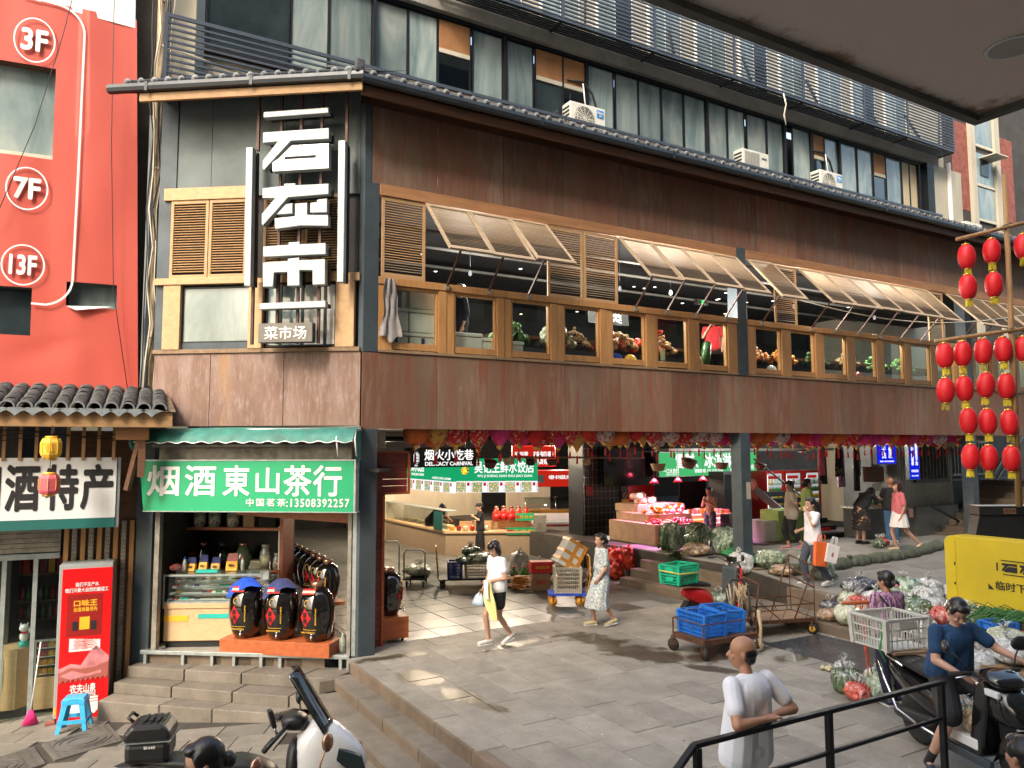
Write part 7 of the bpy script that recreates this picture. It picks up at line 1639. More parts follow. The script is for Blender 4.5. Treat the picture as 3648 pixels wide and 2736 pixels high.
# plastic bags of vegetables --------------------------------------------------
def bag(x, y_, z, r, h, mat, label, knot=True, lean=0, cat='bag of vegetables', group='bagged vegetables on the ground', seed=0, tie='bag_clear', sy=1.):
    rb_ = random.Random(seed+int(x*97+y_*31)); M = MX((x, y_, z), rb_.uniform(0, 360), lean)
    t = thing('vegetable_bag', label, cat, M=M, group=group); m = MB(); nu, nv = 30, 18; vs = []; fs = []
    for i in range(nv+1):
        v_ = i/nv; ph = pi*v_; rr = sin(ph)**.7*r if v_ < .5 else r*(sin(ph)**.75)
        z_ = h*(.5-.5*cos(ph)); 
        for j in range(nu):
            a = 2*pi*j/nu; q_ = Vector((cos(a)*1.6+seed, sin(a)*1.6+x, v_*2.4+y_)); k = 1+.42*mnoise.noise(q_)+.26*abs(mnoise.noise(q_*2.7))+.14*mnoise.noise(q_*6)
            if v_ > .66: k *= 1+.16*(v_-.6)*4*sin(a*8+seed)
            vs.append((rr*k*cos(a), rr*k*sin(a)*sy, max(.0, z_*(1+.05*sin(3*a)))))
    for i in range(nv):
        for j in range(nu): fs.append((i*nu+j, i*nu+(j+1) % nu, (i+1)*nu+(j+1) % nu, (i+1)*nu+j))
    m.add(vs, fs, 0, True); m.B('bag', mat, t, M)
    if knot:
        k = MB()
        for q in range(5):
            a = rb_.uniform(0, 6.28); L = rb_.uniform(.05, .11); k.tube([(0, 0, h*.97), (cos(a)*L*.4, sin(a)*L*.4, h*.97+L*.8), (cos(a)*L*.9, sin(a)*L*.9, h*.97+L*1.1)], [.012, .018, .006], 6, sq=.4)
        for q in range(2):
            a = rb_.uniform(0, 3.14); dx, dy = cos(a)*.05, sin(a)*.05; k.tube([(-dx, -dy, h), (-dx*1.6, -dy*1.6, h+.07), (0, 0, h+.12), (dx*1.6, dy*1.6, h+.07), (dx, dy, h)], .007, 5, sq=.5)
        k.B('tied_top', tie, t, M)
    return t
def stalks(x, y_, z, L, r, mat, label, rz=0, tilt=60, n_=40, tip=None):
    M = MX((x, y_, z), rz, tilt); t = thing('leek_bundle', label, 'bundle', M=M); m = MB()
    for k in range(n_):
        a = ru(0, 6.28); q = math.sqrt(rr0())*r; sp = 1.7; m.tube([(q*cos(a), q*sin(a), 0), (q*1.2*cos(a), q*1.2*sin(a), L*.5), (q*sp*cos(a)+ru(-.03, .03), q*sp*sin(a), L*ru(.85, 1.05))], [.009, .007, .002], 5)
    m.B('stalks', mat, t, M, kind='stuff'); MB().tube([(r*1.08*cos(R(a*30)), r*1.08*sin(R(a*30)), L*.25) for a in range(12)], .008, 5, closed=True).B('tie', 'rope', t, M); return t
# hall goods
HB = [(8.05, 15.75, .5, .24, .2, 'bag_green', 'flat bag of greens on the dark blue crate'), (8.3, 15.6, .55, .26, .22, 'bag_leek', 'big pale bag of greens heaped on the beige crate'), (8.5, 15.75, .53, .2, .17, 'bag_red', 'bag with red vegetables on the beige crate'), (8.25, 15.95, .66, .22, .22, 'bag_green', 'topmost bag of greens on the trolley heap'), (8.7, 15.55, .5, .18, .2, 'bag_clear', 'clear bag hanging over the beige crate edge')]
for k, b in enumerate(HB): bag(*b[:5], b[5], b[6], knot=k > 2, group='bags heaped on the hall trolley', seed=k)
bag(7.25, 16.6, .2, .3, .26, 'bag_pale', 'pale sack lying on the low platform trolley', group='bags heaped on the hall trolley')
for k, b in enumerate(((8.95, 15.3, 0, .2, .25, 'bag_green', 'leafy bag on the floor beside the beige crate'), (9.9, 15.6, 0, .26, .45, 'bag_green', 'tall bag of dark greens behind the cartons'), (10.4, 15.5, 0, .28, .5, 'bag_green', 'largest dark green bag before the column'), (10.2, 14.8, 0, .24, .3, 'bag_leek', 'pale leafy bag right of the brown carton'), (10.55, 15.0, 0, .2, .34, 'bag_clear', 'clear bag with handles up near the onions'), (9.9, 14.7, 0, .18, .28, 'bag_brown', 'brown leafy bag beside the cartons'), (9.7, 16.2, .0, .24, .62, 'bag_clear', 'tall pale sack standing by the counter'), (8.9, 15.9, 0, .2, .34, 'bag_red', 'red sauce packets bag behind the girl'))):
    bag(*b[:5], b[5], b[6], group='bags on the hall floor', seed=k+9)
for k in range(3):
    x, y_ = 9.05+.22*k, 15.35-.1*k; t = thing('oil_can', 'green plastic drum with red cap and carrying loop, %s' % ('half hidden by the girl', 'in the middle', 'beside the red carton')[k], 'drum', (x, y_, 0), group='green drums behind the girl'); MB().lathe([(.09, 0), (.10, .02), (.10, .3), (.04, .36), (.03, .40)], 12, (x, y_, 0)).B('body', 'bottle_green', t); MB().lathe([(.035, .40), (.035, .43), (.0001, .43)], 10, (x, y_, 0)).B('cap', 'red', t)
    MB().tube([(x-.07, y_, .40), (x-.05, y_, .48), (x+.05, y_, .48), (x+.07, y_, .40)], .008, 5).B('loop', 'white', t)
def carton(x, y_, z, L, W_, H, mat, label, rz, txt, tmat='red'):
    M = MX((x, y_, z), rz); t = thing('carton', label, 'carton', M=M); bx('box', mat, -L/2, L/2, -W_/2, W_/2, 0, H, t, M, bv=.006); text(txt, tmat, L*.62, H*.28, M @ MX((0, -W_/2-.003, H*.5)), t, bold=.015); bx('tape', 'tan_crate', -L/2-.002, L/2+.002, -.03, .03, H, H+.003, t, M)
carton(9.32, 14.65, 0, .40, .3, .36, 'cardboard', 'brown carton of white liquor under the red one', -22, '江津老白干'); carton(9.36, 14.68, .37, .50, .32, .24, 'cardboard_red', 'red date carton stacked on the brown carton', -20, '新疆红枣', 'gold')
carton(11.9, 17.0, 0, .4, .4, .35, 'cardboard', 'plain brown carton on the floor by the freezer', -20, '纸箱', 'dark_wood'); carton(11.95, 17.05, .36, .36, .36, .3, 'cardboard', 'second brown carton stacked by the freezer', -14, '纸箱', 'dark_wood'); carton(12.9, 14.35, .72, .3, .2, .2, 'tape_orange', 'small orange carton on the platform by the onions', -20, '水果', 'white')
m = MB()
for k in range(24): a = ru(-.2, .2); m.bar((9.05+ru(-.12, .12), 14.75+ru(-.1, .1), .03+k*.012), (8.8+ru(-.2, .1), 14.9+ru(-.1, .1), .02+k*.012), .05, .012)
tag(m.B('chopstick_packs', 'tape_orange', None), 'heap of flat orange and green packets by the brown carton', 'packets')
# onions in red nets
for k, (x, y_, z, r_, h, lb) in enumerate(((11.45, 15.2, 0.0, .24, .5, 'red net sack of onions at the foot of the heap'), (11.75, 15.1, .0, .22, .72, 'red net sack of onions standing tallest'), (11.6, 14.85, .0, .22, .42, 'red net sack of onions slumped in front'), (11.95, 14.8, .15, .2, .6, 'red net sack of onions against the steps'))):
    M = MX((x, y_, z)); t = thing('onion_sack', lb, 'sack', M=M, group='red onion sacks by the steps'); m = MB(); 
    for q in range(26): a = ru(0, 6.28); qq = math.sqrt(rr0())*r_*.75; zz = ru(.06, h-.05); m.ell((qq*cos(a), qq*sin(a), zz), (.075, .075, .07), nu=8, nv=6)
    m.ell((0, 0, h*.45), (r_*.85, r_*.85, h*.45)); remesh(m, 'sack_body', 'onion_net', t, M, .02, 4); 
    MB().lathe([(.05, h-.08), (.02, h+.0), (.04, h+.05)], 10).B('tied_neck', 'onion_net', t, M)
# leeks and bags along the steps and platform
stalks(12.35, 14.0, .75, .55, .14, 'scallion', 'upright bunch of thin chives by the brown stall', 0, 12, 90); stalks(12.1, 13.2, .72, .45, .12, 'leaf_dark', 'dark chives lying on the top step', -70, 95, 60)
BG = [(12.55, 13.9, .72, .28, .62, 'bag_leek', 'bag of chives with foil shine beside the brown stall'), (12.75, 13.3, .72, .30, .66, 'bag_green', 'tall bag of leafy greens on the platform edge'), (13.05, 12.85, .72, .32, .62, 'bag_leek', 'big bag of leeks leaning on the platform'), (12.35, 12.95, .72, .28, .28, 'bag_brown', 'low bag with pale roots on the top step'),
      (12.0, 11.35, .56, .26, .42, 'bag_clear', 'clear bag of bean sprouts behind the green crate'), (12.5, 10.95, .68, .30, .34, 'bag_leek', 'bag of leeks behind the scooter handlebars'), (12.75, 11.0, .7, .16, .26, 'bag_green', 'bright leafy bundle at the pillar foot'), (12.35, 10.55, .62, .22, .2, 'bag_brown', 'small brown root bag under the scooter bars'), (12.85, 10.35, .62, .34, .5, 'bag_leek', 'large shiny leek bag lying beside the sandbags'),
      (13.0, 12.3, .72, .3, .18, 'bag_greenplastic', 'crumpled bright green plastic bag on the walkway'), (11.0, 15.0, 0, .16, .2, 'bag_green', 'small leafy bag behind the lady in the floral dress'), (12.35, 11.3, .72, .1, .14, 'bag_greenplastic', 'small green plastic bag at the pillar')]
for k, b in enumerate(BG): bag(*b[:5], b[5], b[6], knot=k in (4, 10), group='bagged vegetables along the platform', seed=k+30, lean=(0, 10, 22, 0, 0, 30, 0, 0, 38, 0, 0, 0)[k])
VG = [(11.85, 9.1, 0.16, .15, .26, 'bag_dark', 'dark bag with a twisted tail at the end of the kerb'), (12.15, 8.95, 0.3, .17, .26, 'bag_pale', 'pale bag behind the twisted one'), (12, 8.65, 0.36, .17, .20, 'bag_red', 'bag of red peppers on the kerb'), (11.47, 8.85, 0.16, .17, .2, 'bag_brown', 'bag of ginger at the kerb edge'), (11.45, 8.48, 0.16, .18, .34, 'bag_pale', 'round bag of pale cabbage on the kerb edge'), (11.52, 8.12, 0.16, .2, .42, 'bag_brown', 'bag of bean sprouts with knotted top'), (12.65, 9.05, 0.42, .28, .34, 'bag_dark', 'large dark purple bag behind the peppers'), (11.5, 7.75, 0.16, .2, .4, 'bag_pale', 'bag half hidden behind the woman in purple'), (13, 8.45, 0.36, .3, .46, 'bag_leek', 'large bag of long greens with tied handles'), (13.45, 8.25, 0.36, .22, .42, 'bag_clear', 'clear knotted bag beside the yellow cover'), (13.75, 8, 0.34, .2, .36, 'bag_clear', 'clear bag against the yellow cover'), (12.05, 7.65, 0.3, .24, .40, 'bag_green', 'green bag behind the white crate'), (12.45, 7.6, 0.3, .22, .36, 'bag_clear', 'clear bag with blue tie behind the rider'), (12.2, 7.25, 0.3, .22, .3, 'bag_red', 'pink and clear bag just behind the rider'), (11.75, 7.35, 0.16, .2, .3, 'bag_clear', 'small clear bag near the white crate rim'), (12.55, 8.15, 0.3, .2, .22, 'bag_green', 'low leafy bag between two large ones'), (11.95, 6.05, 0.36, .3, .3, 'bag_green', 'bag of green beans in front of the yellow cover'), (12.05, 5.72, 0.36, .26, .3, 'bag_red', 'bag of red peppers past the rider arm'), (12, 5.5, 0.36, .22, .28, 'bag_pale', 'pale bag at the picture edge'), (11, 5.75, 0.33, .26, .36, 'bag_pale', 'bag of white radish beside the rider chest'), (10.7, 5.5, 0.33, .26, .30, 'bag_clear', 'clear bag of greens under the rider arm'), (11.35, 5.55, 0.33, .26, .3, 'bag_red', 'red bag under the rider arm'), (10.95, 5.25, 0.33, .24, .3, 'bag_green', 'leafy bag above the scooter dash'), (12.3, 8.5, .3, .22, .34, 'bag_clear', 'knotted clear bag behind the pale cabbage'), (11.8, 8.0, .16, .2, .32, 'bag_clear', 'milky bag tucked behind the bean sprouts'), (12.8, 7.9, .34, .24, .4, 'bag_clear', 'bulging clear bag before the big bag of greens'), (11.4, 7.1, .16, .2, .34, 'bag_clear', 'clear bag just past the woman in purple'), (12.15, 6.8, .3, .22, .36, 'bag_green', 'green bag at the foot of the yellow cover'), (11.6, 6.7, .16, .2, .34, 'bag_clear', 'white bag between woman and rider'), (11.5, 5.2, .33, .22, .3, 'bag_clear', 'clear bag at the near end of the low bench'), (10.5, 5.8, .16, .2, .3, 'bag_clear', 'clear bag leaning on the low bench')]
for k, b in enumerate(VG): bag(*b[:5], b[5], b[6], knot=True, seed=k+60, group='bagged vegetables along the kerb')
m = MB()
for k in range(160): x = 11.8+rnd.gauss(0, .16); y_ = 6.05+rnd.gauss(0, .2); m.tube([(x-.16, y_+.1, .60+ru(0, .1)), (x, y_, .68+ru(0, .12)), (x+.15, y_-.12, .62+ru(0, .1))], .007, 4)
tag(m.B('green_beans', 'scallion', None), 'heap of long green beans before the yellow cover', 'beans')['kind'] = 'stuff'
tag(bx('goods_table', 'grey_wood', 10.3, 12.2, 4.7, 6.3, .0, .33, None), 'low wooden bench under the bags past the rider', 'bench')
crate(MX((11.35, 6.0, .60), -20), .36, .26, .09, 'blue_crate', 'shallow blue tray between beans and rider', rows=2, cols=5)
tag(bx('yellow_carton', 'ginger', 12.15, 12.6, 6.35, 6.6, .3, .42, None), 'flat tan carton under the clear bags', 'carton')
tag(bx('paper_litter', 'veg_white', 13.9, 13.98, 11.0, 11.05, .68, .70, None), 'scrap of white paper on the walkway', 'litter')
for k, b in enumerate(((8.75, 6.55, 0, .17, .3, 'bag_green', 'bag of greens on the paving by the woman, at the back'), (8.6, 6.25, 0, .14, .22, 'bag_red', 'small bag of red vegetables between two green ones'), (8.85, 6.1, 0, .17, .36, 'bag_leek', 'front bag of greens hung from the carrying rope'), (9.05, 6.3, 0, .16, .32, 'bag_clear', 'clear bag of greens closest to the woman'))): bag(*b[:5], b[5], b[6], seed=k+90, group='bags at the woman feet')
bag(9.55, 7.15, 0, .12, .14, 'bag_clear', 'crumpled clear bag lying on the wet paving'); m = MB(); lumps(m, (9.38, 7.3, .03), (.1, .06, .03), 12, .03); tag(m.B('food_scraps', 'beans', None), 'yellow food scraps beside the crumpled bag', 'scraps')['kind'] = 'stuff'
# sandbags
sb_pts = [(12.15, 10.65), (13.0, 10.52), (13.75, 10.55), (14.5, 10.62), (15.2, 10.66), (15.9, 10.68), (16.6, 10.72), (17.3, 10.82), (18.0, 10.95), (18.6, 11.1)]
for k in range(len(sb_pts)-1):
    a, b = Vector((*sb_pts[k], zup(sb_pts[k][1]))), Vector((*sb_pts[k+1], zup(sb_pts[k+1][1]))); L = (b-a).length; d = (b-a)/L; n = 12; vs = []
    pts = []; rs = []
    for i in range(n+1):
        u = i/n; pts.append(a+d*(L*1.02)*u+Vector((0, .02*sin(i*1.7+k), .055))); rs.append(.05+.10*sin(pi*min(1, max(0, u*.94+.03)))**.45+.008*sin(i*2.3+k))
    o = MB().tube(pts, rs, 12, sq=1.).B('sandbag', 'sandbag', None, None); o.scale = (1, 1, 1); tag(o, 'olive green sandbag %s' % ('touching the leek bag', 'second in the line from the leeks', 'in front of the beige shirted man', 'with the knotted end', 'after the knot', 'midway to the yellow cover', 'before the service counter', 'under the heel of the pink shirted woman', 'last of the line by the stone steps')[k], 'sandbag', 'sandbags in one line')
m = MB()
for q in range(6): m.tube([(14.5, 10.62, .75), (14.5+ru(-.06, .06), 10.6+ru(-.05, .05), .84)], [.02, .03], 6)
tag(m.B('sandbag_knot', 'sandbag', None), 'frayed knot standing up between two sandbags', 'knot')
m = MB()
for k in range(260):
    x, y_ = ru2(4, 11), ru2(4, 11.2); r_ = ru2(.006, .018); a = ru2(0, 3); m.add([(x+r_*cos(a+q*1.57), y_+r_*sin(a+q*1.57)*ru2(.5, 1), .006+.002*(q % 2)) for q in range(4)], [(0, 1, 2, 3)], k % 3)
m.B('litter', ['veg_white', 'soil', 'leaf_green'], plaza, kind='stuff')
# yellow cover on hoops
YM = MX((12.3, 7.27, 0), -90)      # local x runs towards the viewer (-Y), y into +X
yc = thing('yellow_barrier', 'yellow vinyl covered unloading barrier with black lettering on steel hoops', 'barrier', M=YM)
def rr(x0, x1, z0_, z1, r, n=5):
    out = []
    for cx, cz, a in ((x1-r, z1-r, 0), (x0+r, z1-r, 90), (x0+.01, z0_+.01, 180), (x1-.01, z0_+.01, 270)):
        q = r if a in (0, 90) else .01
        for k in range(n+1): t_ = R(a+90*k/n); out.append((cx+q*cos(t_), cz+q*sin(t_)))
    return out
MB().prism(rr(0, 3.0, .67, 1.71, .12), .0, .40, 'y').B('cover', 'yellow_vinyl', yc, YM, .03)
bx('seam', 'yellow_vinyl', .16, .175, -.008, 0, .69, 1.66, yc, YM); bx('strap', 'black_plastic', .15, .17, -.012, -.004, 1.25, 1.30, yc, YM); bx('strap', 'black_plastic', .14, .165, -.012, -.004, .95, .99, yc, YM)
lg = bx('logo_rule', 'black_cloth', .86, 2.2, -.010, -.006, 1.405, 1.418, yc, YM); bx('logo_rule', 'black_cloth', .88, 2.2, -.010, -.006, 1.20, 1.213, yc, YM); bx('logo_bar', 'black_cloth', .79, .81, -.010, -.006, 1.25, 1.37, yc, YM)
m = MB()
for i, gp in enumerate(([POLY[1], S2], POLY[2:6], POLY[6:8])):
    zc = (7.73, 6.85, 5.93)[i]
    for p in gp: m.prism([((x+.95)*.20+.98+.25*i, (z-zc)*.20+1.31) for x, z in p], -.012, -.006, 'y')
m.B('logo', 'black_cloth', yc, YM)
text('临时下货区', 'black_cloth', .72, .13, YM @ MX((1.13, -.008, 1.03)), yc, bold=.008); MB().prism([(.66, .96), (.74, .96), (.66, 1.04)], -.012, -.006, 'y').B('corner_mark', 'black_cloth', yc, YM)
for k in range(5): MB().tube([(.02+k*.16, -.12, .3), (.02+k*.16, -.12, .60), (.04+k*.16, -.05, .68), (.04+k*.16, .12, .68)], .022, 8).B('steel_hoop', 'chrome', yc, YM)
bx('underframe', 'rubber', .3, 3.0, .05, .35, .3, .66, yc, YM)
# dark plinth, lantern pole, red lanterns
bp = thing('black_plinth', 'dark sloped plinth with a small brass plaque beneath the lantern pole', 'plinth', (15.5, 8.2, .3)); PMx = MX((15.2, 8.3, 0), -40)
PMx = MX((14.35, 7.3, 0), -30.4)
bx('top_slab', 'black_plastic', -.52, 3.0, .0, .32, 1.92, 2.08, bp, PMx, bv=.01); bx('top_face', 'ac_white', -.50, 3.0, .02, .31, 2.081, 2.085, bp, PMx)
MB().prism([(-.50, 1.92), (3, 1.92), (3, .3), (-.9, .3)], .03, .3, 'y').B('sloped_body', 'black_plastic', bp, PMx, .01)
o = bx('plaque', 'copper_lid', -.10, .12, -.008, .0, 1.945, 2.045, bp, PMx); text('纪念石碑', 'dark_wood', .16, .04, PMx @ MX((.01, -.010, 2.0)), o)
# timber pole with red lanterns
lp = thing('lantern_pole', 'rough timber pole with two tied cross beams for the red lanterns', 'pole', (14.23, 7.07, 2.09))
MB().tube([(14.23, 7.07, 2.09), (14.27, 7.05, 5.0), (14.29, 7.03, 7.95)], [.055, .05, .042], 8).B('pole', 'pole_wood', lp)
MB().tube([(13.50, 7.49, 6.76), (14.27, 7.02, 6.98), (14.9, 6.66, 7.16)], .035, 8).B('cross_beam', 'pole_wood', lp); MB().tube([(13.10, 7.73, 4.95), (14.27, 7.02, 5.14), (15.1, 6.5, 5.28)], .035, 8).B('cross_beam', 'pole_wood', lp)
for z in (6.96, 5.12): MB().tube([(14.27+.07*cos(k*.8), 7.03+.07*sin(k*.8), z-.05+k*.008) for k in range(14)], .008, 5).B('lashing', 'cable', lp)
def red_lantern():
    m = MB(); P = [(.055, .215)]+[(.055+.085*sin(pi*k/24)**.42+(.0035 if k % 2 else 0), .2-.4*k/24) for k in range(1, 24)]+[(.055, -.215)]
    m.lathe(P, 20, m=0); m.lathe([(.058, .21), (.062, .215), (.062, .235), (.03, .24)], 16, m=1); m.lathe([(.062, -.235), (.06, -.21)], 16, m=1)
    for k in range(16): a = 2*pi*k/16; m.bar((.05*cos(a), .05*sin(a), -.23), (.056*cos(a+.1), .056*sin(a+.1), -.33-.01*(k % 3)), .017, .004, 2)
    m.tube([(0, 0, .235), (0, 0, .30)], .004, 4, 1); return m.mesh('red_lantern', ['lantern_red', 'lantern_gold', 'tassel_yellow'])
me = red_lantern()
LP_ = [((13.65, 7.41, 6.45), 'upper beam, outer string, top lantern'), ((14.03, 7.18, 6.55), 'upper beam, inner string, top lantern'), ((13.64, 7.41, 5.91), 'upper beam, outer string, lower lantern'), ((14.04, 7.18, 5.95), 'upper beam, inner string, lower lantern'), ((14.51, 6.9, 6.63), 'upper beam, lantern past the pole'),
 ((13.24, 7.65, 4.7), 'lower beam, outermost string, top lantern'), ((13.51, 7.49, 4.73), 'lower beam, second string, top lantern'), ((13.82, 7.31, 4.77), 'lower beam, third string, top lantern'), ((14.12, 7.13, 4.8), 'lower beam, string beside the pole, top lantern'), ((14.43, 6.95, 4.81), 'lower beam, lantern just past the pole'),
 ((13.23, 7.66, 4.09), 'lower beam, outermost string, bottom lantern'), ((13.51, 7.49, 4.12), 'lower beam, second string, second lantern'), ((13.83, 7.3, 4.18), 'lower beam, third string, second lantern'), ((14.14, 7.12, 4.16), 'lower beam, string beside the pole, second lantern'),
 ((13.54, 7.47, 3.56), 'lower beam, second string, third lantern'), ((13.83, 7.3, 3.55), 'lower beam, third string, third lantern'), ((14.15, 7.11, 3.53), 'lower beam, string beside the pole, third lantern'), ((13.55, 7.47, 2.94), 'lower beam, second string, bottom lantern'), ((13.82, 7.31, 2.92), 'lower beam, third string, bottom lantern'), ((14.15, 7.11, 2.91), 'lower beam, string beside the pole, bottom lantern')]
for p, lb in LP_: tag(inst(me, 'red_lantern', None, MX(p, ru(0, 360), ru(-3, 3), ru(-3, 3))), 'red ribbed lantern, '+lb, 'lantern', 'red lanterns on the timber pole')
for (x, y_), zt, zb in (((13.65, 7.41), 6.8, 5.9), ((14.03, 7.18), 6.9, 5.9), ((13.24, 7.65), 4.97, 4.1), ((13.52, 7.48), 5.02, 2.95), ((13.82, 7.31), 5.06, 2.95), ((14.14, 7.12), 5.1, 2.95)):
    MB().tube([(x, y_, zt), (x, y_, zb)], .003, 4).B('lantern_string', 'cable', lp)
# foreground handrail
rl = thing('plaza_railing', 'black square tube handrail with one mid rail across the front of the plaza', 'railing', (5.3, 4.18, 0))
def sq(a, b, w_=.045, h=.045, nm='rail'): MB().bar(a, b, w_, h).B(nm, 'rail_black', rl, None, .004)
sq((3.97, 4.22, 1.0), (6.97, 4.18, 1.0), .05, .035, 'top_rail'); sq((3.97, 4.22, 1.0), (3.45, 4.1, .74), .05, .035, 'top_rail'); sq((3.45, 4.1, .74), (2.7, 3.95, .35), .05, .035, 'top_rail')
for x in (3.98, 5.40, 6.95): sq((x, 4.20, 0), (x, 4.20, .985), .05, .05, 'post')
sq((4.0, 4.20, .68), (6.93, 4.20, .68), .03, .03, 'mid_rail')
# ------------------------------------------------------------------ scooters
def wheel(M, x, r, parent, w_=.10, rim='vend_grey', z=None):
    W = M @ MX((x, 0, r if z is None else z)); o = MB().lathe([(r*.62, -w_*.42), (r*.86, -w_*.5), (r*.98, -w_*.28), (r, 0), (r*.98, w_*.28), (r*.86, w_*.5), (r*.62, w_*.42)], 28, M=Euler((R(90), 0, 0)).to_matrix().to_4x4()).B('tyre', 'rubber', parent, W)
    m = MB()
    for k in range(5): a = R(72*k); m.bar((0, 0, 0), (r*.6*cos(a), 0, r*.6*sin(a)), .03, .05)
    m.lathe([(r*.55, -w_*.3), (r*.64, -w_*.42), (r*.64, w_*.42), (r*.55, w_*.3), (r*.55, -w_*.3)], 24, M=Euler((R(90), 0, 0)).to_matrix().to_4x4()); m.lathe([(.0001, -.06), (.05, -.06), (.05, .06), (.0001, .06)], 12, M=Euler((R(90), 0, 0)).to_matrix().to_4x4()); m.B('rim', rim, o, W); return o
def loft(pts, name, mat, parent, M, n=16, bev=0):
    """pts: (x, z, half width, half height)"""
    vs = []; fs = []
    for x, z, hw, hh in pts:
        for j in range(n):
            t_ = 2*pi*j/n; c, s_ = cos(t_), sin(t_); vs.append((x, hw*math.copysign(abs(c)**.7, c), z+hh*math.copysign(abs(s_)**.7, s_)))
    for i in range(len(pts)-1):
        for j in range(n): fs.append((i*n+j, i*n+(j+1) % n, (i+1)*n+(j+1) % n, (i+1)*n+j))
    fs += [tuple(range(n-1, -1, -1)), tuple(range((len(pts)-1)*n, len(pts)*n))]
    o = MB().add(vs, fs, 0, True).B(name, mat, parent, M); s = o.modifiers.new('s', 'SUBSURF'); s.levels = 1; s.render_levels = 1; return o
def mirror(M, p, q, parent, mat='black_plastic', face='pane_dark', w_=.11, h=.07, rz=0):
    st_ = MB().tube([p, ((p[0]+q[0])/2, (p[1]+q[1])/2-.02, (p[2]+q[2])/2), q], .008, 6).B('mirror_stem', mat, parent, M)
    o = MB().ell((0, 0, 0), (.03, w_, h)).B('mirror', mat, st_, M @ MX(q, rz)); MB().ell((-.012, 0, 0), (.022, w_*.88, h*.86)).B('mirror_glass', face, st_, M @ MX(q, rz))
# white touring scooter
S1 = MX((.98, 7.50, zst(1.4, 7.3)+.04), -19); t = thing('touring_scooter', 'white touring scooter with black top box and tall dark windscreen', 'scooter', M=S1)
wheel(S1, 0, .27, t, .13); wheel(S1, 1.45, .28, t, .12)
loft([(-.42, .80, .05, .05), (-.30, .76, .13, .09), (0, .66, .17, .14), (.35, .55, .17, .16), (.65, .45, .14, .12), (.78, .42, .10, .08)], 'tail_fairing', 'white_gloss', t, S1)
loft([(-.36, .88, .06, .02), (-.1, .86, .14, .045), (.2, .82, .16, .06), (.42, .76, .17, .06), (.52, .80, .16, .07), (.80, .72, .14, .05), (.88, .66, .09, .03)], 'seat', 'black_plastic', t, S1)
loft([(.62, .30, .15, .08), (.9, .28, .17, .07), (1.15, .34, .16, .10)], 'footboard', 'black_plastic', t, S1)
loft([(.98, .68, .16, .24), (1.12, .80, .22, .32), (1.30, .84, .21, .30), (1.50, .78, .15, .20), (1.66, .70, .06, .08)], 'front_fairing', 'white_gloss', t, S1)
loft([(.93, .60, .17, .30), (1.0, .66, .21, .32), (1.08, .68, .19, .30)], 'inner_shield', 'black_plastic', t, S1)
for s_ in (-1, 1):
    MB().prism([(1.40, .90), (1.60, .82), (1.64, .70), (1.54, .66), (1.38, .80)], s_*.13, s_*.195, 'y').B('headlight', 'pane_dark', t, S1, .01)
    MB().prism([(1.0, .36), (1.26, .44), (1.30, .60), (1.12, .66), (1.0, .58)], s_*.17, s_*.215, 'y').B('vent_panel', 'black_plastic', t, S1, .01)
vs = []; fs = []
for i in range(9):
    for j in range(9):
        u = (j-4)/4; v_ = i/8; w_ = .20*(1-.28*v_**2); vs.append((1.36-.32*v_-.09*u*u, w_*u, 1.06+.52*v_-.03*u*u))
for i in range(8):
    for j in range(8): fs.append((i*9+j, i*9+j+1, (i+1)*9+j+1, (i+1)*9+j))
ws_ = MB().add(vs, fs, 0, True).B('windscreen', 'glass_dim', t, S1); so = ws_.modifiers.new('t', 'SOLIDIFY'); so.thickness = .006; MATS['screen_smoke'] = None
glass('screen_smoke', (.22, .24, .26), .05); ws_.data.materials[0] = G('screen_smoke')
MB().tube([(1.27, -.20, 1.05), (1.16, -.19, 1.24), (.97, -.14, 1.54), (1.03, 0, 1.585), (.97, .14, 1.54), (1.16, .19, 1.24), (1.27, .20, 1.05)], .006, 6).B('screen_rim', 'black_plastic', t, S1)
MB().tube([(.80, -.42, 1.02), (.92, -.20, 1.09), (1.0, 0, 1.13), (.92, .20, 1.09), (.80, .42, 1.02)], .018, 8).B('handlebar', 'black_plastic', t, S1)
for s_ in (-1, 1): MB().tube([(.79, s_*.43, 1.015), (.85, s_*.28, 1.05)], .024, 8).B('grip', 'rubber', t, S1); MB().tube([(.86, s_*.38, 1.0), (.93, s_*.24, 1.05)], .007, 5).B('brake_lever', 'black_plastic', t, S1)
loft([(.88, 1.10, .09, .06), (1.0, 1.12, .14, .08), (1.14, 1.08, .12, .06)], 'dash', 'black_plastic', t, S1)
o = MB().box(-.02, .02, -.04, .04, 0, .16).B('phone_holder', 'black_plastic', t, S1 @ MX((.85, -.24, 1.14), 20, 0, -15), .01); MB().tube([(.88, -.24, 1.06), (.85, -.24, 1.15)], .012, 6).B('holder_arm', 'chrome', t, S1)
for s_ in (-1, 1): MB().prism([(-.40, .80), (-.20, .74), (-.12, .64), (-.28, .66)], s_*.10, s_*.17, 'y').B('tail_light', 'red', t, S1, .008); MB().prism([(-.26, .73), (-.10, .70), (-.10, .64), (-.24, .67)], s_*.15, s_*.175, 'y').B('tail_lens', 'chrome', t, S1)
mirror(S1, (1.05, .22, 1.05), (1.02, .34, 1.22), t)
loft([(-.52, .83, .10, .015), (.1, .86, .14, .02), (.2, .88, .10, .02)], 'rack', 'black_plastic', t, S1)
B1 = S1 @ MX((-.20, 0, .88)) @ Matrix.Scale(.9, 4); tb = bx('top_box', 'black_plastic', -.20, .20, -.18, .18, .0, .20, t, B1, bv=.05)
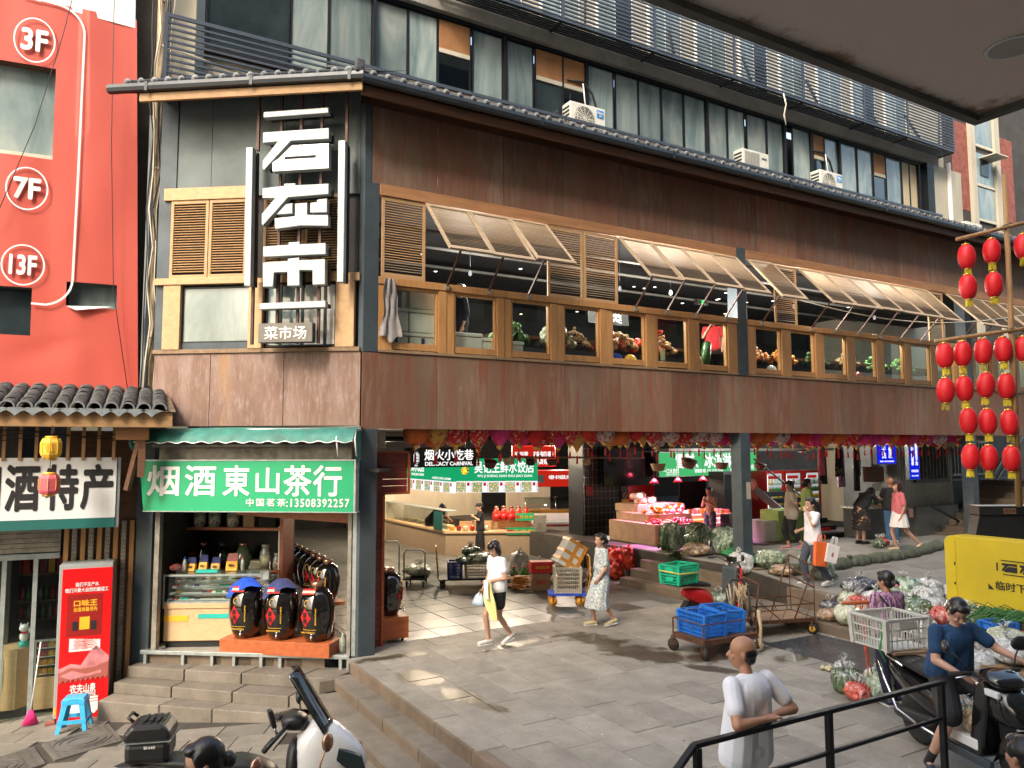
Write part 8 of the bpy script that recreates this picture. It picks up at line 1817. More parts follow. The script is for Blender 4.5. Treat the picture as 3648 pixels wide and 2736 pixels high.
MB().prism([(-.215, .205), (.215, .205), (.205, .29), (.13, .355), (-.14, .355), (-.205, .29)], -.19, .19, 'y').B('box_lid', 'black_plastic', tb, B1, .035); bx('lid_seam', 'galv', -.216, .216, -.192, .192, .198, .205, tb, B1); text('SH40', 'white', .10, .025, B1 @ MX((.03, -.1825, .155)), tb, bold=.02); MB().tube([(-.14, -.08, .37), (-.19, -.08, .41), (-.19, .08, .41), (-.14, .08, .37)], .016, 6).B('lid_handle', 'black_plastic', tb, B1)
for k in range(4): bx('lid_pad', 'rubber', -.06+k*.06, -.03+k*.06, -.1, .1, .375, .382, tb, B1)
# red electric scooter with green crate
S2M = MX((9.72, 10.25, 0), 3); t = thing('electric_scooter', 'red electric scooter with a black seat parked by the steps', 'scooter', M=S2M)
wheel(S2M, 0, .22, t, .09, 'black_plastic'); wheel(S2M, 1.22, .22, t, .09, 'black_plastic')
loft([(-.30, .62, .05, .04), (-.18, .58, .12, .09), (.05, .52, .15, .15), (.30, .44, .14, .17), (.42, .36, .11, .12)], 'rear_cowl', 'red', t, S2M)
loft([(-.20, .72, .09, .025), (.0, .73, .13, .05), (.25, .71, .13, .05), (.38, .66, .09, .03)], 'seat', 'black_plastic', t, S2M)
MB().prism([(-.30, .36), (-.22, .16), (-.02, .08), (.1, .2), (.02, .42), (-.2, .46)], -.06, .06, 'y').B('mudguard', 'black_plastic', t, S2M, .01)
loft([(.35, .22, .13, .05), (.7, .20, .15, .04), (.95, .26, .13, .07)], 'footboard', 'black_plastic', t, S2M)
MB().prism([(.82, .22), (.90, .20), (1.03, .88), (.98, .96), (.92, .94)], -.17, .17, 'y').B('leg_shield', 'steel_grey', t, S2M, .03); MB().prism([(.905, .18), (.95, .18), (1.07, .86), (1.035, .95)], -.20, .20, 'y').B('front_panel', 'red', t, S2M, .02)
MB().prism([(1.05, .30), (1.22, .50), (1.40, .38), (1.30, .46), (1.10, .46)], -.07, .07, 'y').B('front_mudguard', 'red', t, S2M, .01)
bx('badge', 'chrome', .93, .94, -.15, -.07, .60, .70, t, S2M)
MB().tube([(.98, 0, .9), (.99, 0, 1.0)], .04, 10).B('steering_stem', 'black_plastic', t, S2M); bx('display', 'black_gloss', .93, 1.05, -.08, .08, 1.04, 1.12, t, S2M, bv=.01); bx('headlamp', 'chrome', .94, 1.10, -.06, .06, .94, 1.04, t, S2M, bv=.02)
MB().tube([(.78, -.36, 1.0), (.90, -.24, 1.06), (.98, 0, .99), (.90, .24, 1.10), (.80, .36, 1.08)], .014, 8).B('handlebar', 'black_plastic', t, S2M)
for s_ in (-1, 1): MB().tube([(.78, s_*.38, 1.0 if s_ < 0 else 1.08), (.84, s_*.28, 1.03 if s_ < 0 else 1.09)], .019, 8).B('grip', 'rubber', t, S2M)
mirror(S2M, (.88, .26, 1.1), (.84, .36, 1.34), t, face='white', w_=.06, h=.06, rz=-50); mirror(S2M, (.86, -.28, 1.05), (.80, -.42, 1.16), t, w_=.06, h=.06, rz=-50)
bx('rear_rack', 'black_metal', -.52, -.05, -.16, .16, .74, .77, t, S2M)
CG = S2M @ MX((-.36, .0, .78), 8); crate(CG, .52, .38, .16, 'green_crate', 'lower green crate strapped on the red scooter rack', rows=3, cols=7); c2 = crate(CG @ MX((0, 0, .15)), .54, .40, .17, 'green_crate', 'upper green crate nested into the one on the scooter', rows=3, cols=7)
tag(MB().tube([(-.285, -.215, .20), (.285, -.215, .17), (.285, .215, .2), (-.285, .215, .22), (-.285, -.215, .20)], .016, 4, sq=.25).B('packing_strap', 'strap_yellow', None, CG), 'yellow packing strap wound round the green crates', 'strap')
bag(*(S2M @ Vector((.62, 0, .25))), .16, .26, 'bag_leek', 'bag of greens standing in the red scooter footwell', seed=5, group=None)
# black scooter under the rider
S3 = MX((7.97, 5.05, 0), -110); t = thing('black_scooter', 'black scooter with long footboard ridden by the man in blue', 'scooter', M=S3)
wheel(S3, 0, .27, t, .12, 'galv_dirty'); wheel(S3, 1.32, .27, t, .11, 'galv_dirty')
loft([(-.42, .74, .05, .04), (-.30, .70, .14, .08), (0, .60, .18, .14), (.35, .50, .18, .16), (.6, .42, .15, .12)], 'tail_cowl', 'black_gloss', t, S3)
loft([(-.38, .82, .09, .025), (-.1, .83, .16, .055), (.2, .80, .17, .06), (.48, .78, .16, .06), (.66, .70, .12, .04)], 'seat', 'black_plastic', t, S3)
MB().tube([(-.40, .12, .88), (-.30, .16, .84), (0, .19, .80)], .012, 6).B('grab_rail', 'chrome', t, S3); MB().tube([(-.40, -.12, .88), (-.30, -.16, .84), (0, -.19, .80)], .012, 6).B('grab_rail', 'chrome', t, S3)
MB().tube([(-.42, -.17, .75), (-.30, -.2, .60), (-.08, -.22, .34), (.25, -.22, .28), (.5, -.2, .25)], .014, 8).B('crash_bar', 'chrome', t, S3)
loft([(-.22, .30, .05, .05), (.0, .31, .07, .08), (.25, .33, .06, .07), (.45, .36, .05, .05)], 'gear_case', 'black_plastic', t, S3 @ MX((0, -.15, 0)))
loft([(.45, .28, .16, .06), (.75, .24, .19, .05), (1.0, .28, .17, .07)], 'footboard', 'black_plastic', t, S3)
bx('running_board', 'steel_grey', .40, 1.15, -.21, -.16, .18, .26, t, S3, bv=.01)
MB().prism([(.86, .26), (1.02, .24), (1.14, .86), (1.08, .98), (.98, .92)], -.19, .19, 'y').B('leg_shield', 'black_gloss', t, S3, .03)
loft([(.98, .74, .10, .16), (1.12, .78, .19, .20), (1.28, .74, .16, .16), (1.42, .66, .06, .06)], 'front_cowl', 'black_gloss', t, S3)
loft([(.92, .98, .07, .04), (1.02, 1.0, .17, .07), (1.15, .98, .20, .07), (1.28, .93, .12, .05)], 'handlebar_cowl', 'black_gloss', t, S3)
MB().prism([(1.10, .30), (1.32, .58), (1.55, .42), (1.40, .50), (1.2, .48)], -.08, .08, 'y').B('front_mudguard', 'black_gloss', t, S3, .01)
for s_ in (-1, 1): MB().tube([(.90, s_*.38, .98), (.98, s_*.20, 1.0)], .022, 8).B('grip', 'rubber', t, S3); bx('indicator', 'white_gloss', 1.1, 1.26, s_*.17-.02, s_*.17+.02, .84, .90, t, S3, bv=.01); MB().tube([(.96, s_*.36, .96), (1.0, s_*.22, .98)], .007, 5).B('brake_lever', 'chrome', t, S3)
MB().tube([(.98, -.22, 1.02), (.94, -.30, 1.12), (.92, -.38, 1.20)], .008, 6).B('mirror_stem', 'black_plastic', t, S3)
MB().ell((0, 0, 0), (.035, .12, .055)).B('mirror', 'black_plastic', t, S3 @ MX((.92, -.42, 1.24), 55)); mirror(S3, (1.0, .24, 1.03), (.96, .36, 1.24), t)
tag(bx('white_tray', 'white', .50, 1.0, -.20, .16, .30, .40, None, S3, bv=.015), 'white plastic tray on the black scooter footboard', 'tray')
bag(*(S3 @ Vector((.85, -.05, .40))), .12, .2, 'bag_brown', 'bag of brown meat on the white tray', group=None); bag(*(S3 @ Vector((.70, .02, .40))), .11, .2, 'bag_pale', 'bag of pale noodles on the white tray', group=None); bag(*(S3 @ Vector((.88, .08, .45))), .10, .26, 'bag_dark', 'dark blue bag hung at the scooter shield', group=None)
bx('wood_rack', 'grey_wood', -.62, -.1, -.2, .2, .88, .905, t, S3)
crate(S3 @ MX((-.42, -.02, .91), 8), .52, .60, .33, 'white_crate', 'large grey white crate tied behind the scooter seat', rows=3, cols=6)
tag(MB().tube([(.0, .0, 0), (.02, .02, -.1), (-.02, .0, -.3), (.04, .03, -.42)], .008, 5).B('elastic_hook', 'bottle_green', None, S3 @ MX((-.20, -.30, 1.22))), 'green elastic cord with hook over the white crate', 'cord')
# carrying pole with ropes beside the woman
t = thing('carrying_pole', 'short brown carrying pole with red rope loops beside the white crate', 'pole', (8.6, 6.1, 1.2)); a = Vector((8.30, 6.20, 1.22)); b = Vector((9.0, 6.0, 1.20))
MB().tube([a, b], .025, 8).B('pole', 'red_wood', t); MB().tube([(8.55, 6.14, 1.24), (8.56, 6.12, .8), (8.60, 6.10, .42), (8.62, 6.12, .32)], .007, 6).B('rope', 'onion_net', t); MB().tube([(8.58, 6.13, 1.24), (8.60, 6.12, .75), (8.68, 6.10, .34)], .007, 6).B('rope', 'onion_net', t)
t = tag(MB().tube([(9.55, 5.4, 1.0), (9.5, 5.35, .6), (9.45, 5.3, .2)], .014, 6).B('hanging_rope', 'onion_net', None), 'red rope hanging behind the white crate corner', 'rope')
# mirror and bar of another bike cut by the lower edge
S4 = MX((1.25, 6.6, zst(1.7, 5.8)), -70); t = thing('parked_motorbike', 'motorbike at the lower edge showing chrome mirrors and handlebar', 'motorbike', M=S4)
wheel(S4, 0, .28, t); wheel(S4, 1.25, .28, t); loft([(-.2, .6, .08, .05), (.2, .6, .14, .12), (.6, .62, .14, .12), (.9, .6, .1, .1)], 'body', 'black_gloss', t, S4)
MB().tube([(.85, -.36, 1.02), (.95, -.15, 1.06), (1.0, 0, 1.0), (.95, .15, 1.06), (.85, .36, 1.02)], .016, 8).B('handlebar', 'chrome', t, S4); MB().ell((1.05, 0, .92), (.09, .1, .09)).B('headlamp', 'chrome', t, S4)
for s_ in (-1, 1): mirror(S4, (.9, s_*.2, 1.05), (.88, s_*.30, 1.30), t, 'copper_lid', 'chrome', .05, .07)
MB().lathe([(.0001, 0), (.05, .005), (.05, .04), (.0001, .05)], 14).B('gauge', 'chrome', t, S4 @ MX((1.0, 0, 1.05), 0, 20))
# ================================================================== PEOPLE
def V(*a): return Vector(a)
DJ = dict(pel=(0, 0, .90), che=(0, 0, 1.22), nk=(0, -.005, 1.375), hd=(0, .02, 1.52), shR=(.165, 0, 1.335), shL=(-.165, 0, 1.335), elR=(.215, -.03, 1.07), elL=(-.215, -.03, 1.07), wrR=(.205, .05, .84), wrL=(-.205, .05, .84),
          hipR=(.085, 0, .87), hipL=(-.085, 0, .87), knR=(.09, .02, .47), knL=(-.09, .02, .47), anR=(.09, -.03, .075), anL=(-.09, -.03, .075), toR=(.10, .12, .03), toL=(-.10, .12, .03))
def hand(m, w_, e, k, side, curl=.5, thumb=None):
    d = (w_-e).normalized(); up = V(side, 0, 0) if abs(d.x) < .8 else V(0, 0, 1)
    a = (up-d*up.dot(d)).normalized(); b = d.cross(a)      # a: palm normal outwards, b: across the palm
    capsule(m, w_, w_+d*.055*k, .026*k, .030*k, 10, .62, a); p = w_+d*.085*k
    for q, (o, L) in enumerate(((-.028, .052), (-.010, .062), (.009, .058), (.027, .044))):
        r0 = p+b*o*k; r1 = r0+(d*cos(curl*.6)-a*sin(curl*.6))*L*.55*k; r2 = r1+(d*cos(curl*1.6)-a*sin(curl*1.6))*L*.5*k
        capsule(m, p-d*.03*k+b*o*.9*k, r0, .011*k, .0105*k, 8); capsule(m, r0, r1, .0105*k, .0095*k, 8); capsule(m, r1, r2, .0095*k, .008*k, 8)
    t0 = w_+d*.025*k-b*.022*k; t1 = t0+(-b*.7+d*.7-a*.3).normalized()*.045*k; capsule(m, t0, t1, .013*k, .011*k, 8); capsule(m, t1, t1+(d-a*.4).normalized()*.03*k, .011*k, .009*k, 8)
def person(label, loc, yaw, H, J={}, top=('shirt_white', .5), bot=('trousers', 'jeans'), shoes='shoe_white', hair='short', hmat='hair', head=(0, 0), skin='skin', vox=.011, wide=1., face=False, hem=.86, group=None, collar=False, sit=False):
    M = MX(loc, yaw-90); s = H/1.65; t = thing('person', label, 'person', M=M)
    if group: t['group'] = group
    P = {k: Vector(J.get(k, v))*s for k, v in DJ.items()}; m = MB(); W_ = wide
    che, pel, nk, hd = P['che'], P['pel'], P['nk'], P['hd']; up = (nk-pel).normalized(); shx = (P['shR']-P['shL']).normalized(); fw = up.cross(shx)
    def torso(m, e):      # e = looseness of the cloth
        T = Matrix((shx, fw, up)).transposed().to_4x4()
        m.ell(che+up*.02*s, ((.152*W_+e)*s, (.098*W_+e)*s, (.15+e)*s), M=T, nu=16, nv=12); m.ell(pel.lerp(che, .45), ((.128*W_+e*1.3)*s, (.088*W_+e*1.2)*s, (.15+e)*s), M=T, nu=16, nv=12)
        for a in ('shR', 'shL'): capsule(m, P[a]-(P[a]-che)*.16, che+up*.09*s+(P[a]-che)*.1, (.052+e)*s, (.07+e)*s)
    torso(m, 0); T = Matrix((shx, fw, up)).transposed().to_4x4(); m.ell(pel, (.15*W_*s, .105*W_*s, .11*s), M=T, nu=16, nv=12)
    capsule(m, che+up*.10*s, nk.lerp(hd, .55), .056*s, .046*s)
    HM_ = (T @ Matrix.Rotation(R(head[0]), 4, 'Z') @ Matrix.Rotation(R(head[1]), 4, 'X')); hk = s*1.1
    def hp(x, y, z): return hd+(HM_ @ V(x, y, z))*hk
    m.ell(hp(0, -.008, .035), (.074*hk, .092*hk, .088*hk), M=HM_, nu=20, nv=14); m.ell(hp(0, .018, -.03), (.056*hk, .068*hk, .082*hk), M=HM_, nu=16, nv=12); m.ell(hp(0, .048, -.072), (.030*hk, .030*hk, .026*hk), M=HM_, nu=12, nv=8)
    capsule(m, hp(0, .082, .012), hp(0, .100, -.020), .009*hk, .014*hk, 8)
    for a in (-1, 1): m.ell(hp(a*.075, -.004, -.005), (.010*hk, .018*hk, .030*hk), M=HM_, nu=10, nv=8); m.ell(hp(a*.034, .070, -.022), (.020*hk, .014*hk, .018*hk), M=HM_, nu=8, nv=6)
    m.ell(hp(0, .080, -.048), (.022*hk, .012*hk, .010*hk), M=HM_, nu=10, nv=6)
    sk = skin
    for a, sd in (('R', 1), ('L', -1)):
        capsule(m, P['sh'+a], P['el'+a], .046*s*W_, .036*s*W_); capsule(m, P['el'+a], P['wr'+a], .037*s*W_, .024*s); hand(m, P['wr'+a], P['el'+a], s, sd)
        capsule(m, P['hip'+a], P['kn'+a], .082*s*W_, .052*s*W_); capsule(m, P['kn'+a], P['kn'+a].lerp(P['an'+a], .35), .050*s*W_, .050*s*W_); capsule(m, P['kn'+a].lerp(P['an'+a], .35), P['an'+a], .050*s*W_, .032*s); capsule(m, P['an'+a], P['to'+a], .034*s, .026*s, 10, .8, (0, 0, 1))
    remesh(m, 'body', sk, t, M, vox*s, 3)
    # face
    for a in (-1, 1):
        MB().ell(hp(a*.030, .077, .004), (.009*hk, .005*hk, .0035*hk), M=HM_, nu=8, nv=6).B('eye', 'hair', t, M); MB().ell(hp(a*.031, .083, .024), (.016*hk, .004*hk, .0028*hk), M=HM_, nu=8, nv=5).B('eyebrow', 'hair', t, M)
    MB().ell(hp(0, .089, -.049), (.021*hk, .006*hk, .0045*hk), M=HM_, nu=10, nv=5).B('mouth', 'lip', t, M)
    # hair
    m = MB()
    if hair == 'bald': m.ell(hp(0, -.030, .012), (.079*hk, .078*hk, .062*hk), M=HM_, nu=20, nv=12); m.ell(hp(0, -.050, -.030), (.062*hk, .050*hk, .05*hk), M=HM_); 
    elif hair != 'shaved':
        m.ell(hp(0, -.022, .048), (.083*hk, .095*hk, .088*hk), M=HM_, nu=20, nv=14); m.ell(hp(0, -.045, .0), (.076*hk, .062*hk, .078*hk), M=HM_, nu=16, nv=12); m.ell(hp(0, .045, .093), (.058*hk, .045*hk, .030*hk), M=HM_, nu=12, nv=8)
        for a in (-1, 1): m.ell(hp(a*.070, .015, .045), (.016*hk, .035*hk, .045*hk), M=HM_)
    if hair in ('bun',): m.ell(hp(0, -.125, -.02), (.045*hk, .04*hk, .045*hk), M=HM_)
    if hair == 'pony': m.tube([hp(0, -.09, .03), hp(0, -.16, .0), hp(.01, -.18, -.10), hp(.01, -.17, -.20), hp(0, -.15, -.28)], [.025*hk, .04*hk, .045*hk, .035*hk, .01*hk], 8)
    if hair in ('bob', 'braid'):
        for a in (-1, 1): m.ell(hp(a*.070, -.005, -.02), (.026*hk, .055*hk, .085*hk), M=HM_)
        m.ell(hp(0, .072, .068), (.055*hk, .022*hk, .032*hk), M=HM_)
    if hair == 'braid': m.tube([hp(-.05, -.02, -.08), hp(-.075, .06, -.16), hp(-.07, .09, -.26), hp(-.06, .09, -.36)], [.026*hk, .022*hk, .020*hk, .010*hk], 8)
    if hair == 'cap': m.ell(hp(0, .0, .075), (.088*hk, .10*hk, .05*hk), M=HM_); m.ell(hp(0, .09, .06), (.06*hk, .05*hk, .010*hk), M=HM_)
    if m.v: remesh(m, 'hair', hmat, t, M, .008*s, 2)
    # clothes
    if top:
        m = MB(); e = .018; torso(m, e); hq = pel+up*(hem-.86)*s
        for q in (-1, 1): capsule(m, che+up*.04*s+shx*.055*q*s*W_, hq+shx*.075*q*s*W_, .106*s*W_, .126*s*W_)
        T = Matrix((shx, fw, up)).transposed().to_4x4(); hz = pel+up*(hem-.90)*s
        m.ell(pel.lerp(hz, .5), ((.152*W_+e)*s, (.112*W_+e)*s, .10*s), M=T, nu=16, nv=12); capsule(m, hz+up*.04*s-shx*.085*s, hz+up*.04*s+shx*.085*s, .108*s*W_, .112*s*W_); capsule(m, hz+up*.04*s-shx*.05*s+fw*.02*s, pel+up*.1*s+fw*.02*s, .115*s*W_, .11*s*W_)
        for q in range(7): a = ru(-1, 1); capsule(m, che+shx*.12*a*s+fw*(.075*rc((-1, 1)))*s, pel+shx*.13*a*1.1*s+fw*(.085*rc((-1, 1)))*s, .028*s, .030*s, 8)
        for a in ('R', 'L'):
            q = P['sh'+a].lerp(P['el'+a], min(1, top[1])); capsule(m, P['sh'+a], q, (.054*W_+.008)*s, (.047*W_+.012)*s)
            if top[1] > 1: capsule(m, P['el'+a], P['el'+a].lerp(P['wr'+a], top[1]-1), .047*s*W_, .045*s)
        o = remesh(m, 'shirt', top[0], t, M, vox*s, 2)
        if collar:
            m = MB(); m.tube([nk+(shx*cos(R(a))*.066+fw*sin(R(a))*.060+up*(-.028+.012*sin(R(a+180))))*s for a in range(60, 421, 24)][:14], .013*s, 6, sq=1.); m.B('collar', top[0], t, M)
    kind, bm = bot[0], bot[1]
    if kind in ('trousers', 'shorts'):
        fr = bot[2] if len(bot) > 2 else .93; m = MB(); e = .016; m.ell(pel, ((.142*W_)*s, (.10*W_)*s, .108*s), M=T, nu=16, nv=12)
        for a in ('R', 'L'):
            capsule(m, P['hip'+a], P['kn'+a].lerp(P['hip'+a], 0 if fr > .5 else 1-fr*2), (.090*W_+e)*s, (.062*W_+e+(.02 if fr < .6 else 0))*s)
            if fr > .5: capsule(m, P['kn'+a], P['kn'+a].lerp(P['an'+a], (fr-.5)*2), (.060*W_+e)*s, (.046*W_+e)*s)
        remesh(m, 'trousers' if fr > .6 else 'shorts', bm, t, M, vox*s, 2)
    elif kind in ('skirt', 'dress'):
        z1 = bot[2]*s; z0_ = pel.z+.13*s; n = 36; vs = []; fs = []; kx = (P['knR']+P['knL'])/2; sp = max(.05, (P['anR']-P['anL']).length*.5)
        rows_ = 12; drift = V(kx.x-pel.x, kx.y-pel.y, 0)
        for i in range(rows_+1):
            u = i/rows_; z = z0_+(z1-z0_)*u; c = pel+drift*min(1, max(0, (pel.z-z)/(pel.z-kx.z)))
            rr_ = (.115+.055*min(1, u*3)+bot[3]*u)*s
            for j in range(n): a = 2*pi*j/n; k = 1+(.07*u)*sin(a*9+u*1.5)+.03*u*sin(a*4+1); vs.append((c.x+rr_*k*W_*cos(a), c.y+rr_*.78*k*sin(a), z))
        for i in range(rows_):
            for j in range(n): fs.append((i*n+j, (i+1)*n+j, (i+1)*n+(j+1) % n, i*n+(j+1) % n))
        fs.append(tuple(range(n))); MB().add(vs, fs, 0, True).B('skirt', bm, t, M)
    if shoes:
        for a in ('R', 'L'):
            m = MB(); d = (P['to'+a]-P['an'+a]); d.z *= .3; d = d.normalized(); A_ = P['an'+a].copy(); A_.z -= .02*s; capsule(m, A_-d*.03*s, P['to'+a]+d*.03*s+V(0, 0, .012), .040*s, .036*s, 12, .85, (0, 0, 1)); capsule(m, P['an'+a]+V(0, 0, -.01), P['an'+a]+V(0, 0, -.02), .040*s, .042*s)
            o = remesh(m, 'shoe', shoes, t, M, .009, 2)
            q0 = P['an'+a]-d*.055*s; q1 = P['to'+a]+d*.055*s; zb = min(P['an'+a].z-.066*s, P['to'+a].z-.022*s); sl = MB(); sl.bar(V(q0.x, q0.y, P['an'+a].z-.066*s), V(q1.x, q1.y, P['to'+a].z-.022*s), .075*s, .018*s, up=(0, 0, 1)); sl.B('sole', 'shoe_white' if shoes != 'black_cloth' else 'rubber', o, M, .006)
    return t, M, P, s
def walkp(f=.18, b=.25, lift=.05):      # stride: right foot forward, left foot behind
    return dict(knR=(.08, .12+f*.5, .47), anR=(.08, f, .075), toR=(.09, f+.14, .03), knL=(-.08, .02, .47), anL=(-.08, -b, .10+lift), toL=(-.09, -b+.13, .035))
# young woman in white T-shirt
J = walkp(.10, .22); J.update(elR=(.23, .0, 1.06), wrR=(.22, .12, .86), elL=(-.22, -.02, 1.07), wrL=(-.06, .17, 1.02), hd=(0, .05, 1.505))
t, M, P, s = person('young woman in white T-shirt walking with head bowed, yellow jacket over her arm', (6.13, 10.93, 0), 185, 1.64, J, ('shirt_white', .55), ('shorts', 'black_cloth', .28), 'shoe_white', 'braid', 'hair', (15, -28))
def hang(name, label, mat, M, pts, cat, wv=.03, n=16):
    """cloth strip hanging through pts: (x, y, z, half width)"""
    vs = []; fs = []; k = 9
    for i in range(len(pts)):
        x, y, z, w_ = pts[i]
        for j in range(k): u = (j/(k-1)-.5)*2; vs.append((x+u*w_, y+wv*sin(j*2.2+i*.8), z+.012*sin(j*3+i)))
    for i in range(len(pts)-1):
        for j in range(k-1): fs.append((i*k+j, i*k+j+1, (i+1)*k+j+1, (i+1)*k+j))
    o = MB().add(vs, fs, 0, True).B(name, mat, None, M); q = o.modifiers.new('s', 'SOLIDIFY'); q.thickness = .012; q = o.modifiers.new('ss', 'SUBSURF'); q.levels = 1; q.render_levels = 1
    return tag(o, label, cat)
hang('yellow_jacket', 'pale yellow jacket draped over the young woman\'s forearm', 'yellow_cloth', M, [(-.08, .22, 1.04, .07), (-.10, .25, .92, .12), (-.13, .24, .78, .17), (-.16, .22, .64, .16), (-.20, .20, .50, .07), (-.21, .18, .42, .05)], 'jacket')
hang('white_scarf', 'white cloth folded over the yellow jacket', 'shirt_white', M, [(-.10, .27, 1.05, .07), (-.12, .30, .9, .07), (-.16, .28, .74, .04)], 'cloth')
m = MB(); m.lathe([(.02, .0), (.07, -.05), (.12, -.16), (.11, -.21), (.0001, -.2)], 12, sy=.6); tag(m.B('blue_bag', 'pale_blue_cloth', None, M @ MX((.24, .17, .80), 20, 12)), 'pale blue frilled bag in the young woman\'s hand', 'bag')
# lady in floral dress
J = walkp(.12, .20, .02); J.update(elR=(.20, -.06, 1.06), wrR=(.19, -.02, .82), elL=(-.2, 0, 1.05), wrL=(-.17, .12, .88))
t, M, P, s = person('woman in pale floral midi dress with hair clip walking past the foam box', (8.36, 11.12, 0), 165, 1.60, J, ('floral_dress', .75), ('dress', 'floral_dress', .34, .10), 'beans', 'bun', 'hair', (15, 0), hem=1.0)
MB().lathe([(.135, 0), (.14, .02), (.135, .04)], 20, sy=.75).B('waist_band', 'veg_white', t, M @ MX((0, 0, 1.0*s))); bx('hair_clip', 'white', -.03, .03, -.15, -.12, 1.53*s, 1.60*s, t, M)
# stall keepers
person('stall keeper in black cap and long apron before the food counter', (10.77, 20.2, 0), 165, 1.52, dict(elL=(-.2, .1, 1.12), wrL=(-.1, .22, 1.22), wrR=(.05, .2, 1.05), elR=(.22, .02, 1.08)), ('black_cloth', .6), ('dress', 'black_cloth', .22, .05), 'shoe_dark', 'cap', 'black_cloth', (0, -15), hem=.8)
person('cook in black bending over behind the dumpling counter', (10.1, 22.3, 0), -60, 1.6, dict(che=(0, .25, 1.15), nk=(0, .38, 1.25), hd=(0, .48, 1.32), shR=(.17, .33, 1.25), shL=(-.17, .33, 1.25), elR=(.2, .5, 1.05), elL=(-.2, .5, 1.05), wrR=(.15, .7, .95), wrL=(-.15, .7, .95)), ('black_cloth', .6), ('trousers', 'black_cloth'), 'shoe_dark', 'short')
person('bare chested man in patterned shorts eating beside the fruit stall', (14.35, 14.5, .70), -165, 1.40, dict(elR=(.22, .05, 1.1), wrR=(.06, .18, 1.30), elL=(-.22, .05, 1.1), wrL=(-.04, .2, 1.25)), None, ('shorts', 'camo_shorts', .42), 'black_cloth', 'short', 'hair', (0, -10), 'skin_tan', wide=1.12)
J = walkp(.05, .24, .02); J.update(elL=(-.27, -.02, 1.12), wrL=(-.16, -.12, .98), elR=(.24, 0, 1.08))
person('man in beige T-shirt and black cropped trousers looking down, hand on hip', (15.05, 12.55, .72), 150, 1.60, J, ('beige_shirt', .6), ('trousers', 'black_cloth', .78), 'peak_pink', 'short', 'hair', (15, -15), wide=1.12, hem=.78)
person('woman in lime green T-shirt by the drinks fridges', (16.45, 13.2, .72), -25, 1.60, {}, ('lime_shirt', .6), ('trousers', 'black_cloth'), 'shoe_dark', 'bun', 'hair', (0, 0), 'skin_tan', wide=1.12)
J = walkp(.10, .28, .02); J.update(elR=(.20, -.02, 1.07), wrR=(.16, .18, 1.02), elL=(-.19, .10, 1.15), wrL=(-.05, .13, 1.38), hd=(0, .03, 1.52))
t, M, P, s = person('masked woman in white shirt and slate trousers holding a hand to her face', (12.37, 9.83, .52), 160, 1.64, J, ('shirt_white', .7), ('trousers', 'slate_trousers', .97), 'shoe_white', 'pony', 'hair', (10, -5), hem=.80, collar=True)
hc = P['hd']; MB().ell((hc.x, hc.y+.055*s, hc.z-.045*s), (.052, .045, .042)).B('face_mask', 'shirt_white', t, M)
def tote(M, w_, h, d, mat, label, deco=None):
    t = thing('tote_bag', label, 'bag', M=M); MB().prism([(-w_*.46, 0), (w_*.46, 0), (w_/2, h), (-w_/2, h)], -d/2, d/2, 'y').B('bag', mat, t, M, .008)
    for y_ in (-d/2, d/2): MB().tube([(-w_*.22, y_, h), (-w_*.12, y_, h+.14), (w_*.12, y_, h+.14), (w_*.22, y_, h)], .008, 5).B('handle', mat, t, M)
    if deco: text(deco, 'red', .035, .07, M @ MX((0, -d/2-.003, h*.45)), t, vert=True, bold=.02)
tote(MX((12.25, 9.60, .92), -20, 0, 6), .26, .44, .10, 'orange_cloth', 'large orange tote bag on the masked woman\'s arm'); tote(MX((12.36, 9.46, .99), -24, 0, 14), .24, .34, .05, 'white', 'white paper bag with red print before the orange tote', '石市')
# couple at the counter, shopper in pink
person('woman in sheer black flowered dress leaning over the service counter', (17.35, 12.35, .72), 0, 1.62, dict(che=(0, .24, 1.14), nk=(0, .36, 1.24), hd=(0, .45, 1.28), shR=(.17, .30, 1.22), shL=(-.17, .30, 1.22), elR=(.2, .48, 1.0), elL=(-.2, .48, 1.0), wrR=(.12, .72, .92), wrL=(-.12, .72, .92)), ('black_cloth', .8), ('dress', 'floral_black', .35, .09), 'black_cloth', 'bob', 'hair', (0, -25), hem=.95)
person('shaven headed man in black T-shirt and blue jeans seen from behind at the counter', (18.1, 12.0, .72), 62, 1.64, dict(elR=(.24, .08, 1.1), wrR=(.18, .28, 1.02), elL=(-.24, .08, 1.1), wrL=(-.18, .28, 1.02)), ('black_cloth', .6), ('trousers', 'jeans', .97), 'shoe_white', 'shaved', 'hair', (0, -10), 'skin_tan', wide=1.1)
J = walkp(.05, .42, .08); J.update(knL=(-.09, -.12, .48), elR=(.24, -.03, 1.08), wrR=(.22, -.02, .86))
t, M, P, s = person('woman in pink shirt and short white skirt striding with a brown shoulder bag', (17.1, 11.15, .69), 150, 1.62, J, ('pink_shirt', .8), ('skirt', 'white_skirt', .58, .09), 'beans', 'bob', 'hair_red', (10, 5), hem=.86, collar=True)
o = thing('shoulder_bag', 'brown leather flap bag at the hip of the woman in pink', 'bag', M=M @ MX((-.02, -.20, .80), 90)); bx('bag', 'brown_leather', -.14, .14, -.05, .05, -.02, .18, o, M @ MX((.02, -.24, .80), 0), bv=.02); MB().tube([(-.12, -.2, 1.0), (-.15, -.1, 1.3), (-.05, .10, 1.36), (.12, .12, 1.2), (.14, -.05, 1.0), (.12, -.2, .95)], .010, 5, sq=.4).B('strap', 'brown_leather', o, M)
bag(16.95, 11.6, .72, .12, .22, 'bag_green', 'small bag of greens behind the pink shirted woman', group=None); bag(17.35, 11.75, .72, .12, .2, 'bag_red', 'small bag of red fruit behind the pink shirted woman', group=None)
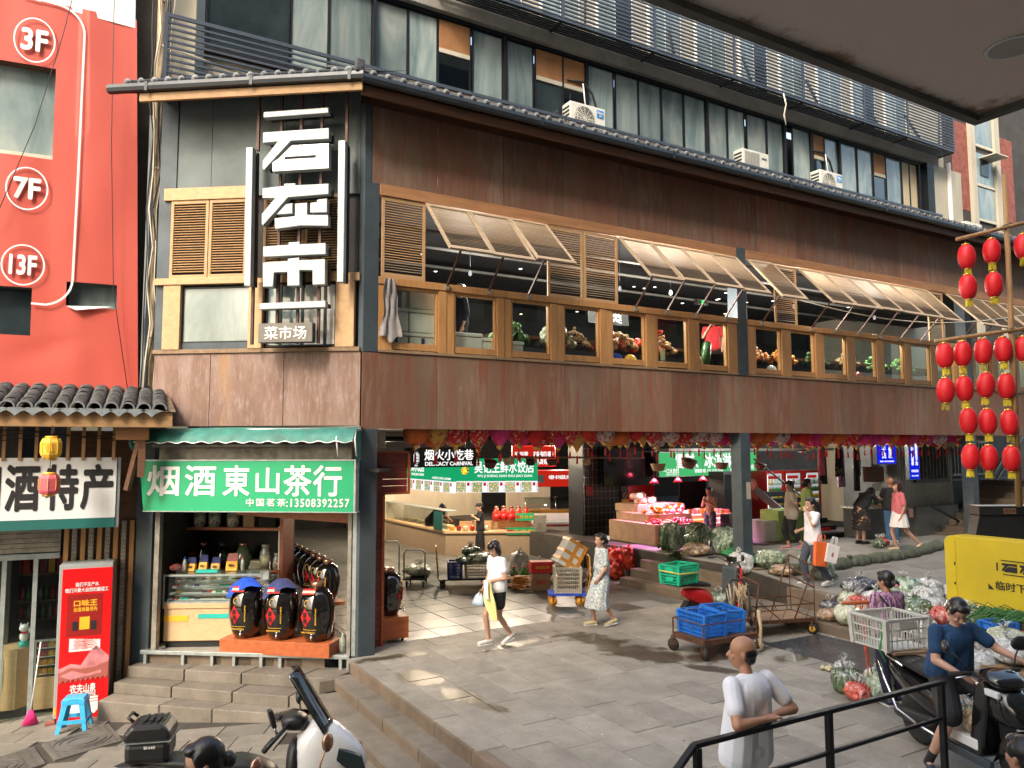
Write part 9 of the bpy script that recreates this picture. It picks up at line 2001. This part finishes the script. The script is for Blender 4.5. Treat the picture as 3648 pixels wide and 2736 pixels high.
# woman in purple
t, M, P, s = person('woman in purple patterned blouse with low hair bun seen from behind among the bags', (8.86, 5.98, 0), 70, 1.58, dict(elR=(.22, .06, 1.08), wrR=(.14, .22, .98), elL=(-.22, .06, 1.08), wrL=(-.14, .22, .98), anR=(.12, .04, .075), toR=(.13, .2, .03), knR=(.11, .04, .47), anL=(-.1, -.08, .075), toL=(-.1, .08, .03)), ('purple_print', 1.5), ('trousers', 'navy_trousers', .84), 'shoe_dark', 'bun', 'hair', (22, -6), 'skin_tan', vox=.009, wide=1.08, hem=.78)
MB().tube([(-.15*s, -.06, 1.36*s), (-.06*s, -.135, 1.2*s), (.08*s, -.15, .98*s), (.14*s, -.13, .88*s)], .014, 6, sq=.4).B('bag_strap', 'black_cloth', t, M); o = MB().ell((-.16*s, -.08, .84*s), (.11, .06, .07)); tag(o.B('waist_pouch', 'black_cloth', None, M), 'black pouch at the waist of the woman in purple', 'pouch')
MB().ell((.0, -.215*s+.02, 1.50*s), (.02, .02, .02)).B('hair_tie', 'peak_pink', t, M)
# man leaning back on the railing
J = dict(pel=(0, .02, .90), che=(0, -.02, 1.20), nk=(.0, .0, 1.37), hd=(-.01, .03, 1.52), shR=(.185, -.03, 1.31), shL=(-.185, -.03, 1.31), elR=(.36, -.13, 1.085), elL=(-.28, -.18, 1.075), wrR=(.12, -.16, 1.085), wrL=(-.02, -.22, 1.095), anR=(.12, .22, .075), toR=(.14, .36, .03), knR=(.11, .14, .47), anL=(-.1, .18, .075), toL=(-.12, .32, .03), knL=(-.1, .12, .47))
person('balding man in white T-shirt leaning his elbows back on the black railing', (4.68, 4.38, 0), 88, 1.63, J, ('shirt_white', .62), ('shorts', 'khaki', .45), 'shoe_dark', 'bald', 'hair', (52, 2), 'skin_tan', vox=.008, wide=1.2, hem=.72)
# scooter rider
J = dict(pel=(0, -.02, .90), che=(0, .07, 1.22), nk=(0, .10, 1.38), hd=(-.01, .14, 1.52), shR=(.195, .09, 1.34), shL=(-.195, .09, 1.34), elR=(.27, .17, 1.08), wrR=(.17, .38, 1.0), elL=(-.36, .22, 1.18), wrL=(-.42, .46, 1.12), hipR=(.10, .02, .86), hipL=(-.10, .02, .86), knR=(.27, .34, .60), anR=(.36, .12, .12), toR=(.40, .26, .05), knL=(-.18, .46, .74), anL=(-.15, .42, .44), toL=(-.15, .56, .40))
t, M, P, s = person('man in dark blue polo shirt sitting astride the black scooter, looking down', (7.80, 4.62, -.06), -112, 1.66, J, ('polo_blue', .62), ('shorts', 'black_cloth', .47), 'shoe_dark', 'short', 'hair', (-8, -24), 'skin', vox=.008, wide=1.22, hem=.90, collar=True)
for a, sc_k in (('R', .25),):
    m = MB(); capsule(m, P['an'+a]+V(0, 0, .0), P['an'+a].lerp(P['kn'+a], .22), .042, .043); m.B('sock', 'black_cloth', t, M)
tag(MB().tube([P['wrR']+V(-.02, .11, -.01), P['wrR']+V(-.03, .18, -.02)], .004, 6).B('cigarette', 'white', None, M), 'cigarette between the rider\'s fingers', 'cigarette')
# heads at the lower edge, people upstairs
person('woman with black hair in a top bun passing below the white scooter', (.80, 4.80, zst(.8, 4.8)+.22), 175, 1.62, {}, ('grey_cloth', .6), ('trousers', 'black_cloth'), 'shoe_dark', 'bun', 'hair', (0, -12), 'skin', vox=.009)
person('person with short dark hair, only the crown showing at the lower corner', (4.78, 2.42, 0), 60, 1.46, {}, ('navy_cloth', .6), ('trousers', 'black_cloth'), 'shoe_dark', 'short', 'hair', (20, 0), 'skin_tan')
person('vendor in red T-shirt standing upstairs behind the seventh window', (12.78, 12.7, 4.52), -130, 1.62, dict(elR=(.22, .1, 1.12), wrR=(.08, .12, 1.35)), ('red_shirt', .6), ('trousers', 'black_cloth'), 'shoe_dark', 'short')
person('dim figure in dark clothes upstairs behind the second window', (6.3, 12.6, 4.52), 180, 1.62, {}, ('navy_trousers', 1.5), ('trousers', 'black_cloth'), 'shoe_dark', 'short')
